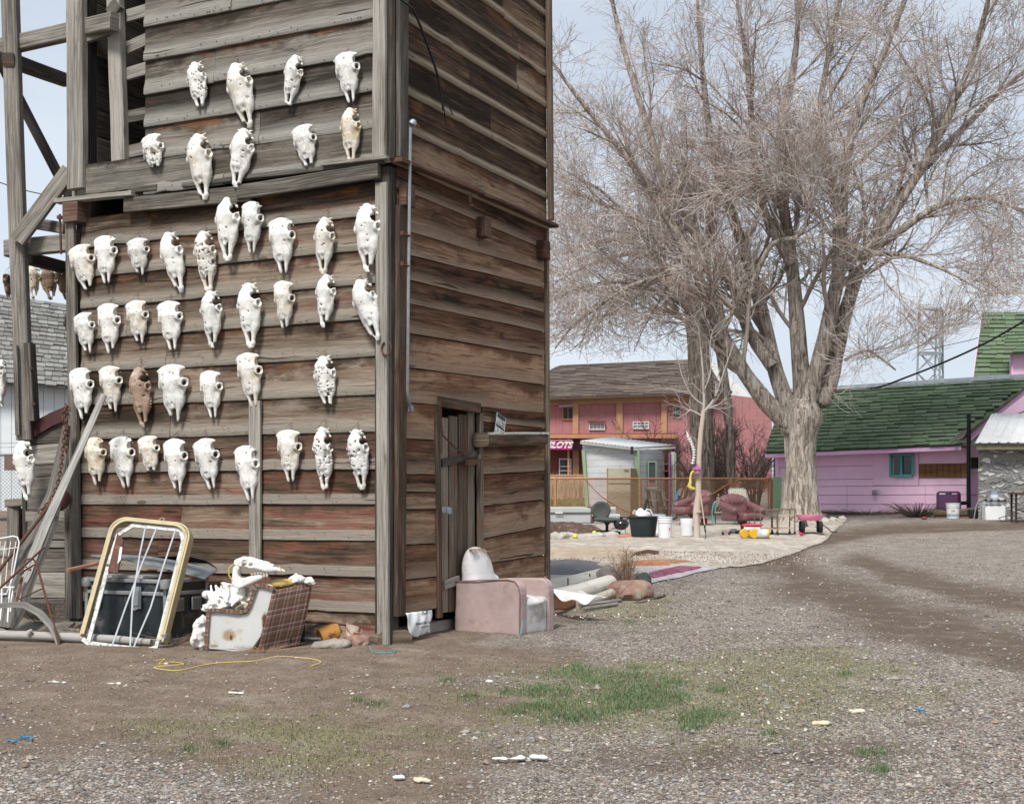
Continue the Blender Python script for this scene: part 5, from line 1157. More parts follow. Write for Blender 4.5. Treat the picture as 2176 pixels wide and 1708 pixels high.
mb=MB(); mb.prism([sw(994+0,412,.16)[0],sw(1003,412,.16)[0],sw(1000,436,.12)[0],sw(996,436,.12)[0]],N2*.006); mb.box(sw(1000,436,.14)[0],(.05,.05,.008),0,Matrix.Rotation(R(35),3,'X')); mb.build('iron_bracket',RU,tower)
# sign on the ledge
SG=plain('sign_black',(.03,.045,.045),.5,.1); SWh=plain('sign_white',(.75,.76,.74),.6,.05)
corn=[sw(x,y,.09)[0] for x,y in ((1040,918),(1064,888),(1083,902),(1064,930))]
sg=thing('private_sign','small dark sign with white lettering leaning tilted on the wall ledge','sign',(0,0,0))
ex=(corn[2]-corn[1]); ey=(corn[1]-corn[0]); ctr=(corn[0]+corn[2])/2
ex.normalize(); nrm=ex.cross(ey).normalized(); nrm=nrm if nrm.x>0 else -nrm
ex=(corn[2]-corn[1]).normalized(); ey=nrm.cross(ex).normalized(); W_=(corn[2]-corn[1]).length; H_=(corn[1]-corn[0]).length*1.0
def sgp(a,b,off=0): return ctr+ex*(a*W_/2)+ey*(b*H_/2)+nrm*off
mb=MB(); mb.prism([sgp(-1,-1),sgp(1,-1),sgp(1,1),sgp(-1,1)],-nrm*.006); mb.build('sign_plate',SG,sg)
mb=MB(); mb.sweep([sgp(-.93,-.93,.003),sgp(.93,-.93,.003),sgp(.93,.93,.003),sgp(-.93,.93,.003)],[(-.002,0),(0,.002),(.002,0),(0,-.002)],up=nrm,loop=True); mb.build('border',SWh,sg)
# lettering runs up the long axis
Ms=Matrix((ey,-ex,nrm)).transposed()
Ms=Matrix((ex,ey,nrm)).transposed()
text('lettering','PRIVATE',H_*.36,SWh,sg,sgp(0,.36,.003),Ms,sx=min(1,W_*.95/(H_*.36*3.9))*1.0); text('lettering','PROPERTY',H_*.36,SWh,sg,sgp(0,-.30,.003),Ms,sx=W_*.95/(H_*.36*5.0))
# pink armchair
PK=plain('dusty_pink_fabric',(.40,.305,.29),.95,.10,7,bs=.4,fine=150,dirt=(.27,.20,.175),dirtamt=.38); PW=plain('soiled_white_fabric',(.60,.585,.58),.95,.10,6,bs=.4,fine=120,dirt=(.33,.28,.24),dirtamt=.42)
ch=thing('pink_armchair','dusty pink armchair with a soiled white seat beside the plank door','armchair',(0,0,0))
nc=gd(1106,12.62); fdir=Vector((.83,-.557,0)).normalized(); ch.location=nc; ch.rotation_euler.z=math.atan2(fdir.y,fdir.x)
# local: +x forward, origin at near front corner, +y to the far side
CL,CW=.76,.60
def arm(y0,y1):
    def f(X,Y,Z):
        D=rbox(X,Y,Z,(-CL/2,(y0+y1)/2,.26),(CL/2,(y1-y0)/2,.26),.018)
        D=smax(D,np.where((X>-.12)&(Z>.40),np.hypot(X+.12,Z-.40)-.12,-1),.01)
        return smax(D,Z-(.535+X*.06),.012)+n3(X,Y,Z,4,4)*.035+n3(X,Y,Z,22,5)*.005
    return f
sdfobj('arm',arm(0,.11),(-CL-.05,-.04,-.03),(.04,.16,.57),.010,PK,ch); sdfobj('arm',arm(CW-.11,CW),(-CL-.05,CW-.16,-.03),(.04,CW+.04,.57),.010,PK,ch)
sdfobj('seat_cushion',lambda X,Y,Z:smin(rbox(X,Y,Z,(-.30,CW/2,.17),(.285,CW/2-.10,.17),.03),ell(X,Y,Z,(-.25,CW/2,.30),(.27,.24,.07)),.03)+n3(X,Y,Z,6,6)*.035+n3(X*2,Y,Z,18,8)*.012,(-.65,.05,-.03),(.05,CW-.05,.45),.012,PW,ch)
sdfobj('backrest',lambda X,Y,Z:smin((((np.abs(X+(Z-.3)*.16+.63)/.11)**2.4+(np.abs(Y-CW/2+.04)/.21)**2.4+(np.abs(Z-.47)/.345)**2.4)**(1/2.4)-1)*.11,rbox(X,Y,Z,(-.66,CW/2,.28),(.09,CW/2-.09,.25),.04),.04)+n3(X,Y,Z,5,7)*.015,(-.85,-.02,.0),(-.38,CW+.05,.88),.013,PW,ch)
mb=MB(); mb.tube([(-CL+.0,-.004,.49),(-.4,-.006,.512),(-.14,-.006,.524),(-.06,-.006,.51),(-.02,-.006,.465),(-.003,-.006,.39),(-.006,-.006,.2),(-.006,-.006,.02)],.007,6); mb.build('piping',plain('dark_piping',(.22,.13,.13),.9),ch)
mb=MB(); 
for k in range(26): a=random.uniform(-.5,.5); mb.tube([(-.70,CW/2-.1+a*.1,.79),(-.66+random.uniform(-.03,.03),CW/2-.1+a*.25,.80),(-.60,CW/2-.1+a*.3,.77)],.003,4)
mb.build('frayed_top',plain('frayed_brown',(.35,.24,.2),.95),ch)
mb=MB(); mb.tube([nc+Vector((.02,-.02,.16)),nc+Vector((.015,-.03,.1)),nc+Vector((.0,-.04,.03)),nc+Vector((-.03,-.06,.01)),nc+Vector((-.05,-.05,.01))],.0035,5); o=mb.build('turquoise_cord',_m['cyan_cord_m']); tag(o,'short turquoise cord hanging at the front corner of the pink armchair','cord')
# orange fibreglass sheet, white metal scrap, logs and boulders
OR=plain('orange_sheet',(.46,.20,.10),.6,.2,4,dirt=(.3,.2,.14),dirtamt=.2)
def osf(u,v):
    a=sw(1146,1236,.25)[0].lerp(gd(1165,13.0,.02),v) if False else pt(1150+u*14,1232,14.2).lerp(pt(1152,1312,12.9),v)
    b_=pt(1170,1252,14.4).lerp(gp(1290,1268)+UP*.03,.0); 
    top=pt(1152,1236,14.3).lerp(pt(1180,1280,13.9),u*.0); 
    A=pt(1154,1230,14.1); B=gp(1156,1310)+UP*.02; C_=gp(1232,1286)+UP*.015; D_=pt(1172,1258,14.0)
    p=A.lerp(B,v).lerp(D_.lerp(C_,v),u); return p+UP*(.10*math.sin(math.pi*u)*(1-v)*.6+.02*math.sin(u*7))
mb=MB(); mb.grid(osf,16,16); o=mb.build('orange_sheet',OR,thick=.006); tag(o,'curled orange fibreglass sheet on the ground behind the pink armchair','sheet')
def wsf(u,v):
    A=pt(1158,1256,14.3); B=pt(1290,1277,13.7); w_=(1-abs(2*u-.9)**1.5)*.9
    p=A.lerp(B,u); p.z=max(gz(p.x,p.y)+.03,p.z); return p+Vector((.0,-.30*v*w_,-.10*v*w_+.03*math.sin(u*17)*v))+UP*.04
mb=MB(); mb.grid(wsf,26,8); o=mb.build('white_metal_scrap',plain('white_scrap',(.66,.67,.65),.5,.08,6,dirt=(.3,.2,.12),dirtamt=.2),thick=.006); tag(o,'bent white sheet metal scrap with a jagged edge right of the orange sheet','sheet metal')
for k,(a,b_,r_,l) in enumerate((((1140,15.6),(1290,17.0),.13,'thick white weathered post, longest of the pile behind the white scrap'),((1165,15.0),(1296,16.3),.11,'second pale post, in front of the thick one in the pile'),((1225,15.1),(1300,15.6),.06,'thin grey post lying lowest in the pile'))):
    mb=MB(); mb.tube([gd(a[0],a[1],r_*.9),gd((a[0]+b_[0])/2,(a[1]+b_[1])/2,r_),gd(b_[0],b_[1],r_+.05)],[r_,r_*.97,r_*.95],14); o=mb.build('old_post',wood('limed_post',(.26,.23,.19),(.52,.48,.41),(.72,.69,.62),pamt=.1),smooth=50); tag(o,l,'log','pile of old posts')
for k,(a,b_,l) in enumerate((((1232,14.9),(1318,15.5),'upper thin stick'),((1240,14.6),(1312,15.1),'lower thin stick'))):
    mb=MB(); mb.tube([gd(a[0],a[1],.04),gd(b_[0],b_[1],.04)],.022,7); o=mb.build('stick',WG); tag(o,l+' beside the old posts below the red boulder','stick')
for x in (1206,1243,1252): 
    d_=16.0 if x<1230 else 16.6; q=gd(x,d_,.12); mb=MB(); mb.tube([q-Vector((0,.12,.0)),q+Vector((0,-.13,.14))],.008,6); o=mb.build('spike',RU); tag(o,{1206:'rusty spike in the thick white post, leftmost',1243:'rusty spike in the thick white post, middle of three',1252:'rusty spike in the thick white post, rightmost'}[x],'spike','spikes in the thick post')
rock('grey_boulder',gd(1292,16.6,.16),(.14,.12,.20),'upright grey boulder at the end of the white posts',plain('boulder_grey',(.27,.24,.22),.9,.25,5,dirt=(.4,.38,.33),dirtamt=.3),11)
rock('red_boulder',gd(1338,15.9,.08),(.26,.18,.15),'reddish lichen spotted boulder under the dry bush',plain('boulder_red',(.28,.17,.14),.9,.25,4,dirt=(.36,.36,.25),dirtamt=.45),17,.2)
rock('green_rock',gd(1364,17.0,.09),(.13,.12,.15),'dark green porous rock right of the dry bush',plain('rock_green',(.05,.07,.062),.9,.4,14,bs=.8),19)
mb=MB(); mb.tube([gd(1215,15.4,.10),gd(1232,15.3,.13),gd(1245,15.3,.1)],[.03,.06,.04],10); o=mb.build('white_shard',plain('shard',(.66,.64,.6),.8)); mb=0; tag(o,'crumpled white rag between the posts and the white scrap','rag')
mb=MB(); mb.beam(gp(1357,1284)+UP*.02,gp(1412,1266)+UP*.02,.07,.02,up=UP,rough=.003); o=mb.build('small_plank',WG); tag(o,'small grey plank alone on the mossy gravel','plank')
# dry bush
def twigs(name,base,n,h,spread,mat,lab=None,cat=None,r=.004,parent=None,seeds=True):
    mb=MB()
    for i in range(n):
        a=random.uniform(0,6.28); k=random.uniform(0,1)**.7*spread; q=Vector((math.cos(a)*k,math.sin(a)*k,0)); hh=h*random.uniform(.5,1.05)
        p0=base+q*.12; p1=base+q*.5+UP*hh*.5; p2=base+q*random.uniform(.8,1.2)+UP*hh
        mb.tube([p0,p1,p2],[r,r*.8,r*.4],4,caps=False)
        if seeds:
            for j in range(5):
                c=p1.lerp(p2,random.uniform(0,1)); e_=Vector((random.uniform(-1,1),random.uniform(-1,1),random.uniform(0,1)))*.06
                mb.tube([c,c+e_],[r*.6,r*1.3],3,caps=False)
    o=mb.build(name,mat,parent,fix=False,smooth=0)
    if lab: tag(o,lab,cat)
    return o
twigs('dry_bush',gd(1330,16.3,.05),90,.50,.22,plain('dry_stem',(.36,.25,.17),.9,.3,20),'dry tan leafless bush behind the red boulder','bush',.003)
twigs('dry_brambles',gd(1300,15.6,.02),22,.24,.35,_m['dry_stem'],'pale arching dry stalks at the foot of the boulders','weeds',.003,seeds=False)
twigs('dry_weeds',gd(92,13.1,.0),60,.24,.22,plain('dry_weed2',(.22,.17,.12),.9,.3,20),'dry brown weeds at the foot of the low plank wall','weeds',.002)
twigs('dry_weeds',gd(165,12.7,.0),40,.12,.25,_m['dry_weed2'],'short dry weeds round the left corner post foot','weeds',.002,seeds=False)
twigs('dry_weeds',gd(380,12.1,.0),60,.10,.5,_m['dry_stem'],'dry grass between the trunk and the plaid armchair','weeds',.0018,seeds=False)
twigs('dry_weeds',gd(560,11.6,.0),70,.07,.45,_m['dry_stem'],'dry straw under the plaid armchair','weeds',.0018,seeds=False)
# ================================================================ TREES
rt=np.random.RandomState(77)
def tubes_np(P,Rd,sides):
    N,K,_=P.shape
    T=np.empty_like(P); T[:,1:-1]=P[:,2:]-P[:,:-2]; T[:,0]=P[:,1]-P[:,0]; T[:,-1]=P[:,-1]-P[:,-2]; T/=np.linalg.norm(T,axis=2,keepdims=True)+1e-9
    ref=np.where(np.abs(T[...,2:3])<.9,np.array([0,0,1.]),np.array([1.,0,0])); A=np.cross(T,ref); A/=np.linalg.norm(A,axis=2,keepdims=True)+1e-9; B=np.cross(T,A)
    an=np.arange(sides)*2*np.pi/sides
    V=P[:,:,None,:]+Rd[:,:,None,None]*(A[:,:,None,:]*np.cos(an)[None,None,:,None]+B[:,:,None,:]*np.sin(an)[None,None,:,None])
    i=np.arange(N)[:,None,None]*K*sides+np.arange(K-1)[None,:,None]*sides; j=np.arange(sides)[None,None,:]; j2=(j+1)%sides
    Fq=np.stack([i+j,i+j2,i+sides+j2,i+sides+j],-1).reshape(-1,4)
    return V.reshape(-1,3),Fq
def branch(P,Rd,nc,lenf,ang,K,wander,grav,tmin=.15,rf=.6,rtip=.3,lpow=1.0):
    """children of every polyline"""
    N,Kp,_=P.shape; idx=np.repeat(np.arange(N),nc); M=len(idx)
    t=tmin+(1-tmin)*rt.rand(M)**lpow; f=t*(Kp-1); i0=np.minimum(f.astype(int),Kp-2); fr=(f-i0)[:,None]
    p=P[idx,i0]*(1-fr)+P[idx,i0+1]*fr; r=(Rd[idx,i0]*(1-fr[:,0])+Rd[idx,i0+1]*fr[:,0])
    T=P[idx,i0+1]-P[idx,i0]; T/=np.linalg.norm(T,axis=1,keepdims=True)+1e-9
    q=rt.randn(M,3); q-=(q*T).sum(1,keepdims=True)*T; q/=np.linalg.norm(q,axis=1,keepdims=True)+1e-9
    a=np.radians(rt.uniform(*ang,M))[:,None]; D=T*np.cos(a)+q*np.sin(a)
    L=lenf*rt.uniform(.55,1.25,M)*(1-.35*t); step=(L/(K-1))[:,None]
    out=np.empty((M,K,3)); out[:,0]=p
    for k in range(1,K):
        D=D+rt.randn(M,3)*wander; D[:,2]+=grav; D/=np.linalg.norm(D,axis=1,keepdims=True); out[:,k]=out[:,k-1]+D*step
    r0=np.minimum(r*rf,.5); Rn=r0[:,None]*np.linspace(1,rtip,K)[None]
    return out,Rn
def smoothp(pts,n):
    pts=np.array(pts,float); K=len(pts); out=[]
    for s in np.linspace(0,K-1,n):
        i=min(int(s),K-2); t=s-i; p0,p1,p2,p3=pts[max(i-1,0)],pts[i],pts[i+1],pts[min(i+2,K-1)]
        out.append(.5*((2*p1)+(p2-p0)*t+(2*p0-5*p1+4*p2-p3)*t*t+(3*p1-p0-3*p2+p3)*t**3))
    return np.array(out)
def barkmat(name,dark,mid,light,sc=1.0):
    m,nt,b=newmat(name); o=node(nt,'ShaderNodeNewGeometry').outputs['Position']
    w1=noise(nt,o,3*sc,4,.6,0,1); p=mixc(nt,.12,o,w1,'ADD')
    v=noise(nt,mapp(nt,p,(15*sc,15*sc,1.7*sc)),1,5,.62,.8)
    g=noise(nt,mapp(nt,p,(1,1,.16)),22*sc,6,.7); fur=ramp(nt,v,[(.36,0),(.56,1)])
    fac=mth(nt,'MULTIPLY',mth(nt,'ADD',mth(nt,'MULTIPLY',fur,.55),mth(nt,'MULTIPLY',g,.75)),.9)
    col=ramp(nt,fac,[(.28,dark),(.6,mid),(.9,light)])
    setb(nt,b,col,.95,fac,1.0,.03,0,.1); return m
BARK=barkmat('pale_bark',(.08,.065,.052),(.28,.24,.20),(.47,.42,.37)); BARKD=barkmat('dark_bark',(.03,.026,.022),(.09,.075,.065),(.16,.14,.12),1.5)
def twigmat(name):
    m,nt,b=newmat(name); c=node(nt,'ShaderNodeAttribute',attribute_name='bd').outputs['Color']; setb(nt,b,c,.9,None,spec=.1); return m
TW=twigmat('twig')
def crown(name,levels,parent,pal):
    Vs=[];Fs=[];Cs=[];n=0
    for (P,Rd,sides,c) in levels:
        V,Fq=tubes_np(P,Rd,sides); 
        if sides==3: pass
        cc=np.array(c)[rt.randint(0,len(c),len(P))]*rt.uniform(.8,1.2,(len(P),1)); Cs.append(np.repeat(cc,P.shape[1]*sides,0)); Vs.append(V); Fs.append(Fq+n); n+=len(V)
    return npmesh(name,np.concatenate(Vs),np.concatenate(Fs),TW,parent,cols=np.concatenate(Cs))
def limbs_mesh(name,limbs,mat,parent,sides=14):
    mb=MB()
    Vs=[];Fs=[];n=0
    for P,Rd in limbs:
        V,Fq=tubes_np(P[None],Rd[None],sides)
        c=np.repeat(P,sides,0); d=V-c; k=1+(fbm(V[:,0]*2.2+V[:,2]*.6,V[:,1]*2.2-V[:,2]*.4,5,3)-.44)*.55; V=c+d*k[:,None]
        Vs.append(V);Fs.append(Fq+n);n+=len(V)
    return npmesh(name,np.concatenate(Vs),np.concatenate(Fs),mat,parent)
def LP(pts,d,r0,r1,n=16,dj=0):
    q=[list(pt(x,y,d+(dj*i/(len(pts)-1)))) for i,(x,y) in enumerate(pts)]; P=smoothp(q,n); return P,np.linspace(r0,r1,n)**1.0
G1=[(.31,.265,.23),(.36,.31,.27),(.26,.21,.18)]; G2=[(.42,.37,.335),(.50,.45,.41),(.34,.29,.255)]; G3=[(.54,.50,.47),(.45,.395,.365),(.33,.26,.23),(.62,.58,.55)]; G4=[(.34,.24,.20),(.24,.145,.115),(.47,.40,.36),(.54,.49,.45)]
# big bare tree
t1=thing('bare_tree','huge bare pale barked tree whose trunk forks low in front of the purple shed','tree',(0,0,0))
dT=34.0
tr_=LP([(1706,1108),(1704,1060),(1701,1000),(1699,940),(1703,890),(1708,850)],dT,.50,.36,26)
tr_[1][:]=np.interp(np.linspace(0,1,26),[0,.08,.2,.45,.7,.85,1],[.62,.50,.445,.40,.45,.48,.30])
LM=[tr_,
 LP([(1690,930),(1660,885),(1622,845),(1585,795),(1545,730),(1505,650),(1470,560),(1400,430),(1320,320),(1230,210),(1165,120)],dT,.27,.03,34,-1.5),
 LP([(1692,910),(1668,850),(1645,780),(1625,690),(1600,590),(1560,470),(1520,350),(1500,220),(1485,60),(1480,-60)],dT,.26,.03,30,1.5),
 LP([(1700,900),(1704,840),(1699,760),(1692,660),(1680,540),(1660,400),(1665,260),(1690,120),(1700,-40),(1705,-150)],dT,.25,.035,30,.5),
 LP([(1706,890),(1722,830),(1745,750),(1768,650),(1785,560),(1790,450),(1800,330),(1830,220),(1880,110),(1930,-20),(1960,-120)],dT,.24,.035,30,-1.2),
 LP([(1715,910),(1748,850),(1778,740),(1803,640),(1835,550),(1890,450),(1960,360),(2050,270),(2130,190),(2230,110)],dT,.27,.035,30,1.0),
 LP([(1640,780),(1590,700),(1555,600),(1480,500),(1420,400),(1370,250),(1330,120),(1300,0),(1280,-100)],dT,.17,.03,26,2.0),
 LP([(1680,560),(1620,440),(1600,300),(1590,160),(1570,20),(1560,-100)],dT,.13,.03,22,-1.8),
 LP([(1790,470),(1760,380),(1740,260),(1760,120),(1790,-20),(1800,-100)],dT,.13,.03,20,1.8),
 LP([(1835,550),(1900,500),(1990,440),(2080,420),(2176,450),(2240,500)],dT,.11,.02,22,-1.0),
 LP([(1830,560),(1920,420),(2000,280),(2060,140),(2100,0),(2120,-90)],dT,.13,.03,24,-2.2),
 LP([(1785,560),(1850,540),(1930,545),(2020,580),(2090,620)],dT,.09,.02,18,-2.2),
 LP([(1795,765),(1840,745),(1870,760),(1903,786)],dT,.045,.018,12,-1.0),
 LP([(1600,600),(1640,520),(1700,500),(1720,440),(1690,380)],dT-1.5,.07,.02,16,-1.2),
 LP([(1560,600),(1480,570),(1390,590),(1300,630),(1210,700)],dT,.10,.02,20,-2.0),
 LP([(1585,795),(1540,765),(1500,700),(1440,640),(1340,600),(1240,610),(1170,640)],dT,.11,.02,22,-1.0),
 LP([(1545,730),(1500,560),(1420,500),(1300,440),(1200,400)],dT,.11,.02,22,1.5)]
limbs_mesh('trunk',LM,BARK,t1)
Ps=np.stack([smoothp(P[len(P)//4:],20) for P,_ in LM[1:]]); Rs=np.stack([np.interp(np.linspace(0.25,1,20),np.linspace(0,1,len(r)),r) for _,r in LM[1:]])
L1,R1=branch(Ps,Rs,16,2.9,(22,62),9,.10,.025,.0,.42,.25); R1=np.clip(R1,.010,.055)
L2,R2=branch(L1,R1,9,1.6,(18,55),7,.11,.02,.12,.55,.35); R2=np.clip(R2,.0065,.02)
L3,R3=branch(L2,R2,8,.90,(18,60),5,.15,.0,.1,.6,.5); R3=np.clip(R3,.0045,.010)
L4,R4=branch(L3,R3,2,.42,(15,60),4,.17,.0,.2,.8,.7); R4=np.clip(R4,.0038,.0065)
def prune(L,Rd,ok):
    k=ok(L[:,-1]); return L[k],Rd[k]
def okz(p):
    px,py=PX(p[:,0],p[:,1],p[:,2]); lim=np.interp(px,[1100,1165,1400,1500,1640,1790,1960,2176],[720,720,760,900,905,830,735,640])
    return (py<lim+rt.uniform(-40,30,len(px)))&(py>-260)&(px>1090)
L2,R2=prune(L2,R2,okz); L1,R1=prune(L1,R1,okz); L3,R3=prune(L3,R3,okz); L4,R4=prune(L4,R4,okz)
crown('crown',[(L1,R1,6,G1),(L2,R2,4,G2),(L3,R3,3,G3),(L4,R4,3,G4)],t1,None)
# second trunk behind, with hanging left crown
t2=thing('bare_tree','bare tree with a grey trunk standing behind the dark shrubs, left of the huge one','tree',(0,0,0)); d2=43.0
LM2=[LP([(1492,1100),(1494,1000),(1492,900),(1488,800),(1482,700),(1474,620)],d2,.42,.33,20),
 LP([(1556,1090),(1552,980),(1545,860),(1532,760),(1512,660),(1480,580)],d2,.15,.12,20),
 LP([(1480,720),(1450,620),(1405,560),(1340,540),(1260,560),(1180,600)],d2,.16,.02,22), LP([(1478,660),(1440,560),(1400,470),(1350,350),(1310,250)],d2,.18,.03,22),
 LP([(1474,640),(1500,520),(1520,400),(1530,260)],d2,.18,.03,22), LP([(1440,580),(1380,580),(1300,620),(1220,690),(1180,740)],d2,.08,.02,20,-1),LP([(1420,570),(1350,590),(1270,660),(1230,740)],d2,.07,.02,20,1),
 LP([(1478,640),(1560,560),(1620,440),(1640,330)],d2,.12,.03,20),LP([(1405,560),(1350,480),(1270,400),(1200,380)],d2,.09,.02,20)]
limbs_mesh('trunk',LM2,barkmat('mid_bark',(.045,.038,.03),(.15,.125,.105),(.26,.225,.195)),t2)
Ps=np.stack([smoothp(P,20) for P,_ in LM2[2:]]); Rs=np.stack([np.interp(np.linspace(0,1,20),np.linspace(0,1,len(r)),r) for _,r in LM2[2:]])
A1,S1=branch(Ps,Rs,12,2.6,(25,65),8,.12,-.02,.05,.4,.3); S1=np.clip(S1,.01,.04)
A2,S2=branch(A1,S1,9,1.5,(20,65),6,.16,-.06,.1,.6,.4); S2=np.clip(S2,.007,.016)
A3,S3=branch(A2,S2,7,.9,(20,70),5,.2,-.08,.1,.7,.5); S3=np.clip(S3,.0055,.009)
A3,S3=prune(A3,S3,okz); A2,S2=prune(A2,S2,okz)
crown('crown',[(A1,S1,5,G1),(A2,S2,3,G1),(A3,S3,3,G3)],t2,None)
# dark leafless shrubs
def shrub(bx,by,d,n,h,spread,lab,seed,pal=None,tall=1.0):
    t=thing('leafless_shrub',lab,'shrub',(0,0,0),0,'dark leafless shrubs behind the chain link fence'); b0=np.array(gd(bx,d,0)); P=[];Rr=[]; n=int(n*.75); spread*=1.45
    for i in range(n):
        a=rt.uniform(0,6.28); k=rt.uniform(.2,1)*spread; q=np.array([math.cos(a)*k,math.sin(a)*k*.6,0]); hh=h*rt.uniform(.7,1.05)*(1-.25*k/spread)
        pts=[b0+q*.12,b0+q*.3+[0,0,hh*.3],b0+q*.65+[0,0,hh*.65],b0+q*1.05+[rt.uniform(-.1,.1),0,hh]]; P.append(smoothp(pts,12)); Rr.append(np.linspace(.038,.010,12)*rt.uniform(.7,1.2))
    limbs_mesh('stems',list(zip(P,Rr)),BARKD,t,7)
    P=np.stack(P);Rr=np.stack(Rr); a1,s1=branch(P,Rr,8,h*.34,(15,50),6,.14,.03,.25,.6,.4); s1=np.clip(s1,.006,.02)
    a2,s2=branch(a1,s1,7,h*.17,(15,55),4,.2,.02,.15,.7,.6); s2=np.clip(s2,.005,.01); pal=pal or [(.15,.115,.10),(.19,.15,.13),(.10,.078,.07)]
    crown('twigs',[(a1,s1,4,pal),(a2,s2,3,pal)],t,None); return t
shrub(1548,1078,43.6,22,3.1,1.35,'tall dark vase shaped leafless shrub between the gate and the grey trunk',1)
shrub(1452,1078,45.0,12,2.5,1.2,'dark leafless shrub reaching over the white shed',2)
shrub(1605,1076,45.5,14,2.9,1.1,'dark leafless shrub beside the left corner of the purple shed',3)
shrub(1420,1070,46.0,14,3.3,1.2,'dark twiggy shrub behind the white shed roof',4)
shrub(1510,1080,47.0,16,3.0,1.6,'brownish leafless thicket behind the grey trunk',5,[(.16,.12,.10),(.2,.15,.13),(.10,.075,.065)])
# ================================================================ BACKGROUND BUILDINGS
def quad(mb,ps,uvs=None,c=(.5,.5,.5)):
    r0=len(mb.v); mb.v.extend(Vector(p) for p in ps); mb.face(range(r0,r0+len(ps)),uvs,c)
def slabp(name,pxs,d,th,mat,par,dd=0,bev=0):
    """flat panel from pixel outline at one depth (or a list of depths) with thickness"""
    ds=d if isinstance(d,(list,tuple)) else [d]*len(pxs)
    mb=MB(); mb.prism([pt(x,y,q) for (x,y),q in zip(pxs,ds)],(0,th,0)); return mb.build(name,mat,par,bevel=bev)
def rect(x0,y0,x1,y1): return [(x0,y0),(x1,y0),(x1,y1),(x0,y1)]
def boardmat(name,c,seam_h,var=.12,axis=2,dirt=(.25,.2,.2),seam=.06,da=.12,sc=2.0,vert=False):
    if name in _m: return _m[name]
    m,nt,b=newmat(name); g=node(nt,'ShaderNodeNewGeometry').outputs['Position']; s=node(nt,'ShaderNodeSeparateXYZ',{'Vector':g})
    z=s.outputs[0 if vert else 2]; f=mth(nt,'FRACT',mth(nt,'DIVIDE',z,seam_h)); fl=mth(nt,'FLOOR',mth(nt,'DIVIDE',z,seam_h))
    ln=mth(nt,'LESS_THAN',f,seam); pr=node(nt,'ShaderNodeTexWhiteNoise',{'W':fl},noise_dimensions='1D').outputs[0]
    n_=noise(nt,mapp(nt,g,(1,1,3)),sc,6,.6); col=mixc(nt,ramp(nt,n_,[(.3,0),(.7,1)]),[q*(1-var) for q in c],[min(1,q*(1+var)) for q in c])
    col=mixc(nt,mth(nt,'MULTIPLY',pr,.16),col,[q*.8 for q in c]); col=mixc(nt,ramp(nt,noise(nt,g,sc*2.5,8,.7),[(.70-da*.4,0),(.80-da*.4,1)]),col,dirt); col=mixc(nt,mth(nt,'MULTIPLY',ln,.6),col,[q*.3 for q in c])
    h=mth(nt,'SUBTRACT',mth(nt,'ADD',f,mth(nt,'MULTIPLY',n_,.2)),ln); setb(nt,b,col,.8,h,.4,.02,0,.2); _m[name]=m; return m
def shinglemat(name,cols,w_=.3,h_=.14,vary=1.0,stain=None):
    m,nt,b=newmat(name); sep=node(nt,'ShaderNodeSeparateColor',{'Color':node(nt,'ShaderNodeAttribute',attribute_name='bd').outputs['Color']}); o=node(nt,'ShaderNodeNewGeometry').outputs['Position']
    col=ramp(nt,sep.outputs[1],[(0,cols[0]),(.5,cols[1]),(1,cols[2])]); f=noise(nt,o,14,5,.7); col=mixc(nt,mth(nt,'MULTIPLY',f,.6),col,[q*.5 for q in cols[0]])
    if stain: col=mixc(nt,ramp(nt,noise(nt,mapp(nt,o,(1,1,2.5)),.9,6,.6),[(.52,0),(.68,1)]),col,stain)
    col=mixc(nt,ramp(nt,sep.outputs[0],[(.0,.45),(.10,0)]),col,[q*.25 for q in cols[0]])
    setb(nt,b,col,.95,f,.5,.01,0,.1); return m
def shingles(name,A,B,Cc,D,nrow,wd,mat,par,th=.03,jit=.6,clip=None,curl=.0):
    """A,B = eave left/right, D,C = ridge left/right; every shingle is a small slab overlapping the course below"""
    A,B,Cc,D=map(Vector,(A,B,Cc,D)); mb=MB(); nrm=(B-A).cross(D-A).normalized(); nrm=nrm if nrm.z>0 else -nrm
    quad(mb,[A-nrm*.03,B-nrm*.03,Cc-nrm*.03,D-nrm*.03],None,(.5,0,0))
    for r in range(nrow):
        v0=r/nrow; v1=min(1,(r+1.25)/nrow); l0=A.lerp(D,v0);r0_=B.lerp(Cc,v0);l1=A.lerp(D,v1);r1_=B.lerp(Cc,v1); L=(r0_-l0).length; u=-random.random()*wd
        while u<L:
            w1=wd*random.uniform(.75,1.25); a=max(u,0)/L; b_=min(u+w1-.012,L)/L; u+=w1
            if b_<=a: continue
            if clip and not clip((a+b_)/2,(v0+v1)/2): continue
            jt=random.uniform(-1,1)*jit*(L/nrow)*.0; dv=(l1-l0).normalized()*random.uniform(-.02,.02)*jit*3; t2=th*random.uniform(.7,1.4); cu=nrm*random.uniform(0,curl)
            p=[l0.lerp(r0_,a)+dv,l0.lerp(r0_,b_)+dv+cu*.5,l1.lerp(r1_,b_),l1.lerp(r1_,a)]; k=len(mb.v); rnd=random.random()
            mb.v.extend([p[0]+nrm*(t2)+cu,p[1]+nrm*t2,p[2]+nrm*.004,p[3]+nrm*.004,p[0]-nrm*.01,p[1]-nrm*.01])
            mb.face((k,k+1,k+2,k+3),None,[(0,rnd,0),(0,rnd,0),(1,rnd,0),(1,rnd,0)]); mb.face((k+4,k+5,k+1,k),None,(0,rnd,0)); mb.face((k+4,k,k+3),None,(0,rnd,0)); mb.face((k+5,k+2,k+1),None,(0,rnd,0))
    return mb.build(name,mat,par,smooth=0,fix=False)
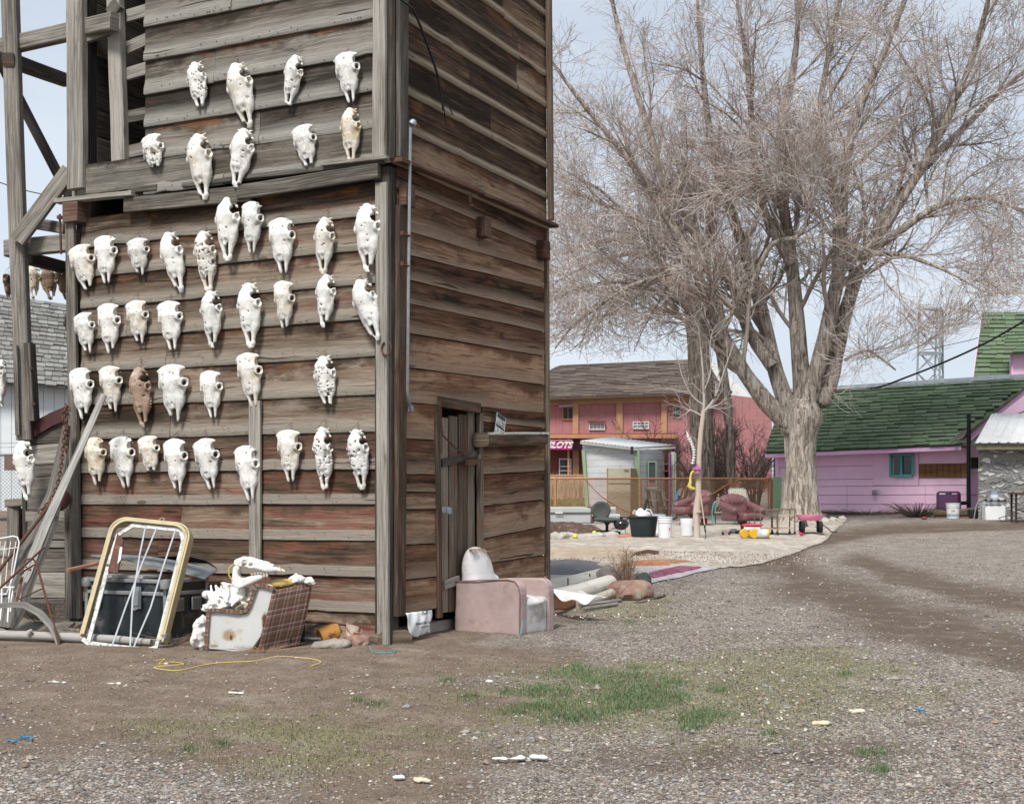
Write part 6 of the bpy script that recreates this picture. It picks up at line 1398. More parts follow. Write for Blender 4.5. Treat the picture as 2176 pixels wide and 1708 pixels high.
ROSE=boardmat('rose_stucco',(.34,.155,.16),.4,.10,vert=True,seam=.04); TAN=plain('tan_trim',(.40,.235,.13),.8,.12,2); ORG=plain('orange_trim',(.42,.20,.12),.8,.15,2)
WHT=plain('white_paint',(.68,.69,.68),.6,.1,5); GLS=plain('dark_glass',(.04,.05,.055),.12,.2,2,spec=.6); GLL=plain('curtained_glass',(.33,.36,.38),.25,.3,6,spec=.6); BRN=plain('brown_red',(.20,.06,.045),.8,.2,3)
dB=75.0
pb=thing('rose_building','two storey rose pink building with tan pilasters and a brown shingle roof','building',(0,0,0))
slabp('wall',[(1040,848),(1545,838),(1640,850),(1640,1090),(1040,1090)],dB,.4,ROSE,pb)
for x0,x1 in ((1096,1108),(1217,1229),(1310,1323),(1405,1417),(1500,1512)): slabp('pilaster',rect(x0,846,x1,1048),dB-.16,.16,TAN,pb)
slabp('upper_frieze',[(1040,848),(1545,836),(1545,850),(1040,864)],dB-.20,.2,TAN,pb)
slabp('canopy_fascia',rect(1040,922,1440,931),dB-1.6,.12,ORG,pb); slabp('canopy_deck',[(1040,922),(1440,920),(1440,924),(1040,926)],[dB-1.5]*2+[dB]*2,.05,ORG,pb); slabp('soffit',rect(1040,931,1300,956),dB-1.0,.1,plain('plum_soffit',(.10,.035,.05),.7),pb)
slabp('lower_band',rect(1040,956,1300,1048),dB-.05,.05,BRN,pb); slabp('pilaster',rect(1217,956,1230,1048),dB-.3,.2,TAN,pb)
def win(x0,y0,x1,y1,d,fr_,gl,par,nx=1,ny=1,f=1.6,name='window'):
    w_=bpy.data.objects.new(name,None); COL.objects.link(w_); w_.parent=par
    slabp('pane',rect(x0,y0,x1,y1),d-.04,.02,gl,w_)
    mb=MB()
    def bar(a,b,c,e): mb.prism([pt(a,b,d-.10),pt(c,b,d-.10),pt(c,e,d-.10),pt(a,e,d-.10)],(0,.1,0))
    bar(x0-f,y0-f,x1+f,y0);bar(x0-f,y1,x1+f,y1+f);bar(x0-f,y0,x0,y1);bar(x1,y0,x1+f,y1)
    for i in range(1,nx): q=x0+(x1-x0)*i/nx; bar(q-f*.35,y0,q+f*.35,y1)
    for i in range(1,ny): q=y0+(y1-y0)*i/ny; bar(x0,q-f*.35,x1,q+f*.35)
    mb.build('window_frame',fr_,w_); return w_
win(1197,866,1217,890,dB,TAN,GLS,pb,2,1); win(1253,898,1284,912,dB,WHT,GLL,pb,4,2,1.2); win(1346,897,1378,910,dB,WHT,GLL,pb,4,2,1.2); win(1431,861,1445,886,dB,TAN,GLS,pb,1,1)
slabp('awning',[(1187,864),(1217,862),(1217,858),(1189,859)],[dB-.6,dB-.6,dB-.1,dB-.1],.03,WHT,pb); slabp('awning',rect(1251,893,1286,896),dB-.3,.3,BRN,pb)
dw_=win(1190,976,1212,1034,dB-.1,WHT,GLS,pb,1,1,2.2,'door'); mb=MB()
for k in range(5): mb.prism([pt(1191,990+k*9,dB-.35),pt(1212,990+k*9,dB-.35),pt(1212,991.5+k*9,dB-.35),pt(1191,991.5+k*9,dB-.35)],(0,.05,0))
mb.build('door_bars',WHT,dw_); slabp('post',rect(1206,932,1210,1040),dB-1.5,.12,ORG,pb); slabp('post',rect(1240,956,1250,1040),dB-1.2,.1,BRN,pb)
mb=MB(); mb.beam(pt(1190,947,dB-1.4),pt(1190,930,dB-1.4),.05,.05); mb.build('railing',ORG,pb)
sgn=bpy.data.objects.new('shop_sign',None); COL.objects.link(sgn); sgn.parent=pb
MAG=plain('magenta_sign',(.42,.03,.17),.5,.05); slabp('sign_board',rect(1140,936,1216,955),dB-1.9,.2,MAG,sgn); slabp('sign_edge',rect(1140,934.6,1216.6,936),dB-1.95,.25,plain('pale_pink',(.7,.4,.5),.5),sgn)
text('lettering','SLOTS',.46,WHT,sgn,pt(1189,945.6,dB-1.93),(R(90),0,0),shear=.35,bold=.022,sx=1.0)
slabp('sign_stripe',rect(1168,945.2,1215,946),dB-1.96,.01,MAG,sgn)
SHB=shinglemat('brown_shingles',[(.11,.085,.07),(.17,.14,.12),(.24,.20,.175)])
shingles('roof',pt(1030,850,dB-.8),pt(1556,833,dB-.8),pt(1500,762,dB+5),pt(1192,776,dB+5),22,.9,SHB,pb,.05)
slabp('roof_hip',[(1030,850),(1192,776),(1100,840)],[dB-.8,dB+5,dB+8],.1,SHB,pb)
slabp('eave_board',[(1030,850),(1556,833),(1556,836),(1030,854)],dB-.85,.1,plain('eave_dark',(.09,.06,.05),.8),pb)
slabp('white_gable',[(1500,762),(1540,790),(1575,823),(1612,862),(1612,868),(1545,868),(1545,838)],dB+.6,.3,WHT,pb)
mb=MB(); mb.tube([pt(1166,825,dB+2),pt(1166,796,dB+2)],.06,8); mb.build('vent_pipe',plain('green_pipe',(.05,.08,.08),.6),pb)
# planting in front of it
mb=MB()
tall=thing('dry_hedge','pale dry ornamental grass strip below the slot parlour door','hedge',(0,0,0))
x_=rs.uniform((1140-CX)/F*64,(1245-CX)/F*64,5200); y_=rs.uniform(63,65,5200)
q=blades('dry_stems',x_,y_,1.05,.02,[(.50,.42,.30),(.62,.54,.40),(.36,.28,.19),(.45,.33,.24)],.35,None,None); q['kind']='stuff'; q.parent=tall
x_=rs.uniform((1140-CX)/F*58,(1250-CX)/F*58,3000); y_=rs.uniform(56,60,3000); q=blades('lawn',x_,y_,.22,.02,[(.10,.16,.04),(.14,.20,.06),(.2,.2,.08)],.8,'strip of green lawn behind the concrete trough','grass')
x_=rs.uniform((1165-CX)/F*61,(1245-CX)/F*61,90); y_=rs.uniform(60,61,90); q=blades('flowers',x_,y_,.28,.03,[(.30,.05,.06),(.38,.20,.08),(.3,.12,.12)],.5,'small red and orange flowers along the lawn','flowers')
# white garden shed with green trim
sh=thing('white_shed','small white plank shed with green trim and a white metal roof behind the fence','shed',(0,0,0))
WSH=boardmat('white_boards',(.62,.64,.65),.205,.10,seam=.07,dirt=(.40,.39,.37),da=.25,sc=1.6); GRN=plain('pale_green_paint',(.30,.45,.27),.7,.12,4); PUR=plain('purple_trim',(.38,.10,.30),.6)
slabp('front_wall',[(1238,942),(1354,952),(1354,1103),(1245,1100)],[43.6,42.2,42.2,43.6],.12,WSH,sh)
slabp('side_wall',[(1354,952),(1408,957),(1408,1102),(1354,1103)],[42.2,43.6,43.6,42.2],.10,WSH,sh)
slabp('back_strip',rect(1424,960,1434,1100),44.0,.1,WSH,sh); slabp('green_trim',rect(1433,962,1437,1100),43.95,.1,GRN,sh)
slabp('dark_doorway',rect(1406,958,1425,1100),43.9,.1,plain('doorway',(.06,.04,.035),.9),sh); slabp('door_jamb',rect(1408,960,1412,1100),43.6,.1,WB,sh); slabp('purple_jamb',rect(1421,962,1424,1096),43.6,.1,PUR,sh)
mb=MB()
for k in range(7): mb.prism([pt(1411,985+k*15,43.55),pt(1420,984+k*15,43.55),pt(1420,986+k*15,43.55),pt(1411,987+k*15,43.55)],(0,.2,0))
mb.build('door_shelves',WB,sh)
slabp('green_corner',[(1349,950),(1359,951),(1360,1080),(1350,1103)],42.05,.1,GRN,sh); slabp('green_corner',[(1236,956),(1243,957),(1252,1090),(1246,1090)],43.4,.1,GRN,sh)
win(1379,982,1393,1030,42.75,GRN,GLS,sh,1,1,2.0); slabp('window_trim',rect(1379,1026,1393,1031),42.6,.02,PUR,sh); slabp('window_sill',rect(1373,1034,1397,1038),42.6,.1,GRN,sh)
mb=MB(); 
def rfn(u,v):
    a=pt(1233,938,43.4).lerp(pt(1350,952.5,41.9),u); b_=pt(1303,930,47.0).lerp(pt(1436,948,45.0),u); p=a.lerp(b_,v); return p+UP*(.02+.012*math.sin(u*90))
mb.grid(rfn,90,2); mb.build('metal_roof',plain('white_metal',(.62,.64,.66),.4,.1,3,metal=.2),sh,thick=.02)
slabp('roof_edge',[(1233,938),(1350,952),(1436,949),(1436,953),(1350,957),(1233,943)],[43.4,41.9,45,45,41.9,43.4],.04,WHT,sh)
mb=MB(); mb.box(pt(1343,957,42.0),(.09,.1,.24)); mb.build('shed_lamp',plain('lamp_black',(.04,.04,.04),.5),sh)
# old fridge
fg=thing('old_fridge','cream two door refrigerator standing outside against the white shed','fridge',(0,0,0)); FC=plain('fridge_cream',(.60,.55,.42),.5,.08,3,dirt=(.4,.3,.2),dirtamt=.1); FS=plain('fridge_side',(.42,.29,.17),.6,.1,3)
slabp('cabinet',[(1340,994),(1353,996),(1353,1098),(1340,1099)],[41.35,41.9,41.9,41.35],.25,FS,fg); slabp('freezer_door',rect(1293,994,1340,1027),41.35,.1,FC,fg,bev=.01); slabp('fridge_door',rect(1293,1029,1340,1098),41.35,.1,FC,fg,bev=.01); slabp('cabinet_back',rect(1292,994,1341,1099),41.45,.5,FS,fg)
slabp('badge',rect(1326,997,1336,998.5),41.3,.03,ZN,fg)
# purple shed with green shingle roof
ph=thing('purple_shed','low purple boarded shed with a green shingle roof and teal framed window','shed',(0,0,0))
PP=plain('purple_paint',(.90,.60,.78),.75,.07,1.2,dirt=(.68,.43,.62),dirtamt=.25,fine=30); PPD=plain('purple_fascia',(.74,.44,.68),.75,.1,2)
def ph_d(x): return 1/((1/40.5)+(x-1648)/(2054-1648)*((1/36.2)-(1/40.5)))
def php(x,y,off=0): return pt(x,y,ph_d(x)-off)
def phs(name,pxs,off,th,mat,par=None,bev=0): mb=MB(); mb.prism([php(x,y,off) for x,y in pxs],(0.0,th,0)); return mb.build(name,mat,par or ph,bevel=bev)
def yl(y,x): # rows converge with distance: y given at the right end
    k=ph_d(2054)/ph_d(x); return HY+(y-HY)*k
phs('wall',[(1648,940),(2054,930),(2054,1093),(1648,1096)],0,.3,plain('purple_seam',(.17,.07,.15),.8))
rows=[958,984,1014,1030,1050,1071,1092]
mb=MB()
for y0,y1 in zip([944]+rows[1:-1],rows[1:]):
    for x0,x1 in ((1654,1856),(1856,1953),(1953,2054)) if y1<1035 else ((1654,1800),(1800,1966),(1966,2054)):
        if 1856<=x0<1953 and y1<1035: continue
        mb.prism([php(x0+.4,yl(y0,x0)+.6,.03),php(x1-.4,yl(y0,x1)+.6,.03),php(x1-.4,yl(y1,x1)-.3,.045),php(x0+.4,yl(y1,x0)-.3,.045)],(0,.03,0))
mb.build('siding_boards',PP,ph)
phs('patch_panel',[(1856,957),(1952,953),(1952,1031),(1856,1031)],.05,.05,PP); phs('corner_board',[(1648,945),(1655,945),(1655,1092),(1648,1092)],.06,.06,PP)
phs('boarded_opening',[(1953,985),(2053,984),(2053,1014),(1953,1014)],.07,.04,wood('brown_ply',(.14,.065,.03),(.22,.11,.05),(.30,.16,.075),pamt=0))
mb=MB()
for k in range(1,8): mb.prism([php(1953+k*12.6,986,.075),php(1953.9+k*12.6,986,.075),php(1953.9+k*12.6,1013.5,.075),php(1953+k*12.6,1013.5,.075)],(0,.004,0))
mb.build('panel_grooves',DK,ph)
tw_=bpy.data.objects.new('window',None); COL.objects.link(tw_); tw_.parent=ph; TEAL=plain('teal_paint',(.08,.42,.40),.6,.08)
phs('pane',[(1893,968),(1938,967),(1938,1010),(1893,1011)],.09,.02,GLS,tw_)
for q_ in (((1891,964),(1941,963),(1941,967),(1891,968)),((1891,1009),(1941,1008),(1941,1012.5),(1891,1013)),((1891,964),(1894.5,964),(1894.5,1012),(1891,1012)),((1937.5,964),(1941,964),(1941,1012),(1937.5,1012)),((1913.5,966),(1917.5,966),(1917.5,1011),(1913.5,1011))): phs('window_frame',q_,.13,.06,TEAL,tw_)
phs('curtain',[(1897,972),(1898.5,972),(1898.5,1008),(1897,1008)],.10,.01,WHT,tw_)
phs('wall_lamp',[(1855,1041),(1864,1041),(1865,1050),(1856,1051)],.2,.15,ZN,bev=.02)
EL,ER=pt(1627,962,39.9),pt(2190,938,34.4)
lo_,hi_=0,1
for _ in range(40):
    m_=(lo_+hi_)/2; q=EL.lerp(ER,m_); lo_,hi_=(m_,hi_) if PX(q.x,q.y,q.z)[0]<2044 else (lo_,m_)
EK=EL.lerp(ER,lo_); mb=MB(); mb.beam(EL+Vector((0,.06,-.09)),EK+Vector((0,.06,-.09)),.03,.11); mb.build('eave_fascia',PPD,ph)
mb=MB(); mb.grid(lambda u,v:(EL.lerp(EK,u)+Vector((0,.08,-.10))).lerp(Vector((php(1640+u*412,960).x,php(1640+u*412,960).y,EL.lerp(EK,u).z-.06)),v),10,2); mb.build('soffit',PPD,ph,thick=.01)
phs('foundation',[(1648,1088),(2054,1087),(2054,1098),(1648,1100)],.08,.1,plain('old_concrete',(.25,.22,.19),.95,.3,6,dirt=(.14,.11,.09),dirtamt=.4))
# recessed bay right of it
slabp('recess_wall',rect(2050,938,2110,1095),37.6,.2,PP,ph); win(2064,974,2080,993,37.5,plain('dark_green_paint',(.03,.09,.03),.6),GLS,ph,1,1,2.5); slabp('recess_seam',rect(2054,1003,2080,1004.5),37.55,.05,PPD,ph); slabp('recess_seam',rect(2054,1049,2080,1050.3),37.55,.05,PPD,ph)
GSH=shinglemat('green_shingles',[(.10,.145,.088),(.135,.19,.115),(.165,.225,.14)],stain=(.12,.14,.105))
EL,ER=pt(1627,962,39.9),pt(2190,938,34.4); RL,RR_=pt(1664,836,44.5),pt(2190,804,38.7)
def rclip(u,v):
    x=EL.lerp(ER,u).lerp(RL.lerp(RR_,u),v); px,py=PX(x.x,x.y,x.z); return py< np.interp(px,[0,2010,2030,2176,2260],[2000,2000,925,829,770])
shingles('green_roof',EL,ER,RR_,RL,18,.46,GSH,ph,.032,clip=rclip,curl=.03)
mb=MB(); mb.beam(RL+UP*.08,RR_+UP*.08,.10,.13,up=UP); mb.build('ridge_cap',plain('white_ridge',(.55,.6,.66),.4,metal=.3),ph)
# purple gable with rake boards
slabp('gable_wall',[(2058,930),(2110,884),(2190,826),(2190,900),(2190,950),(2058,950)],36.6,.1,PP,ph)
slabp('rake_board',[(2046,935),(2190,819),(2190,829),(2110,892),(2058,942),(2046,944)],35.8,.06,PPD,ph); slabp('rake_trim',[(2030,938),(2190,813),(2190,819),(2046,935)],35.7,.05,plain('roof_edge_dark',(.10,.085,.07),.9),ph)
slabp('flashing',[(2012,940),(2052,912),(2056,916),(2046,932),(2022,941)],35.6,.03,WG,ph)
# tall green roofed building behind
gb=thing('tall_barn','tall green shingled gambrel roof with a purple dormer at the right edge','building',(0,0,0))
shingles('green_roof',pt(2066,822,46),pt(2230,822,46),pt(2230,664,50),pt(2088,664,50),17,.5,GSH,gb,.05); slabp('dormer_wall',rect(2150,752,2230,812),45.0,.2,PP,gb); slabp('dormer_trim',rect(2149,752,2153,812),44.9,.1,PPD,gb)
shingles('dormer_roof',pt(2131,752,44.6),pt(2240,750,44.6),pt(2240,705,46.5),pt(2138,707,46.5),6,.5,GSH,gb,.05); slabp('gable_wall',[(2066,822),(2088,664),(2100,664),(2100,822)],[46.1,50.1,50.2,46.2],.1,PP,gb)
mb=MB(); mb.beam(pt(2087,662,50),pt(2240,661,50),.1,.1); mb.build('ridge_cap',_m['white_ridge'],gb)
# stone outbuilding
so_=thing('stone_hut','rough whitewashed stone hut with a white ribbed metal roof at the right edge','hut',(0,0,0))
m,nt,b=newmat('rubble_stone'); o=node(nt,'ShaderNodeNewGeometry').outputs['Position']
wv=mixc(nt,.30,o,noise(nt,o,3.2,4,.6,0,1),'ADD'); vv=node(nt,'ShaderNodeTexVoronoi',{'Vector':mapp(nt,wv,(3.1,3.1,7.5)),'Scale':1.0},feature='F1'); ve=node(nt,'ShaderNodeTexVoronoi',{'Vector':mapp(nt,wv,(3.1,3.1,7.5)),'Scale':1.0},feature='DISTANCE_TO_EDGE').outputs['Distance']
sp_=node(nt,'ShaderNodeSeparateColor',{'Color':vv.outputs['Color']}); nn_=noise(nt,o,16,7,.7)
sc2=ramp(nt,mth(nt,'ADD',mth(nt,'MULTIPLY',sp_.outputs[0],.6),mth(nt,'MULTIPLY',nn_,.5)),[(.2,(.26,.25,.23)),(.42,(.42,.41,.385)),(.56,(.70,.69,.66)),(.84,(.76,.75,.72)),(.93,(.30,.18,.12))])
em=ramp(nt,mth(nt,'ADD',ve,mth(nt,'MULTIPLY',mth(nt,'SUBTRACT',nn_,.5),.25)),[(.10,0),(.24,1)]); col=mixc(nt,em,mixc(nt,nn_,(.21,.205,.195),(.34,.335,.32)),sc2)
setb(nt,b,col,.95,mth(nt,'ADD',em,mth(nt,'MULTIPLY',nn_,.6)),1.0,.06,0,.15); STW=m
mb=MB(); 
def stf(u,v):
    p=pt(2079,944,33.3); q=p+Vector((u*3.6,-u*.5,0)); z=(p.z)*(1-v)+(.70)*v; q.z=z; return q+Vector((0,-(float(n3(np.array(q.x),np.array(q.y),np.array(z*2),5,3)))*.09,0))
mb.grid(stf,90,60); mb.build('stone_wall',STW,so_,fix=True)
mb=MB(); mb.prism([pt(2079,944,33.3),pt(2079,944,33.3)+Vector((.95,2.2,0)),pt(2079,1115,33.3)+Vector((.95,2.2,0)),pt(2079,1115,33.3)],(.05,0,0)); mb.build('stone_return',STW,so_)
mb=MB()
def mrf(u,v):
    a=pt(2072,943,32.9)+Vector((u*4,-u*.56,0)); b_=pt(2107,881,34.8)+Vector((u*4,-u*.56,0)); p=a.lerp(b_,v); rr_=(u*4/.22)%1; return p+UP*(.035*max(0,1-abs(rr_-.5)*7)+.02)
mb.grid(mrf,160,4); mb.build('metal_roof',plain('ribbed_white',(.66,.67,.67),.45,.07,3,dirt=(.28,.22,.17),dirtamt=.18),so_,thick=.015)
mb=MB(); mb.beam(pt(2074,950,33.0),pt(2074,950,33.0)+Vector((4,-.56,0)),.06,.14); mb.build('roof_fascia',plain('olive_fascia',(.20,.18,.12),.8),so_)
# black vent stack and services
mb=MB(); mb.tube([pt(2059,1082,35.6),pt(2058,1000,35.6),pt(2059,878,35.6)],.055,10); mb.tube([pt(2057,1068,35.55),pt(1992,1072,35.4)],.05,8); o=mb.build('vent_stack',plain('black_pipe',(.008,.008,.009),.5)); tag(o,'tall black vent pipe against the right end of the purple shed','pipe')
# lattice mast
lt=thing('lattice_mast','galvanised steel lattice tower standing against the sky behind the purple shed','lattice tower',(0,0,0)); dL=88.0; LT=plain('mast_steel',(.30,.34,.36),.5,.2,3,metal=.4)
def mast(nm,a,b_,r=.05): mb=MB(); mb.beam(a,b_,r*1.6,r*1.6); mb.build(nm,LT,lt)
TL=[pt(1954,650,dL),pt(1999,652,dL),pt(2003,656,dL+2),pt(1992,655,dL+2)]; BL=[pt(1948,835,dL),pt(1996,835,dL),pt(2004,835,dL+2),pt(1985,835,dL+2)]
for a,b_ in zip(TL,BL): mast('mast_leg',a,b_,.07)
for i in range(4):
    for k in range(4):
        j=(i+1)%4; f0=k/4+.02; f1=(k+1)/4-.0; mast('mast_brace',TL[i].lerp(BL[i],f0),TL[j].lerp(BL[j],f1),.04); mast('mast_brace',TL[j].lerp(BL[j],f0),TL[i].lerp(BL[i],f1),.03)
        if k in (0,2): mast('mast_ring',TL[i].lerp(BL[i],f0+.01),TL[j].lerp(BL[j],f0+.01),.06)
mast('mast_ring',TL[0].lerp(BL[0],.56),TL[1].lerp(BL[1],.55),.07)
# cables
def cab(name,pts,r,lab):
    P=smoothp([list(p) for p in pts],40); mb=MB(); mb.tube([Vector(p) for p in P],r,6); o=mb.build(name,_m['black_cable'],fix=False); tag(o,lab,'cable')
cab('service_cable',[pt(1672,836,44),pt(1780,830,43),pt(1860,824,42),pt(1930,800,41),pt(2010,768,40),pt(2100,726,39),pt(2200,668,38)],.030,'thick black twisted cable sweeping up to the right across the green roof')
cab('power_line',[pt(1960,745,80),pt(2060,723,78),pt(2092,712,76)],.02,'thin power line behind the lattice tower, upper one'); cab('power_line',[pt(2030,808,80),pt(2060,805,78),pt(2080,800,76)],.02,'thin power line just above the purple shed ridge'); cab('power_line',[pt(1130,790,70),pt(1190,789,70)],.02,'short thin power line left of the brown shingle roof')
# left: long white barn with grey shingle roof, fence
lb=thing('white_barn','long white metal walled barn with an old grey shingle roof, far left','barn',(0,0,0)); dl=38.0
WM=boardmat('white_ribbed',(.60,.64,.66),.3,.04,vert=True,seam=.08,da=0,dirt=(.5,.5,.5))
slabp('wall',rect(-150,815,190,1085),dl,.3,WM,lb); slabp('eave_board',[(-150,803),(190,823),(190,830),(-150,811)],dl-.5,.1,plain('blue_grey',(.22,.28,.31),.6),lb)
GSB=shinglemat('grey_shingles',[(.15,.15,.145),(.235,.235,.225),(.33,.33,.315)],stain=(.17,.16,.145))
shingles('roof',pt(-160,804,dl-.6),pt(190,824,dl-.6),pt(200,655,dl+3.5),pt(-160,603,dl+3.5),20,.26,GSB,lb,.03,curl=.03)
# chain-link helper
def chainlink(name,A,B,z0f,h,par,mat,pitch=.075,r=.0032):
    A=Vector(A);B=Vector(B); L=(B-A).length; d=(B-A)/L; n=int((L+h)/pitch); P=[]
    for k in range(-int(h/pitch)-1,n+1):
        for sg_ in (1,-1):
            s0=k*pitch; x0,x1=(s0,s0+h) if sg_>0 else (s0+h,s0); y0,y1=0,h
            # clip to 0..L
            ts=[0,1]; dx=x1-x0
            t0,t1=0,1
            if dx>0: t0=max(t0,-x0/dx); t1=min(t1,(L-x0)/dx)
            else: t0=max(t0,(L-x0)/dx); t1=min(t1,-x0/dx)
            if t1-t0<.02: continue
            a=A+d*(x0+dx*t0)+UP*(h*t0); b_=A+d*(x0+dx*t1)+UP*(h*t1); P.append([list(a),list(b_)])
    P=np.array(P); V,Fq=tubes_np(P,np.full(P.shape[:2],r),4); return npmesh(name,V,Fq,mat,par)
wf=thing('wire_fence','chain link fence with barbed wire in front of the white barn','fence',(0,0,0)); FZ=plain('fence_zinc',(.20,.22,.23),.5,metal=.3)
dA=24.0; A_=pt(-60,1085,dA); B_=pt(62,1085,dA); chainlink('mesh_wire',A_,B_,0,(1085-968)/F*dA,wf,FZ,.065,.003)
mb=MB(); mb.tube([pt(-60,966,dA),pt(62,966,dA)],.025,8); mb.build('top_rail',FZ,wf)
for y in (940,949): mb=MB(); mb.tube([pt(-60,y,dA),pt(10,y+1.5,dA),pt(62,y,dA)],.005,5); mb.build('barbed_wire',FZ,wf)
slabp('plaque',rect(9,965,46,999),dA-.05,.02,plain('plaque_brown',(.16,.11,.095),.8),wf)
for k in range(9): rock('rubble_stone',gd(-30+k*11+random.uniform(-3,3),22.5+random.random(),.06),(.12,.10,random.uniform(.07,.12)),'pale rubble stone at the fence foot, number '+['one','two','three','four','five','six','seven','eight','nine'][k]+' from the left picture edge',STG,30+k,group='rubble stones at the wire fence')
# ================================================================ CARPETED YARD
def carpetmat(name,c1,c2,stain,dirt=(.30,.25,.2),amt=.3,flk=.5):
    m,nt,b=newmat(name); o=node(nt,'ShaderNodeNewGeometry').outputs['Position']
    a=noise(nt,o,1.1,8,.65,.5); f=noise(nt,mapp(nt,o,(1,.42,1)),9,7,.8,.3); g=noise(nt,mapp(nt,o,(1,.9,1)),1.7,7,.7,.8)
    sp3=noise(nt,mapp(nt,o,(1,.4,1),(4,4,0)),4.5,8,.8,.6); col=mixc(nt,ramp(nt,a,[(.35,0),(.65,1)]),c1,c2); col=mixc(nt,mth(nt,'MULTIPLY',ramp(nt,sp3,[(.45,0),(.56,1)]),amt),col,[q*.55 for q in c1]); col=mixc(nt,mth(nt,'MULTIPLY',ramp(nt,g,[(.52,0),(.66,1)]),amt),col,stain)
    col=mixc(nt,mth(nt,'MULTIPLY',ramp(nt,f,[(.30,1),(.44,0)]),flk),col,dirt); col=mixc(nt,mth(nt,'MULTIPLY',noise(nt,o,70,2),.35),col,[q*.7 for q in c1])
    setb(nt,b,col,.98,mth(nt,'ADD',f,g),.6,.03,0,.05); return m
def carpet(name,poly,mat,dz,lab,cat='carpet',rip=.02,th=.012,seed=0,rag=.06):
    P=[gp(x,y) for x,y in poly]; xy=[(p.x,p.y) for p in P]
    # densify outline and find x-interval for each row
    y0=min(q[1] for q in xy); y1=max(q[1] for q in xy); nr=max(6,int((y1-y0)/.16)); rows=[]
    for i in range(nr+1):
        y=y0+(y1-y0)*(i+.0)/nr; y=min(max(y,y0+1e-4),y1-1e-4); xs=[]
        for (ax,ay),(bx,by) in zip(xy,xy[1:]+xy[:1]):
            if (ay-y)*(by-y)<0: xs.append(ax+(bx-ax)*(y-ay)/(by-ay))
        if len(xs)>=2: rows.append((y,min(xs),max(xs)))
    W_=max(r[2]-r[1] for r in rows); nc=max(6,int(W_/.16)); V=[];
    for i_,(y,a,b_) in enumerate(rows):
        a+=n1(y*1.3,seed+1)*rag*3; b_+=n1(y*1.3,seed+2)*rag*3; xx=np.linspace(a,b_,nc+1); yy=np.full(nc+1,y)+(fbm(xx*1.7,xx*0+seed,seed,3)-.44)*rag*3*(1 if (y-y0<.3 or y1-y<.3) else .4)
        ed=np.clip(np.minimum(np.minimum(np.arange(nc+1),nc-np.arange(nc+1))/3.0,min(i_,len(rows)-1-i_)/3.0),0,1); z=G(xx,yy)+.010+(dz-.010)*ed+rip*ed*(fbm(xx*1.6+seed,yy*2.6,seed+60,4)-.3)+gbump(xx,yy); V.append(np.stack([xx,yy,z],1))
    V=np.array(V); nr,nc_=V.shape[:2]; ii=(np.arange(nr-1)[:,None]*nc_+np.arange(nc_-1)[None]).ravel(); Fq=np.stack([ii,ii+1,ii+nc_+1,ii+nc_],1)
    o=npmesh(name,V.reshape(-1,3),Fq,mat); md=o.modifiers.new('t','SOLIDIFY'); md.thickness=.006; md.offset=1; tag(o,lab,cat); return o
CC=carpetmat('cream_carpet',(.40,.355,.30),(.58,.54,.48),(.28,.20,.15),amt=.55,flk=.8); CT=carpetmat('tan_carpet',(.37,.30,.22),(.47,.40,.31),(.35,.25,.19)); CB_=carpetmat('slate_rug',(.15,.145,.15),(.19,.185,.195),(.25,.2,.22),amt=.2); CO=carpetmat('orange_rug',(.36,.17,.09),(.42,.23,.13),(.45,.35,.28)); CM=carpetmat('magenta_rug',(.26,.08,.14),(.34,.13,.20),(.42,.30,.33),amt=.5); CP_=carpetmat('pale_mat',(.48,.45,.46),(.58,.55,.55),(.33,.24,.28),amt=.5)
carpet('sand_patch',[(1130,1216),(1250,1218),(1300,1222),(1292,1250),(1240,1268),(1180,1282),(1130,1280)],carpetmat('pale_sand',(.42,.36,.29),(.52,.46,.39),(.33,.27,.2)),.012,'pale sandy ground sheet under the white posts','carpet',rip=.02,seed=3)
carpet('pale_mat',[(1280,1203),(1500,1200),(1545,1207),(1480,1220),(1420,1232),(1375,1240),(1330,1232),(1270,1218)],CP_,.020,'pale lavender white mat between the orange and magenta strips',seed=5)
carpet('cream_carpet',[(1130,1112),(1300,1108),(1500,1100),(1640,1096),(1800,1104),(1780,1125),(1745,1150),(1690,1172),(1620,1195),(1540,1210),(1400,1207),(1130,1206)],CC,.035,'huge worn cream carpet spread over the yard beyond the tower',rip=.035,seed=7)
carpet('tan_carpet',[(1130,1166),(1330,1166),(1392,1176),(1400,1184),(1340,1194),(1130,1194)],CT,.075,'tan carpet strip beside the tower, with a curled dark end',rip=.03,seed=9)
carpet('slate_rug',[(1130,1197),(1210,1195),(1300,1200),(1290,1210),(1262,1220),(1210,1225),(1130,1224)],CB_,.085,'slate blue rug beside the tower in front of the tan strip',seed=11)
carpet('orange_rug',[(1286,1203),(1400,1198),(1476,1196),(1478,1200),(1440,1206),(1360,1208),(1300,1207)],CO,.090,'narrow orange rug strip behind the dry bush',seed=13)
carpet('magenta_rug',[(1366,1220),(1420,1212),(1492,1208),(1484,1213),(1430,1225),(1384,1233),(1366,1228)],CM,.065,'narrow magenta rug strip right of the green rock',seed=15)
carpet('cream_tarp',[(1628,1090),(1660,1082),(1740,1084),(1760,1094),(1752,1104),(1640,1102)],plain('tarp_cream',(.56,.54,.47),.7,.12,2),.10,'smooth cream tarpaulin rumpled round the foot of the huge tree','tarpaulin',rip=.16,seed=17)
mb=MB(); mb.sweep([gp(1345,1186)+UP*.05,gp(1375,1184)+UP*.09,gp(1398,1183)+UP*.06],[(-.02,-.02),(.02,-.02),(.03,.04),(-.01,.05)],up=UP); o=mb.build('carpet_curl',plain('curl_brown',(.16,.10,.07),.95)); tag(o,'dark curled end of the tan carpet strip','carpet roll')
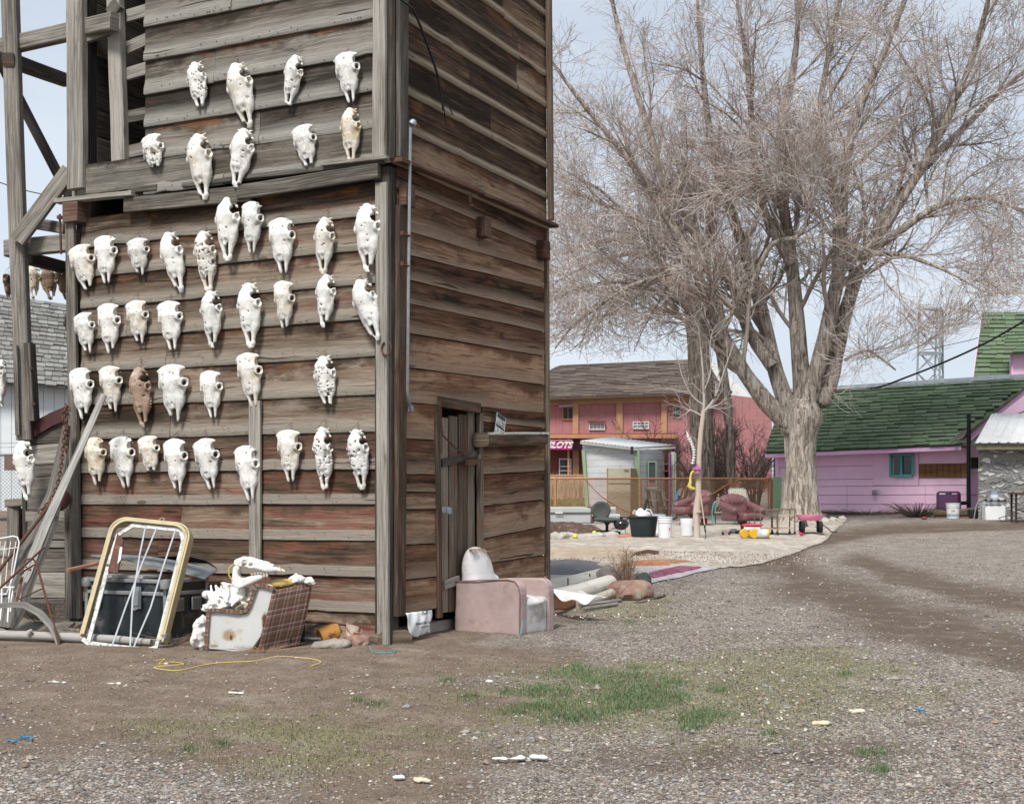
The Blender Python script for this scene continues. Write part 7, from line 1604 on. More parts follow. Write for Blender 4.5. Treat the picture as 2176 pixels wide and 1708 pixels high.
# small litter on the carpets
x,y,px,py=scatter(12000,(1106,1206),(1165,1760)); k=rs.rand(len(x))<.5; x,y=x[k],y[k]
q=blades('leaf_litter',x,y,.045,.007,[(.16,.10,.07),(.25,.17,.12),(.32,.2,.15),(.09,.06,.05),(.62,.58,.52)],1.2,'brown leaf litter scattered on the cream carpet','leaf litter',up=.3); q.location.z=.065
def base(px,py,d=None): p=gp(px,py); return p+UP*.05
# --- swivel chair
GF=plain('grey_fabric',(.075,.082,.078),.95,.15,9,bs=.3,fine=120); BP=plain('black_plastic',(.02,.026,.026),.5,.2,9)
def sdfpart(name,fn,lo,hi,res,mat,par): return sdfobj(name,fn,lo,hi,res,mat,par)
oc=thing('swivel_chair','grey armless swivel office chair beside the kettle barbecue','office chair',base(1288,1140),R(-8))
sdfpart('backrest',lambda X,Y,Z:smax(ell(X,Y,Z,(-.11,.0,.52),(.21,.20,.20)),-ell(X,Y+.0,Z,(-.06,-.30,.52),(.33,.27,.33)),.03),(-.4,-.3,.25),(.2,.3,.78),.02,GF,oc)
sdfpart('seat',lambda X,Y,Z:smin(ell(X,Y,Z,(.05,-.05,.31),(.28,.24,.055)),ell(X,Y,Z,(-.1,-.05,.33),(.16,.2,.05)),.03),(-.35,-.4,.2),(.42,.3,.42),.018,GF,oc)
mb=MB(); mb.sweep([(-.14,.12,.28),(-.18,.17,.32),(-.16,.17,.45)],[(-.03,-.006),(.03,-.006),(.03,.006),(-.03,.006)]); mb.build('back_bracket',BP,oc)
mb=MB(); mb.lathe([(.07,.24),(.07,.26),(.035,.20),(.032,.07),(.05,.05)],(.02,-.02,0),14); mb.build('pedestal',BP,oc)
for k in range(5):
    a=k*2*math.pi/5+.3; mb=MB(); mb.sweep([(.02,-.02,.085),(.02+math.cos(a)*.29,-.02+math.sin(a)*.29,.05)],[(-.022,-.016),(.022,-.016),(.015,.016),(-.015,.016)],up=UP); mb.build('base_arm',BP,oc)
    mb=MB(); mb.lathe([(0,-.02),(.026,-.018),(.026,.018),(0,.02)],(.02+math.cos(a)*.28,-.02+math.sin(a)*.28,.027),10,Matrix.Rotation(R(90),3,'X')); mb.build('caster',BP,oc)
# --- hand cart behind it
wbw=thing('wheelbarrow','old brown wooden wheelbarrow partly hidden behind the swivel chair','wheelbarrow',base(1247,1116)); WBK=plain('barrow_brown',(.19,.125,.085),.8,.2,8)
mb=MB(); mb.prism([(-.04,0,.27),(.40,0,.25),(.46,0,.42),(.03,0,.45)],(0,.30,0)); mb.build('tray',WBK,wbw,bevel=.02)
for yy in (0,.3): mb=MB(); mb.tube([(-.20,yy,.36),(.1,yy,.26),(.45,yy,.16)],.014,6); mb.build('handle',BP,wbw)
mb=MB(); mb.tube([(.12,0,.27),(.14,.0,.0)],.014,6); mb.build('leg',WBK,wbw); mb=MB(); mb.lathe([(0,-.02),(.09,-.02),(.10,0),(.09,.02),(0,.02)],(.12,.1,.10),14,Matrix.Rotation(R(90),3,'X')); mb.build('wheel',plain('wheel_maroon',(.12,.02,.03),.6),wbw)
# --- kettle barbecue
kb=thing('kettle_barbecue','small black kettle barbecue between the swivel chair and the black tub','barbecue',base(1320,1141)); ENB=plain('black_enamel',(.012,.012,.014),.15,.1,5,spec=.7)
mb=MB(); mb.lathe([(0,.10),(.08,.115),(.14,.16),(.165,.215),(.168,.23)],(0,0,0),28); mb.build('bowl',ENB,kb); mb=MB(); mb.lathe([(.172,.23),(.17,.25),(.13,.31),(.06,.335),(0,.34)],(0,0,0),28); mb.build('lid',ENB,kb); mb=MB(); mb.box((0,0,.355),(.07,.02,.03)); mb.build('lid_handle',ENB,kb)
for k in range(3): a=k*2.09+.4; mb=MB(); mb.tube([(math.cos(a)*.09,math.sin(a)*.09,.14),(math.cos(a)*.13,math.sin(a)*.13,-.02)],.007,6); mb.build('leg',ZN,kb)
def ball(px,py,r,lab,mat): 
    mb=MB(); mb.lathe([(r*math.sin(a),-r*math.cos(a)) for a in [math.pi*k/12 for k in range(13)]],(0,0,0),20); o=mb.build('yellow_ball',mat,loc=base(px,py)+UP*r*.8,smooth=180); tag(o,lab,'ball')
YB=plain('yellow_plastic',(.68,.62,.05),.5,.1,9); ball(1222,1149,.052,'plain yellow ball alone on the cream carpet, nearest the tower',YB); ball(1263,1141,.050,'yellow green ball touching the swivel chair foot',plain('lime_plastic',(.55,.62,.08),.5,.2,4))
for k,(px,py,l) in enumerate(((1328,1141,'orange clay piece left of the black tub, upper'),(1336,1146,'orange clay piece against the black tub foot'),(1322,1147,'small orange clay bit nearest the barbecue leg'))): rock('clay_piece',base(px,py)+UP*.01,(.09,.05,.03),l,plain('orange_clay',(.45,.17,.08),.8,.2,9),60+k)
# --- black tub and what is in it
bt=thing('black_tub','big black plastic tub full of junk, centre of the carpeted yard','tub',base(1367,1146))
mb=MB(); mb.lathe([(0,0),(.245,0),(.25,.01),(.30,.40),(.325,.41),(.325,.435),(.30,.44),(.235,.03),(0,.03)],(0,0,0),40); mb.build('tub_wall',plain('tub_black',(.022,.032,.035),.55,.25,6),bt)
for a in (0,math.pi): mb=MB(); mb.tube([(math.cos(a)*.31,-.07,.40),(math.cos(a)*.35,-.05,.37),(math.cos(a)*.35,.05,.37),(math.cos(a)*.31,.07,.40)],.012,6); mb.build('tub_handle',_m['tub_black'],bt)
tb_=bt.location
mb=MB(); mb.lathe([(.0,.05),(.13,.05),(.15,.02),(.17,-.09),(.16,-.1)],tb_+Vector((.02,0,.50)),20,Matrix.Rotation(R(28),3,'Y')@Matrix.Rotation(R(12),3,'X')); mb.tube([tb_+Vector((.02,-.1,.50)),tb_+Vector((.06,-.1,.58)),tb_+Vector((.13,-.1,.57)),tb_+Vector((.18,-.1,.48))],.014,6); o=mb.build('white_pail',plain('white_plastic',(.74,.76,.78),.35,.05,5)); tag(o,'white plastic pail tipped over inside the black tub','pail')
blobs('spotted_bone',[(tb_+Vector((-.14,0,.46)),(.07,.05,.07)),(tb_+Vector((-.07,0,.50)),(.05,.04,.05)),(tb_+Vector((-.19,0,.53)),(.025,.02,.04))],plain('spotted_cream',(.58,.46,.28),.8,.2,20,dirt=(.03,.02,.01),dirtamt=.6),None,res=.012,nz=.05); o=S.collection.objects[-1]; tag(o,'spotted cream bone sticking out of the left side of the black tub','bone')
mb=MB(); a_,b2_=tb_+Vector((.0,.02,.42)),tb_+Vector((.09,.02,.80)); mb.beam(a_,b2_,.045,.012,up=(0,-1,0))
for k in range(9): c=a_.lerp(b2_,.12+k*.095); mb.box(c+Vector((-.03,0,.01)),(.025,.014,.02))
o=mb.build('toothed_bar',BP); tag(o,'black toothed plastic bar standing up in the black tub','bar')
# --- buckets
WPL=plain('bucket_white',(.73,.75,.76),.4,.05,6,dirt=(.45,.43,.4),dirtamt=.1)
def bucket(px,py,r,h,lab,d=None,rings=True,mark=None,rz=0,group=None,mat=WPL,inv=False):
    t=thing('white_bucket',lab,'bucket',base(px,py) if d is None else d,rz,group)
    pr=[(0,0),(r*.88,0),(r*.89,.01),(r*.97,h*.72)]
    if rings: pr+=[(r*1.06,h*.73),(r*1.06,h*.75),(r*.98,h*.76),(r*.99,h*.83),(r*1.06,h*.84),(r*1.06,h*.86),(r*.99,h*.87),(r*1.0,h*.95),(r*1.07,h*.96),(r*1.07,h),(r*.96,h),(r*.85,.02),(0,.02)]
    else: pr+=[(r,h*.97),(r*.98,h),(r*.9,h*1.0),(0,h*.99)]
    mb=MB(); mb.lathe(pr,(0,0,0),28); mb.build('bucket_wall',mat,t)
    if rings: mb=MB(); mb.tube([(r*1.05*math.cos(a),-.02-r*.25*math.sin(a)*.9-(r*.9)*math.sin(a)*.15,h*.85-.11*math.sin(a)) for a in [math.pi*k/10 for k in range(11)]],.003,5); mb.build('bail',ZN,t)
    return t
bk=bucket(1413,1148,.148,.44,'ringed white bucket standing right of the black tub'); mb=MB(); mb.box((.08,-.125,.19),(.022,.006,.035),R(25)); mb.build('red_mark',plain('red_ink',(.6,.04,.05),.6),bk)
bk=bucket(1400,1137,.148,.40,'white bucket hidden behind the ringed one, with a blue lid edge'); mb=MB(); mb.lathe([(0,0),(.155,0),(.155,.02),(0,.02)],(0,0,.405),24); mb.build('blue_lid',plain('blue_plastic',(.15,.36,.50),.5),bk)
bk=bucket(1460,1143,.145,.365,'smooth white drum without rings just left of the peeled post',rings=False); mb=MB(); mb.box((.115,-.095,.17),(.022,.006,.04),R(38)); mb.box((.115,-.095,.12),(.024,.006,.02),R(38)); mb.build('black_mark',INK,bk)
# --- peeled dead post and its things
dp=thing('peeled_trunk','slim peeled dead tree trunk standing upright in the carpeted yard','dead tree',(0,0,0)); pb0=base(1480,1149); dpd=pb0.y
PLW=wood('peeled_wood',(.22,.15,.10),(.42,.33,.25),(.60,.54,.47),patch=(.36,.19,.10),pamt=.3)
mb=MB(); PP_=[(1480,1152),(1481,1130),(1479,1100),(1481,1080),(1484,1050),(1484,1000),(1486,960),(1489,920),(1493,890),(1495,872)]; RRq=[.085,.068,.066,.074,.06,.055,.05,.047,.045,.04]
pts=[pt(x,y,dpd) for x,y in PP_]; mb.tube(pts,RRq,12); mb.tube([pt(1481,1090,dpd-.02),pt(1487,1086,dpd-.1)],[.05,.03],10); mb.build('trunk',PLW,dp,smooth=60)
PLG=plain('grey_branch',(.42,.39,.36),.9,.15,9)
B0=[LP(q,dpd,r0,.008,14) for q,r0 in (([(1494,878),(1502,868),(1516,850),(1530,815),(1545,770),(1560,730)],.03),([(1495,874),(1496,850),(1494,800),(1490,750),(1484,690)],.03),([(1493,885),(1478,876),(1466,872),(1455,882)],.02),([(1495,874),(1508,866),(1528,860),(1545,845)],.02),([(1494,860),(1470,840),(1450,800),(1440,760)],.016),([(1496,830),(1510,790),(1508,740),(1515,700)],.015))]
limbs_mesh('branches',B0,PLG,dp,7)
Pq=np.stack([p for p,_ in B0]);Rq=np.stack([r for _,r in B0]); b1,s1=branch(Pq,Rq,8,.75,(20,60),7,.14,.04,.2,.6,.4); s1=np.clip(s1,.004,.01); b2,s2=branch(b1,s1,4,.35,(20,60),5,.2,.0,.2,.7,.6); s2=np.clip(s2,.003,.005); crown('twigs',[(b1,s1,4,[(.40,.36,.33)]),(b2,s2,3,[(.42,.38,.35),(.33,.28,.25)])],dp,None)
s1k=102.0*28/dpd/100
bf=thing('bird_feeder','small cream bird feeder with a magenta pagoda roof fixed to the peeled trunk','bird feeder',pt(1481,1007,dpd-.08)); MG=plain('feeder_magenta',(.40,.09,.30),.5)
mb=MB(); mb.lathe([(.0,.215),(.012,.21),(.02,.16),(.06,.135),(.10,.10),(.105,.09),(0,.09)],(0,0,0),6); mb.build('roof',MG,bf); mb=MB(); mb.lathe([(.075,.09),(.07,.02)],(0,0,0),8); mb.lathe([(0,.09),(.075,.09),(.07,.02),(0,.02)],(0,0,0),8); mb.build('body',plain('feeder_cream',(.58,.54,.42),.6),bf); mb=MB(); mb.lathe([(0,.02),(.09,.02),(.09,.005),(0,0)],(0,0,0),8); mb.build('tray',MG,bf)
mb=MB(); yp=[pt(x,y,dpd-.1) for x,y in ((1475,1000),(1470,1004),(1467,1014),(1467,1024),(1464,1032),(1470,1038),(1477,1038))]; mb.tube(yp,[.02,.025,.022,.03,.045,.042,.02],10); o=mb.build('yellow_gourd',plain('gourd_yellow',(.62,.52,.10),.5,.2,6,dirt=(.25,.13,.04),dirtamt=.35),smooth=60); tag(o,'yellow twisted plastic thing hanging under the bird feeder','ornament')
sp_t=thing('spine_bones','white string of animal backbone vertebrae hung on the peeled trunk','bones',(0,0,0))
for k in range(11):
    f=k/10; c=pt(1462+ (14*math.sin(f*2.2)) -f*2,927+f*56,dpd-.07); mb=MB(); mb.lathe([(0,-.022),(.022,-.02),(.017,0),(.022,.02),(0,.022)],c,8); mb.box(c+Vector((-.025,0,.004)),(.03,.012,.012)); mb.box(c+Vector((.025,0,-.004)),(.03,.012,.012)); mb.build('vertebra',BW,sp_t)
mb=MB(); mb.tube([pt(1462,925,dpd-.07),pt(1458,915,dpd-.07)],[.02,.006],6); mb.tube([pt(1466,928,dpd-.07),pt(1477,958,dpd-.04)],[.012,.012],5); mb.build('tail_bone',BW,sp_t)
rk=thing('garden_pole','long handled tool leaning against the right of the peeled trunk','tool',(0,0,0)); mb=MB(); mb.tube([pt(1488,1046,dpd-.02),pt(1498.5,1124,dpd-.3)],.013,7); mb.build('shaft',plain('pole_tan',(.46,.37,.27),.7),rk); mb=MB(); mb.tube([pt(1498.5,1124,dpd-.3),pt(1500,1138,dpd-.3),pt(1497,1147,dpd-.3),pt(1487,1149,dpd-.3)],.008,6); mb.tube([pt(1497,1115,dpd-.28),pt(1499,1130,dpd-.3)],.018,7); mb.build('hooked_end',BP,rk)
# --- rocking chair
rcw=thing('rocking_chair','weathered wooden slat back rocking chair in front of the fence','chair',base(1405,1108),R(24)); WS=wood('chair_wood',(.14,.09,.06),(.33,.25,.18),(.48,.40,.32),pamt=.2)
def bm(par,name,a,b_,w_,h_,mat,up=UP): mb=MB(); mb.beam(a,b_,w_,h_,up=up); return mb.build(name,mat,par)
for k in range(7): bm(rcw,'back_slat',(-.21+k*.07,.16,.36),(-.21+k*.07,.30,.80),.045,.014,WS,up=(0,-1,0))
bm(rcw,'top_rail',(-.26,.31,.82),(.26,.31,.82),.02,.05,WS)
for s_ in (-1,1):
    bm(rcw,'back_post',(s_*.27,.14,.05),(s_*.27,.31,.83),.035,.045,WS,up=(0,-1,0)); bm(rcw,'front_leg',(s_*.27,-.27,.05),(s_*.27,-.27,.52),.05,.04,WS,up=(0,-1,0)); bm(rcw,'armrest',(s_*.29,-.32,.53),(s_*.29,.22,.55),.09,.022,WS)
    mb=MB(); mb.sweep([(s_*.27,-.42,.07),(s_*.27,-.2,.01),(s_*.27,.1,.005),(s_*.27,.4,.06)],[(-.018,-.02),(.018,-.02),(.018,.02),(-.018,.02)],up=UP); mb.build('rocker',WS,rcw)
for k in range(6): bm(rcw,'seat_slat',(-.26,-.27+k*.075,.33),(.26,-.27+k*.075,.33),.06,.016,WS)
bsk=thing('blue_ski','pale blue plastic ski leaning on the right side of the rocking chair','ski',(0,0,0)); dz_=rcw.location.y
mb=MB(); mb.sweep([pt(1428,1096,dz_-.1),pt(1432,1072,dz_-.05),pt(1438,1052,dz_+.05),pt(1445,1040,dz_+.1)],[(-.035,-.008),(.035,-.008),(.035,.008),(-.035,.008)],up=(0,-1,0)); mb.build('blade',plain('sky_blue_plastic',(.20,.45,.60),.4),bsk)
mb=MB(); mb.beam(pt(1436,1098,dz_+.1),pt(1450,1045,dz_+.15),.05,.012,up=(0,-1,0)); mb.build('backing_lath',plain('lath_orange',(.30,.17,.09),.7),bsk)
# --- leather recliners
LE=plain('plum_leather',(.19,.085,.088),.38,.15,6,bs=.25,spec=.5,dirt=(.28,.17,.16),dirtamt=.15)
def leather(px,py,rz,lab,d=None):
    t=thing('leather_armchair',lab,'armchair',base(px,py),rz,'plum leather armchairs in the yard')
    sdfobj('seat',lambda X,Y,Z:rbox(X,Y,Z,(0,-.10,.36),(.27,.34,.085),.06)+n3(X,Y,Z,6,1)*.015,(-.4,-.55,.2),(.4,.35,.55),.018,LE,t)
    def bk_(X,Y,Z):
        D=smin(rbox(X,Y-(Z-.4)*.25,Z,(0,.24,.55),(.33-.0*Z,.085,.26),.08),ell(X,Y-(Z-.4)*.25,Z,(0,.22,.74),(.30,.12,.13)),.05)
        return D-.010*np.abs(np.cos(np.arctan2(X,(Z-.35))*14))*(Z>.5)
    sdfobj('backrest',bk_,(-.5,.0,.2),(.5,.65,.98),.018,LE,t)
    for s_ in (-1,1):
        sdfobj('armrest',lambda X,Y,Z,s_=s_:smin(cap(X,Y,Z,(s_*.36,.22,.62),(s_*.38,-.22,.50),.085,.075),rbox(X,Y,Z,(s_*.35,.0,.40),(.055,.25,.13),.05),.06),(s_*.36-.16,-.42,.2),(s_*.36+.16,.42,.78),.018,LE,t)
    mb=MB(); mb.lathe([(.12,.27),(.11,.24),(.04,.20),(.03,.06),(.05,.05)],(0,0,0),14); mb.build('pedestal',plain('brass_base',(.16,.11,.05),.4,metal=.6),t)
    for k in range(4): a=k*math.pi/2+.5; mb=MB(); mb.beam((0,0,.06),(math.cos(a)*.32,math.sin(a)*.32,.05),.04,.03); mb.build('base_arm',_m['brass_base'],t); mb=MB(); mb.lathe([(0,-.02),(.028,-.018),(.028,.018),(0,.02)],(math.cos(a)*.31,math.sin(a)*.31,.028),10,Matrix.Rotation(R(90),3,'X')); mb.build('caster',BP,t)
    return t
leather(1577,1138,R(28),'plum leather swivel armchair facing the camera, right of the peeled trunk')
leather(1470,1119,R(-62),'plum leather armchair partly behind the peeled trunk, facing left')
wvn=thing('woven_chair','high backed chair with a striped woven back behind the plum armchair','chair',base(1572,1118),R(15)); m,nt,b=newmat('striped_weave'); uv=node(nt,'ShaderNodeUVMap').outputs[0]; s_=node(nt,'ShaderNodeSeparateXYZ',{'Vector':uv}).outputs[0]
setb(nt,b,mixc(nt,mth(nt,'MULTIPLY',noise(nt,uv,30,4),.4),ramp(nt,mth(nt,'FRACT',mth(nt,'MULTIPLY',s_,9.0)),[(0,(.50,.47,.40)),(.3,(.34,.26,.09)),(.5,(.40,.39,.36)),(.75,(.20,.19,.17)),(.85,(.48,.44,.36))],'CONSTANT'),(.3,.28,.25)),.9,None); 
mb=MB(); mb.grid(lambda u,v:((u-.5)*(.50-.06*abs(v-.8)),.02+.14*v,.30+.58*v-.05*max(0,abs(u-.5)*2-.7)*3*v),16,16,uvs=(1,1)); mb.build('woven_back',m,wvn,thick=.03); mb=MB(); mb.tube([(-.26,0,.0),(-.26,.0,.3),(-.24,.15,.85),(-.18,.17,.90),(.18,.17,.90),(.24,.15,.85),(.26,0,.3),(.26,0,0)],.014,7); mb.build('frame',ZN,wvn)
mb=MB(); mb.box((0,-.2,.33),(.5,.42,.05)); mb.build('seat',m,wvn,bevel=.02)
ta=thing('lawn_chair','chair with a turquoise curved arm tube and a woven seat, left behind the plum armchair','chair',base(1536,1117),R(-5)); TQ=plain('turquoise_paint',(.18,.50,.44),.5)
for s_ in (-.27,.24): mb=MB(); mb.tube([(s_,-.22,.0),(s_-.02,-.26,.30),(s_+.02,-.22,.50),(s_+.08,-.1,.56),(s_+.1,.25,.54),(s_+.1,.3,.0)],.018,8); mb.build('arm_tube',TQ,ta)
mb=MB(); mb.box((.03,0,.29),(.5,.46,.035)); mb.build('seat',WS,ta,bevel=.01)
mb=MB(); mb.lathe([(0,0),(.075,0),(.085,.04),(.085,.13),(.06,.155),(0,.16)],(0,0,0),16); o=mb.build('red_canister',plain('red_plastic',(.50,.02,.06),.4),loc=base(1496,1117)); tag(o,'small red plastic container at the foot of the left plum armchair','container')
# --- rolling carts
def cart(px,py,rz,lab):
    t=thing('rolling_cart',lab,'cart',base(px,py),rz,'tubular rolling carts with wooden shelves'); BZ=plain('bronze_tube',(.22,.17,.13),.4,.2,8,metal=.5)
    for yy in (-.2,.2): mb=MB(); mb.tube([(-.19,yy,.05),(-.19,yy,.50),(-.17,yy,.53),(.17,yy,.53),(.19,yy,.50),(.19,yy,.05)],.014,7); mb.build('end_frame',BZ,t)
    for z,nm in ((.40,'upper_shelf'),(.13,'lower_shelf')): mb=MB(); mb.box((0,0,z),(.38,.42,.025)); mb.build(nm,WS,t)
    for x in (-.19,.19):
        for yy in (-.2,.2): mb=MB(); mb.lathe([(0,-.012),(.028,-.01),(.028,.01),(0,.012)],(x,yy,.028),10,Matrix.Rotation(R(90),3,'X')); mb.build('caster',BP,t)
    return t
cart(1628,1141,R(8),'bronze tube cart partly behind the plum armchair arm'); cart(1665,1139,R(4),'bronze tube cart standing free between the armchair and the pink wagon')
# --- toy
ty=thing('toy_tractor','chunky plastic ride on toy with yellow wheels, blue barrel and red lid','toy',base(1605,1149),R(-14)); YP=plain('toy_yellow',(.62,.38,.03),.45,.08); RP=plain('toy_red',(.60,.02,.08),.4,.06)
for x,yy in ((-.22,-.02),(-.02,-.12)): mb=MB(); mb.lathe([(0,-.05),(.05,-.05),(.05,-.035),(.085,-.05),(.10,-.035),(.10,.035),(.085,.05),(0,.05)],(x,yy,.10),24,Matrix.Rotation(R(90),3,'X')@Matrix.Rotation(R(18),3,'Y')); mb.build('wheel',YP,ty)
mb=MB(); mb.lathe([(0,0),(.09,0),(.095,.05),(.095,.20),(.09,.24),(0,.24)],(.03,-.06,.10),24,Matrix.Rotation(R(90),3,'Y')); mb.build('barrel',plain('toy_blue',(.18,.34,.46),.5,.3,6,dirt=(.65,.66,.66),dirtamt=.8),ty); mb=MB(); mb.lathe([(0,0),(.10,0),(.10,.035),(0,.035)],(.25,-.06,.10),24,Matrix.Rotation(R(90),3,'Y')); mb.build('wheel',YP,ty)
mb=MB(); mb.box((-.06,.05,.20),(.34,.22,.10)); mb.build('toy_body',plain('toy_white',(.65,.65,.63),.5),ty,bevel=.03); mb=MB(); mb.box((-.06,.05,.275),(.42,.26,.045)); mb.build('toy_lid',RP,ty,bevel=.02)
mb=MB(); mb.lathe([(0,-.05),(.03,-.05),(.04,0),(.03,.05),(0,.05)],(0,0,0),12,Matrix.Rotation(R(80),3,'Y')); o=mb.build('teal_bottle',plain('teal_plastic',(.04,.25,.33),.4),loc=base(1588,1146)+UP*.03); tag(o,'small teal bottle lying left of the chunky toy','bottle')
# --- pink wagon
wg=thing('pink_wagon','faded pink garden wagon with fat black tyres at the carpet edge','wagon',base(1722,1136),R(-6)); PKW=plain('wagon_pink',(.50,.14,.23),.5,.15,5)
def wtray(mb,z0,z1,x0,x1,y0,y1,fl=.04,t=.01):
    lo=[(x0,y0,z0),(x1,y0,z0),(x1,y1,z0),(x0,y1,z0)]; hi=[(x0-fl,y0-fl,z1),(x1+fl,y0-fl,z1),(x1+fl,y1+fl,z1),(x0-fl,y1+fl,z1)]
    k=len(mb.v); mb.v.extend(Vector(p) for p in lo+hi); mb.face((k,k+1,k+2,k+3))
    for i in range(4): j=(i+1)%4; mb.face((k+i,k+j,k+4+j,k+4+i))
mb=MB(); wtray(mb,.27,.385,-.22,.20,-.24,.30); mb.build('wagon_tray',PKW,wg,thick=.014)
for x in (-.18,.20):
    for yy in (-.24,.26):
        mb=MB(); mb.lathe([(.06,-.03),(.10,-.038),(.125,-.02),(.128,0),(.125,.02),(.10,.038),(.06,.03)],(x,yy,.125),22,Matrix.Rotation(R(90),3,'Y')@Matrix.Rotation(R(8),3,'X')); w_=mb.build('wheel',plain('tyre',(.02,.022,.022),.85,.2,20,bs=.5),wg,fix=True)
        mb=MB(); mb.lathe([(0,-.02),(.03,-.022),(.062,-.012),(.062,.012),(0,.012)],(x,yy,.125),16,Matrix.Rotation(R(90),3,'Y')); r_=mb.build('rim',plain('rim_grey',(.45,.46,.46),.5),w_)
for x in (-.12,.14): 
    mb=MB()
    for yy in (-.2,0,.22): mb.tube([(x,yy,.27),(x+.05,yy,.125)],.009,5)
    mb.tube([(x,-.24,.125),(x,.26,.125)],.011,6); mb.build('axle_strut',BP,wg)
mb=MB(); mb.tube([(.2,-.1,.2),(.35,-.18,.1),(.42,-.2,.02),(.55,-.2,.015)],.013,6); mb.build('draw_handle',BP,wg)
mb=MB(); mb.lathe([(0,0),(.05,0),(.06,.03),(.03,.05),(0,.05)],(0,0,0),12,Matrix.Rotation(R(60),3,'Y')); mb.box((.06,0,.0),(.10,.06,.02)); o=mb.build('red_cup',RP,loc=base(1700,1141)); tag(o,'small red plastic scoop on the ground below the pink wagon','scoop')
# --- blocks, concrete trough, crates, soil
for k,(px,py,l,sz) in enumerate(((1542,1141,'pinkish block on casters left of the plum armchair base',(.16,.10,.08)),(1558,1138,'white block on casters touching the plum armchair base',(.14,.10,.07)))):
    t=thing('caster_block',l,'dolly',base(px,py)); mb=MB(); mb.box((0,0,.07),sz); mb.build('block',[plain('block_pink',(.36,.28,.25),.8),WHT][k],t,bevel=.01)
    for x in (-.07,.07): mb=MB(); mb.lathe([(0,-.02),(.03,-.018),(.03,.018),(0,.02)],(x,-.05,.03),10,Matrix.Rotation(R(90),3,'X')); mb.build('caster',BP,t)
CCR=plain('pale_concrete',(.40,.42,.42),.9,.1,2,dirt=(.28,.27,.24),dirtamt=.35)
tro=thing('concrete_trough','long pale concrete slab trough beside the wheelbarrow, left','trough',(0,0,0)); dtr=33.0
slabp('trough_wall',rect(1130,1090,1256,1112),dtr,.9,CCR,tro,bev=.03); slabp('trough_lid',[(1130,1077),(1240,1077),(1256,1080),(1256,1090),(1130,1090)],dtr-.05,1.0,CCR,tro,bev=.03); slabp('label_plate',rect(1180,1088,1196,1090.5),dtr-.08,.02,WHT,tro)
for k,(r_,l) in enumerate(((rect(1290,1077,1308,1092),'white slatted crate, upper of two behind the swivel chair'),(rect(1296,1092,1317,1106),'white slatted crate, lower of two behind the swivel chair'))):
    t=thing('white_crate',l,'crate',(0,0,0),0,'white crates behind the swivel chair'); slabp('crate_box',r_,31.5-k*.3,.25,WHT,t); mb=MB(); (x0,y0),_,(x1,y1),_=r_
    for i in range(6): q=x0+(x1-x0)*(i+.5)/6; mb.prism([pt(q-.8,y0+2,31.44-k*.3),pt(q+.8,y0+2,31.44-k*.3),pt(q+.8,y1-1,31.44-k*.3),pt(q-.8,y1-1,31.44-k*.3)],(0,.04,0))
    mb.build('slats',GLL,t)
blobs('soil_heap',[(gd(1180,30.5,.02),(.75,.7,.24)),(gd(1222,30.2,.0),(.7,.5,.17)),(gd(1150,30.2,.02),(.6,.6,.28))],plain('dark_soil',(.10,.065,.05),.98,.4,8,bs=.8,dirt=(.28,.2,.16),dirtamt=.4),None,res=.05,nz=.10,ns=5); o=S.collection.objects[-1]; tag(o,'low heap of dark brown soil beside the tower, before the trough','soil heap')
rock('pale_boulder',gd(1186,27.5,.07),(.22,.16,.11),'rounded pale boulder at the left edge of the cream carpet',plain('boulder_pale',(.42,.39,.35),.9,.2,6),41)
for k,(px,d_) in enumerate(((1212,27.8),(1250,28.3),(1296,28.6))): rock('edging_stone',gd(px,d_,.05),(.28,.14,.07),['long flat edging stone right of the pale boulder','flat edging stone left of the swivel chair','flat edging stone under the swivel chair seat'][k],_m['boulder_pale'],44+k,group='stones along the carpet edge')
# --- rust coloured chain link fence and gate
cf=thing('chain_link_fence','rust orange chain link fence with pipe rails across the back of the yard','fence',(0,0,0)); dF=41.0; FR=plain('rust_pipe',(.50,.24,.11),.7,.2,6); FM=plain('rust_mesh',(.46,.27,.15),.7,.2,6)
z1=pt(1100,1016.5,dF).z; A_=gd(1140,dF); B_=gd(1556,dF); zb=.5*(A_.z+B_.z)+.03; A_.z=B_.z=zb; chainlink('mesh_wire',A_,B_,0,z1-zb,cf,FM,.078,.006)
mb=MB(); mb.tube([Vector((A_.x,dF,z1)),Vector((pt(1640,1016,dF).x,dF,z1))],.028,8); mb.build('top_rail',FR,cf); mb=MB(); mb.tube([pt(1140,1011,dF+1.2),pt(1240,1010,dF+1.2)],.025,6); mb.build('rear_rail',FR,cf)
for x in (1180,1360,1554): mb=MB(); mb.tube([gd(x,dF-.03,-.1),pt(x,1016,dF-.03)],.035 if x<1500 else .055,9); mb.build('fence_post',FR,cf)
mb=MB(); mb.tube([pt(1440,1092,dF-.05),pt(1500,1058,dF-.05),pt(1553,1025,dF-.05)],.024,7); mb.build('brace_rail',FR,cf)
mb=MB(); mb.tube([Vector(p) for p in smoothp([list(pt(x,y,dF-.08)) for x,y in ((1244,1020),(1280,1056),(1330,1086),(1368,1092),(1412,1082),(1440,1072))],24)],.012,5); o=mb.build('red_hose',plain('hose_red',(.36,.05,.05),.6)); tag(o,'thin dark red hose looping along the chain link fence','hose')
gt=thing('fence_gate','rust orange tube gate with rounded corners and chain link infill','gate',(0,0,0)); g0=gd(1562,dF).z+.05
gx0,gx1=pt(1562,0,dF).x,pt(1632,0,dF).x
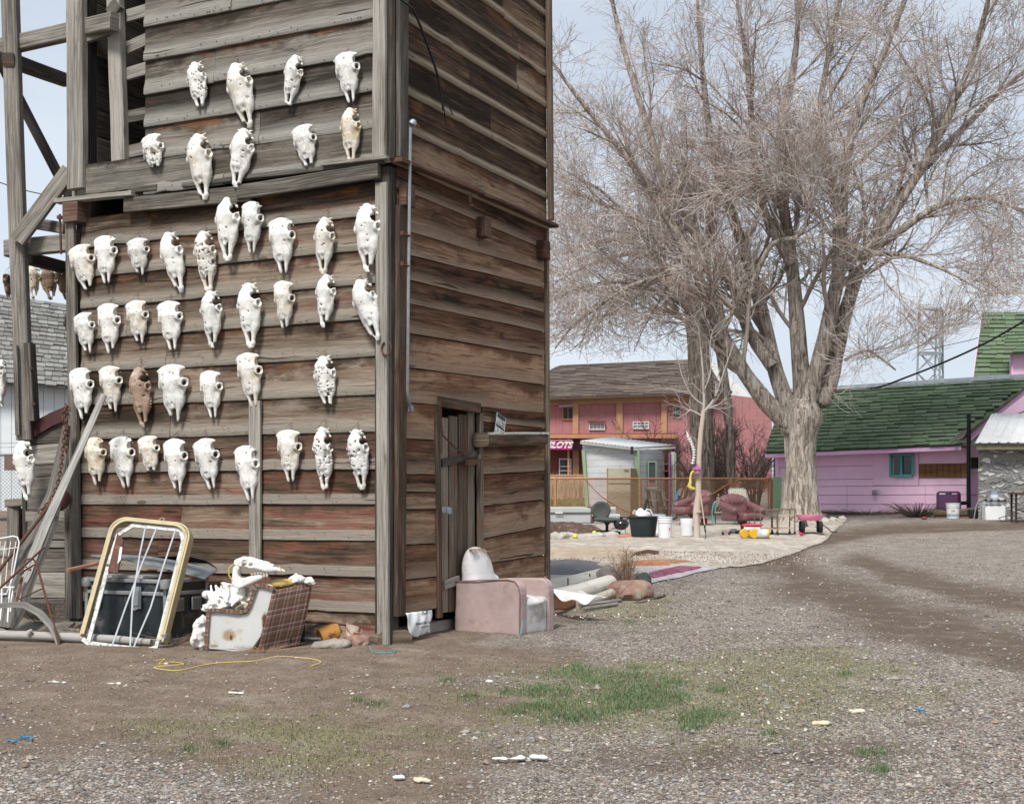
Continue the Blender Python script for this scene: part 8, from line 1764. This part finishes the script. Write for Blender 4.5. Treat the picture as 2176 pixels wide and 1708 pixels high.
mb=MB(); rr_=.12; q=[(gx0,g0),(gx0,z1-.03-rr_),(gx0+rr_*.3,z1-.03-rr_*.3),(gx0+rr_,z1-.03),(gx1-rr_,z1-.03),(gx1-rr_*.3,z1-.03-rr_*.3),(gx1,z1-.03-rr_),(gx1,g0)]; mb.tube([Vector((a,dF-.06,b_)) for a,b_ in q],.024,8,loop=True); mb.build('gate_frame',FR,gt); chainlink('mesh_wire',Vector((gx0,dF-.06,g0)),Vector((gx1,dF-.06,g0)),0,z1-g0-.05,gt,FM,.07,.006)
mb=MB(); mb.tube([gd(1639,dF-.05,-.05),pt(1639,1018,dF-.05)],.055,9); mb.build('hinge_post',FR,gt)
o=slabp('green_board',[(1643,1012),(1661,1014),(1660,1086),(1642,1090)],38.9,.04,GRN,None); tag(o,'plain pale green board standing between the gate and the purple shed','board')
# ================================================================ RIGHT HAND JUNK
rb=bucket(0,0,.165,.385,'ringed white bucket with a grey and yellow label in front of the purple shed',d=gd(2025,33.6,.0)); LB=plain('label_grey',(.30,.38,.42),.6); mb=MB(); mb.lathe([(.152,.05),(.154,.12)],(0,0,0),24); mb.build('grey_band',LB,rb,thick=.004); mb=MB(); mb.box((-.045,-.148,.20),(.09,.02,.05),R(-15)); mb.build('yellow_patch',plain('label_yellow',(.55,.45,.2),.6),rb)
ptb=thing('purple_tub_lid','dark purple rounded plastic shell propped against the purple shed wall','plastic shell',gd(2016,35.3,.20),R(-15))
sdfobj('shell',lambda X,Y,Z:smax(rbox(X,Y-.2*Z,Z,(0,0,.12),(.31,.09,.33),.09),-rbox(X,Y-.2*Z-.1,Z,(0,0,.10),(.27,.09,.30),.08),.02),(-.45,-.3,-.3),(.45,.35,.55),.022,plain('dark_purple_plastic',(.075,.012,.07),.25,.1,3,spec=.6),ptb)
mb=MB(); mb.box((.0,-.02,.40),(.16,.03,.03)); mb.build('grip',_m['dark_purple_plastic'],ptb,bevel=.01)
for k,(a,b_,l) in enumerate((((1975,34.8,.16),(2010,34.6,.10),'short split log left of the purple plastic shell'),((1984,34.3,.10),(2060,34.2,.08),'brown log lying behind the labelled white bucket'),((2030,34.9,.12),(2080,34.4,.20),'mossy plank leaning behind the labelled bucket'))):
    mb=MB(); mb.tube([gd(*a),gd(*b_)],[.07,.06],9); o=mb.build('split_log',WB); tag(o,l,'log')
twigs('twig_heap',gd(1950,35.2,-.05),240,.42,1.0,plain('twig_dark',(.12,.085,.065),.95,.3,10),'heap of dark dead twigs and weeds along the purple shed foot','brushwood',.006,seeds=False)
twigs('twig_heap',gd(1845,38.2,-.05),160,.20,2.2,_m['twig_dark'],'thin line of dead weeds along the purple shed foundation','brushwood',.006,seeds=False)
mb=MB(); mb.lathe([(0,0),(.06,0),(.08,.03),(.055,.06),(0,.065)],(0,0,0),12); o=mb.build('plastic_cap',plain('dull_red',(.28,.05,.06),.6),loc=gd(1964,33.8,0)); tag(o,'small dull red plastic cap on the gravel by the twig heap','cap')
mb=MB(); mb.beam(gd(2043,33.8,.03),gd(2064,33.6,.03),.10,.02); o=mb.build('orange_scrap',plain('orange_bit',(.42,.16,.08),.8)); tag(o,'orange scrap between the labelled bucket and the white cooler','scrap'); mb=MB(); mb.box(gd(2068,33.6,.12),(.22,.2,.22),.3); o=mb.build('black_box',BP,bevel=.03); tag(o,'small black box beside the leg of the folding chair','box')
dc=32.4; co_=thing('white_cooler','white picnic cooler box under the folded metal chair by the stone hut','cooler',gd(2116,dc,0),R(-4)); mb=MB(); mb.box((0,.16,.19),(.48,.32,.38)); mb.build('cooler_body',WPL,co_,bevel=.03); mb=MB(); mb.box((-.0,.16,.415),(.46,.33,.065)); mb.build('cooler_lid',WPL,co_,bevel=.02); mb=MB(); mb.box((-.05,-.008,.378),(.36,.006,.012)); mb.build('lid_gap',DK,co_)
fc=thing('folding_chair','upturned tubular metal folding chair standing over the white cooler','chair',gd(2116,dc,0),R(-4)); CHR=plain('chrome_tube',(.45,.46,.46),.3,.1,6,metal=.7)
for yy in (-.06,.38): mb=MB(); mb.tube([(-.42,yy,0),(-.36,yy,.35),(-.31,yy,.46),(-.22,yy,.50),(.22,yy,.50),(.30,yy,.46),(.34,yy,.35),(.36,yy,0)],.013,7); mb.build('leg_tube',CHR,fc)
mb=MB(); mb.tube([(.45,-.3,.20),(-.02,-.3,.07),(.05,-.3,.0),(.35,-.3,-.0)],.011,6); mb.build('bent_rod',BP,fc)
mb=MB(); mb.box((0,.16,.49),(.40,.36,.03)); 
for x in (-.25,-.12,.05,.2): mb.box((x,-.06,.49),(.05,.05,.06))
mb.build('seat_bar',BP,fc)
pcn=thing('paint_can','small pale blue and white paint can on top of the folding chair','paint can',gd(2117,dc,.505)+Vector((0,.12,0))); mb=MB(); mb.lathe([(0,0),(.098,0),(.098,.20),(.102,.205),(.102,.215),(.09,.215),(.09,.2),(0,.2)],(0,0,0),24); mb.build('can_wall',plain('can_blue',(.42,.50,.70),.4,.1),pcn); mb=MB(); mb.lathe([(.0995,.05),(.0995,.12)],(0,0,0),24); mb.build('can_label',WHT,pcn,thick=.003)
tbk=thing('dark_table','dark rusty metal table at the right edge before the stone hut','table',gd(2175,32.0,0),R(-5)); mb=MB(); mb.box((.2,0,.68),(1.0,.5,.035)); mb.build('tabletop',RU,tbk,bevel=.005)
for x,yy in ((-.22,-.18),(.6,-.18),(-.22,.2),(.6,.2)): mb=MB(); mb.beam((x,yy,0),(x,yy,.67),.045,.045); mb.build('leg',plain('dark_iron',(.035,.026,.022),.7),tbk)
mb=MB(); mb.beam((-.22,-.18,.3),(.6,-.18,.05),.03,.03); mb.build('stretcher',_m['dark_iron'],tbk)
# tree foot stones
for k,(px,d_,r_) in enumerate(((1752,33.2,.16),(1770,33.5,.14),(1790,34.5,.12))): rock('pale_stone',gd(px,d_,.05),(r_,r_*.7,r_*.7),['pale stone right of the huge tree foot','brown stone beside the pale one at the tree foot','small stone nearest the purple shed at the tree foot'][k],_m['boulder_pale'],70+k)
# foreground litter
for k,(px,py,l,c,sz) in enumerate(((1108,1614,'crumpled white plastic strip lying on the dark dirt in the foreground',(.70,.70,.70),(.12,.03,.010)),(893,1661,'small cream scrap near the bottom centre',(.6,.52,.38),(.05,.03,.012)),(848,1655,'small white scrap left of the cream one near the bottom',(.7,.7,.68),(.03,.02,.01)),(1745,1540,'small yellowish crumpled scrap right of the grass',(.6,.52,.35),(.055,.03,.015)),(1822,1514,'pale crumpled scrap farther right of the grass',(.62,.55,.42),(.05,.025,.015)),(120,1452,'white splinter left on the dirt',(.7,.66,.6),(.06,.012,.006)),(230,1455,'thin pale wood splinter on the dirt below the yellow frame',(.66,.58,.48),(.08,.008,.006)),(500,1475,'thin white splinter in the middle of the left dirt',(.7,.66,.6),(.07,.008,.006)),(1040,1450,'tiny white chip left of the grass patch',(.7,.68,.64),(.03,.02,.01)))):
    def f(X,Y,Z,sz=sz,k=k): return ell(X,Y,Z,(0,0,0),sz)+n3(X,Y,Z,3/max(sz),k)*max(sz)*.35
    e_=max(sz)*1.5; V,Fc=sdf_mesh(f,(-e_,-e_,-max(sz)*.5),(e_,e_,max(sz)*.5),max(sz)/12); o=npmesh('scrap',V,Fc,plain('scrap%d'%k,c,.7,.2,20)); o.location=gp(px,py)+UP*.012; o.rotation_euler.z=R(random.uniform(-25,10)); tag(o,l,'scrap')
BL=plain('blue_twine',(.02,.28,.50),.6)
for k,(q,l) in enumerate(((((40,1572),(46,1568),(52,1570),(66,1569),(66,1575)),'blue twine scrap at the left edge of the foreground, upper piece'),(((15,1578),(22,1577),(30,1580),(37,1578)),'blue twine scrap at the left edge of the foreground, lower piece'),(((1945,1508),(1955,1511),(1967,1512)),'short blue twine scrap in the gravel at right'))):
    mb=MB(); mb.tube([gp(*p)+UP*.012 for p in q],.006,5); o=mb.build('blue_twine',BL); tag(o,l,'twine')
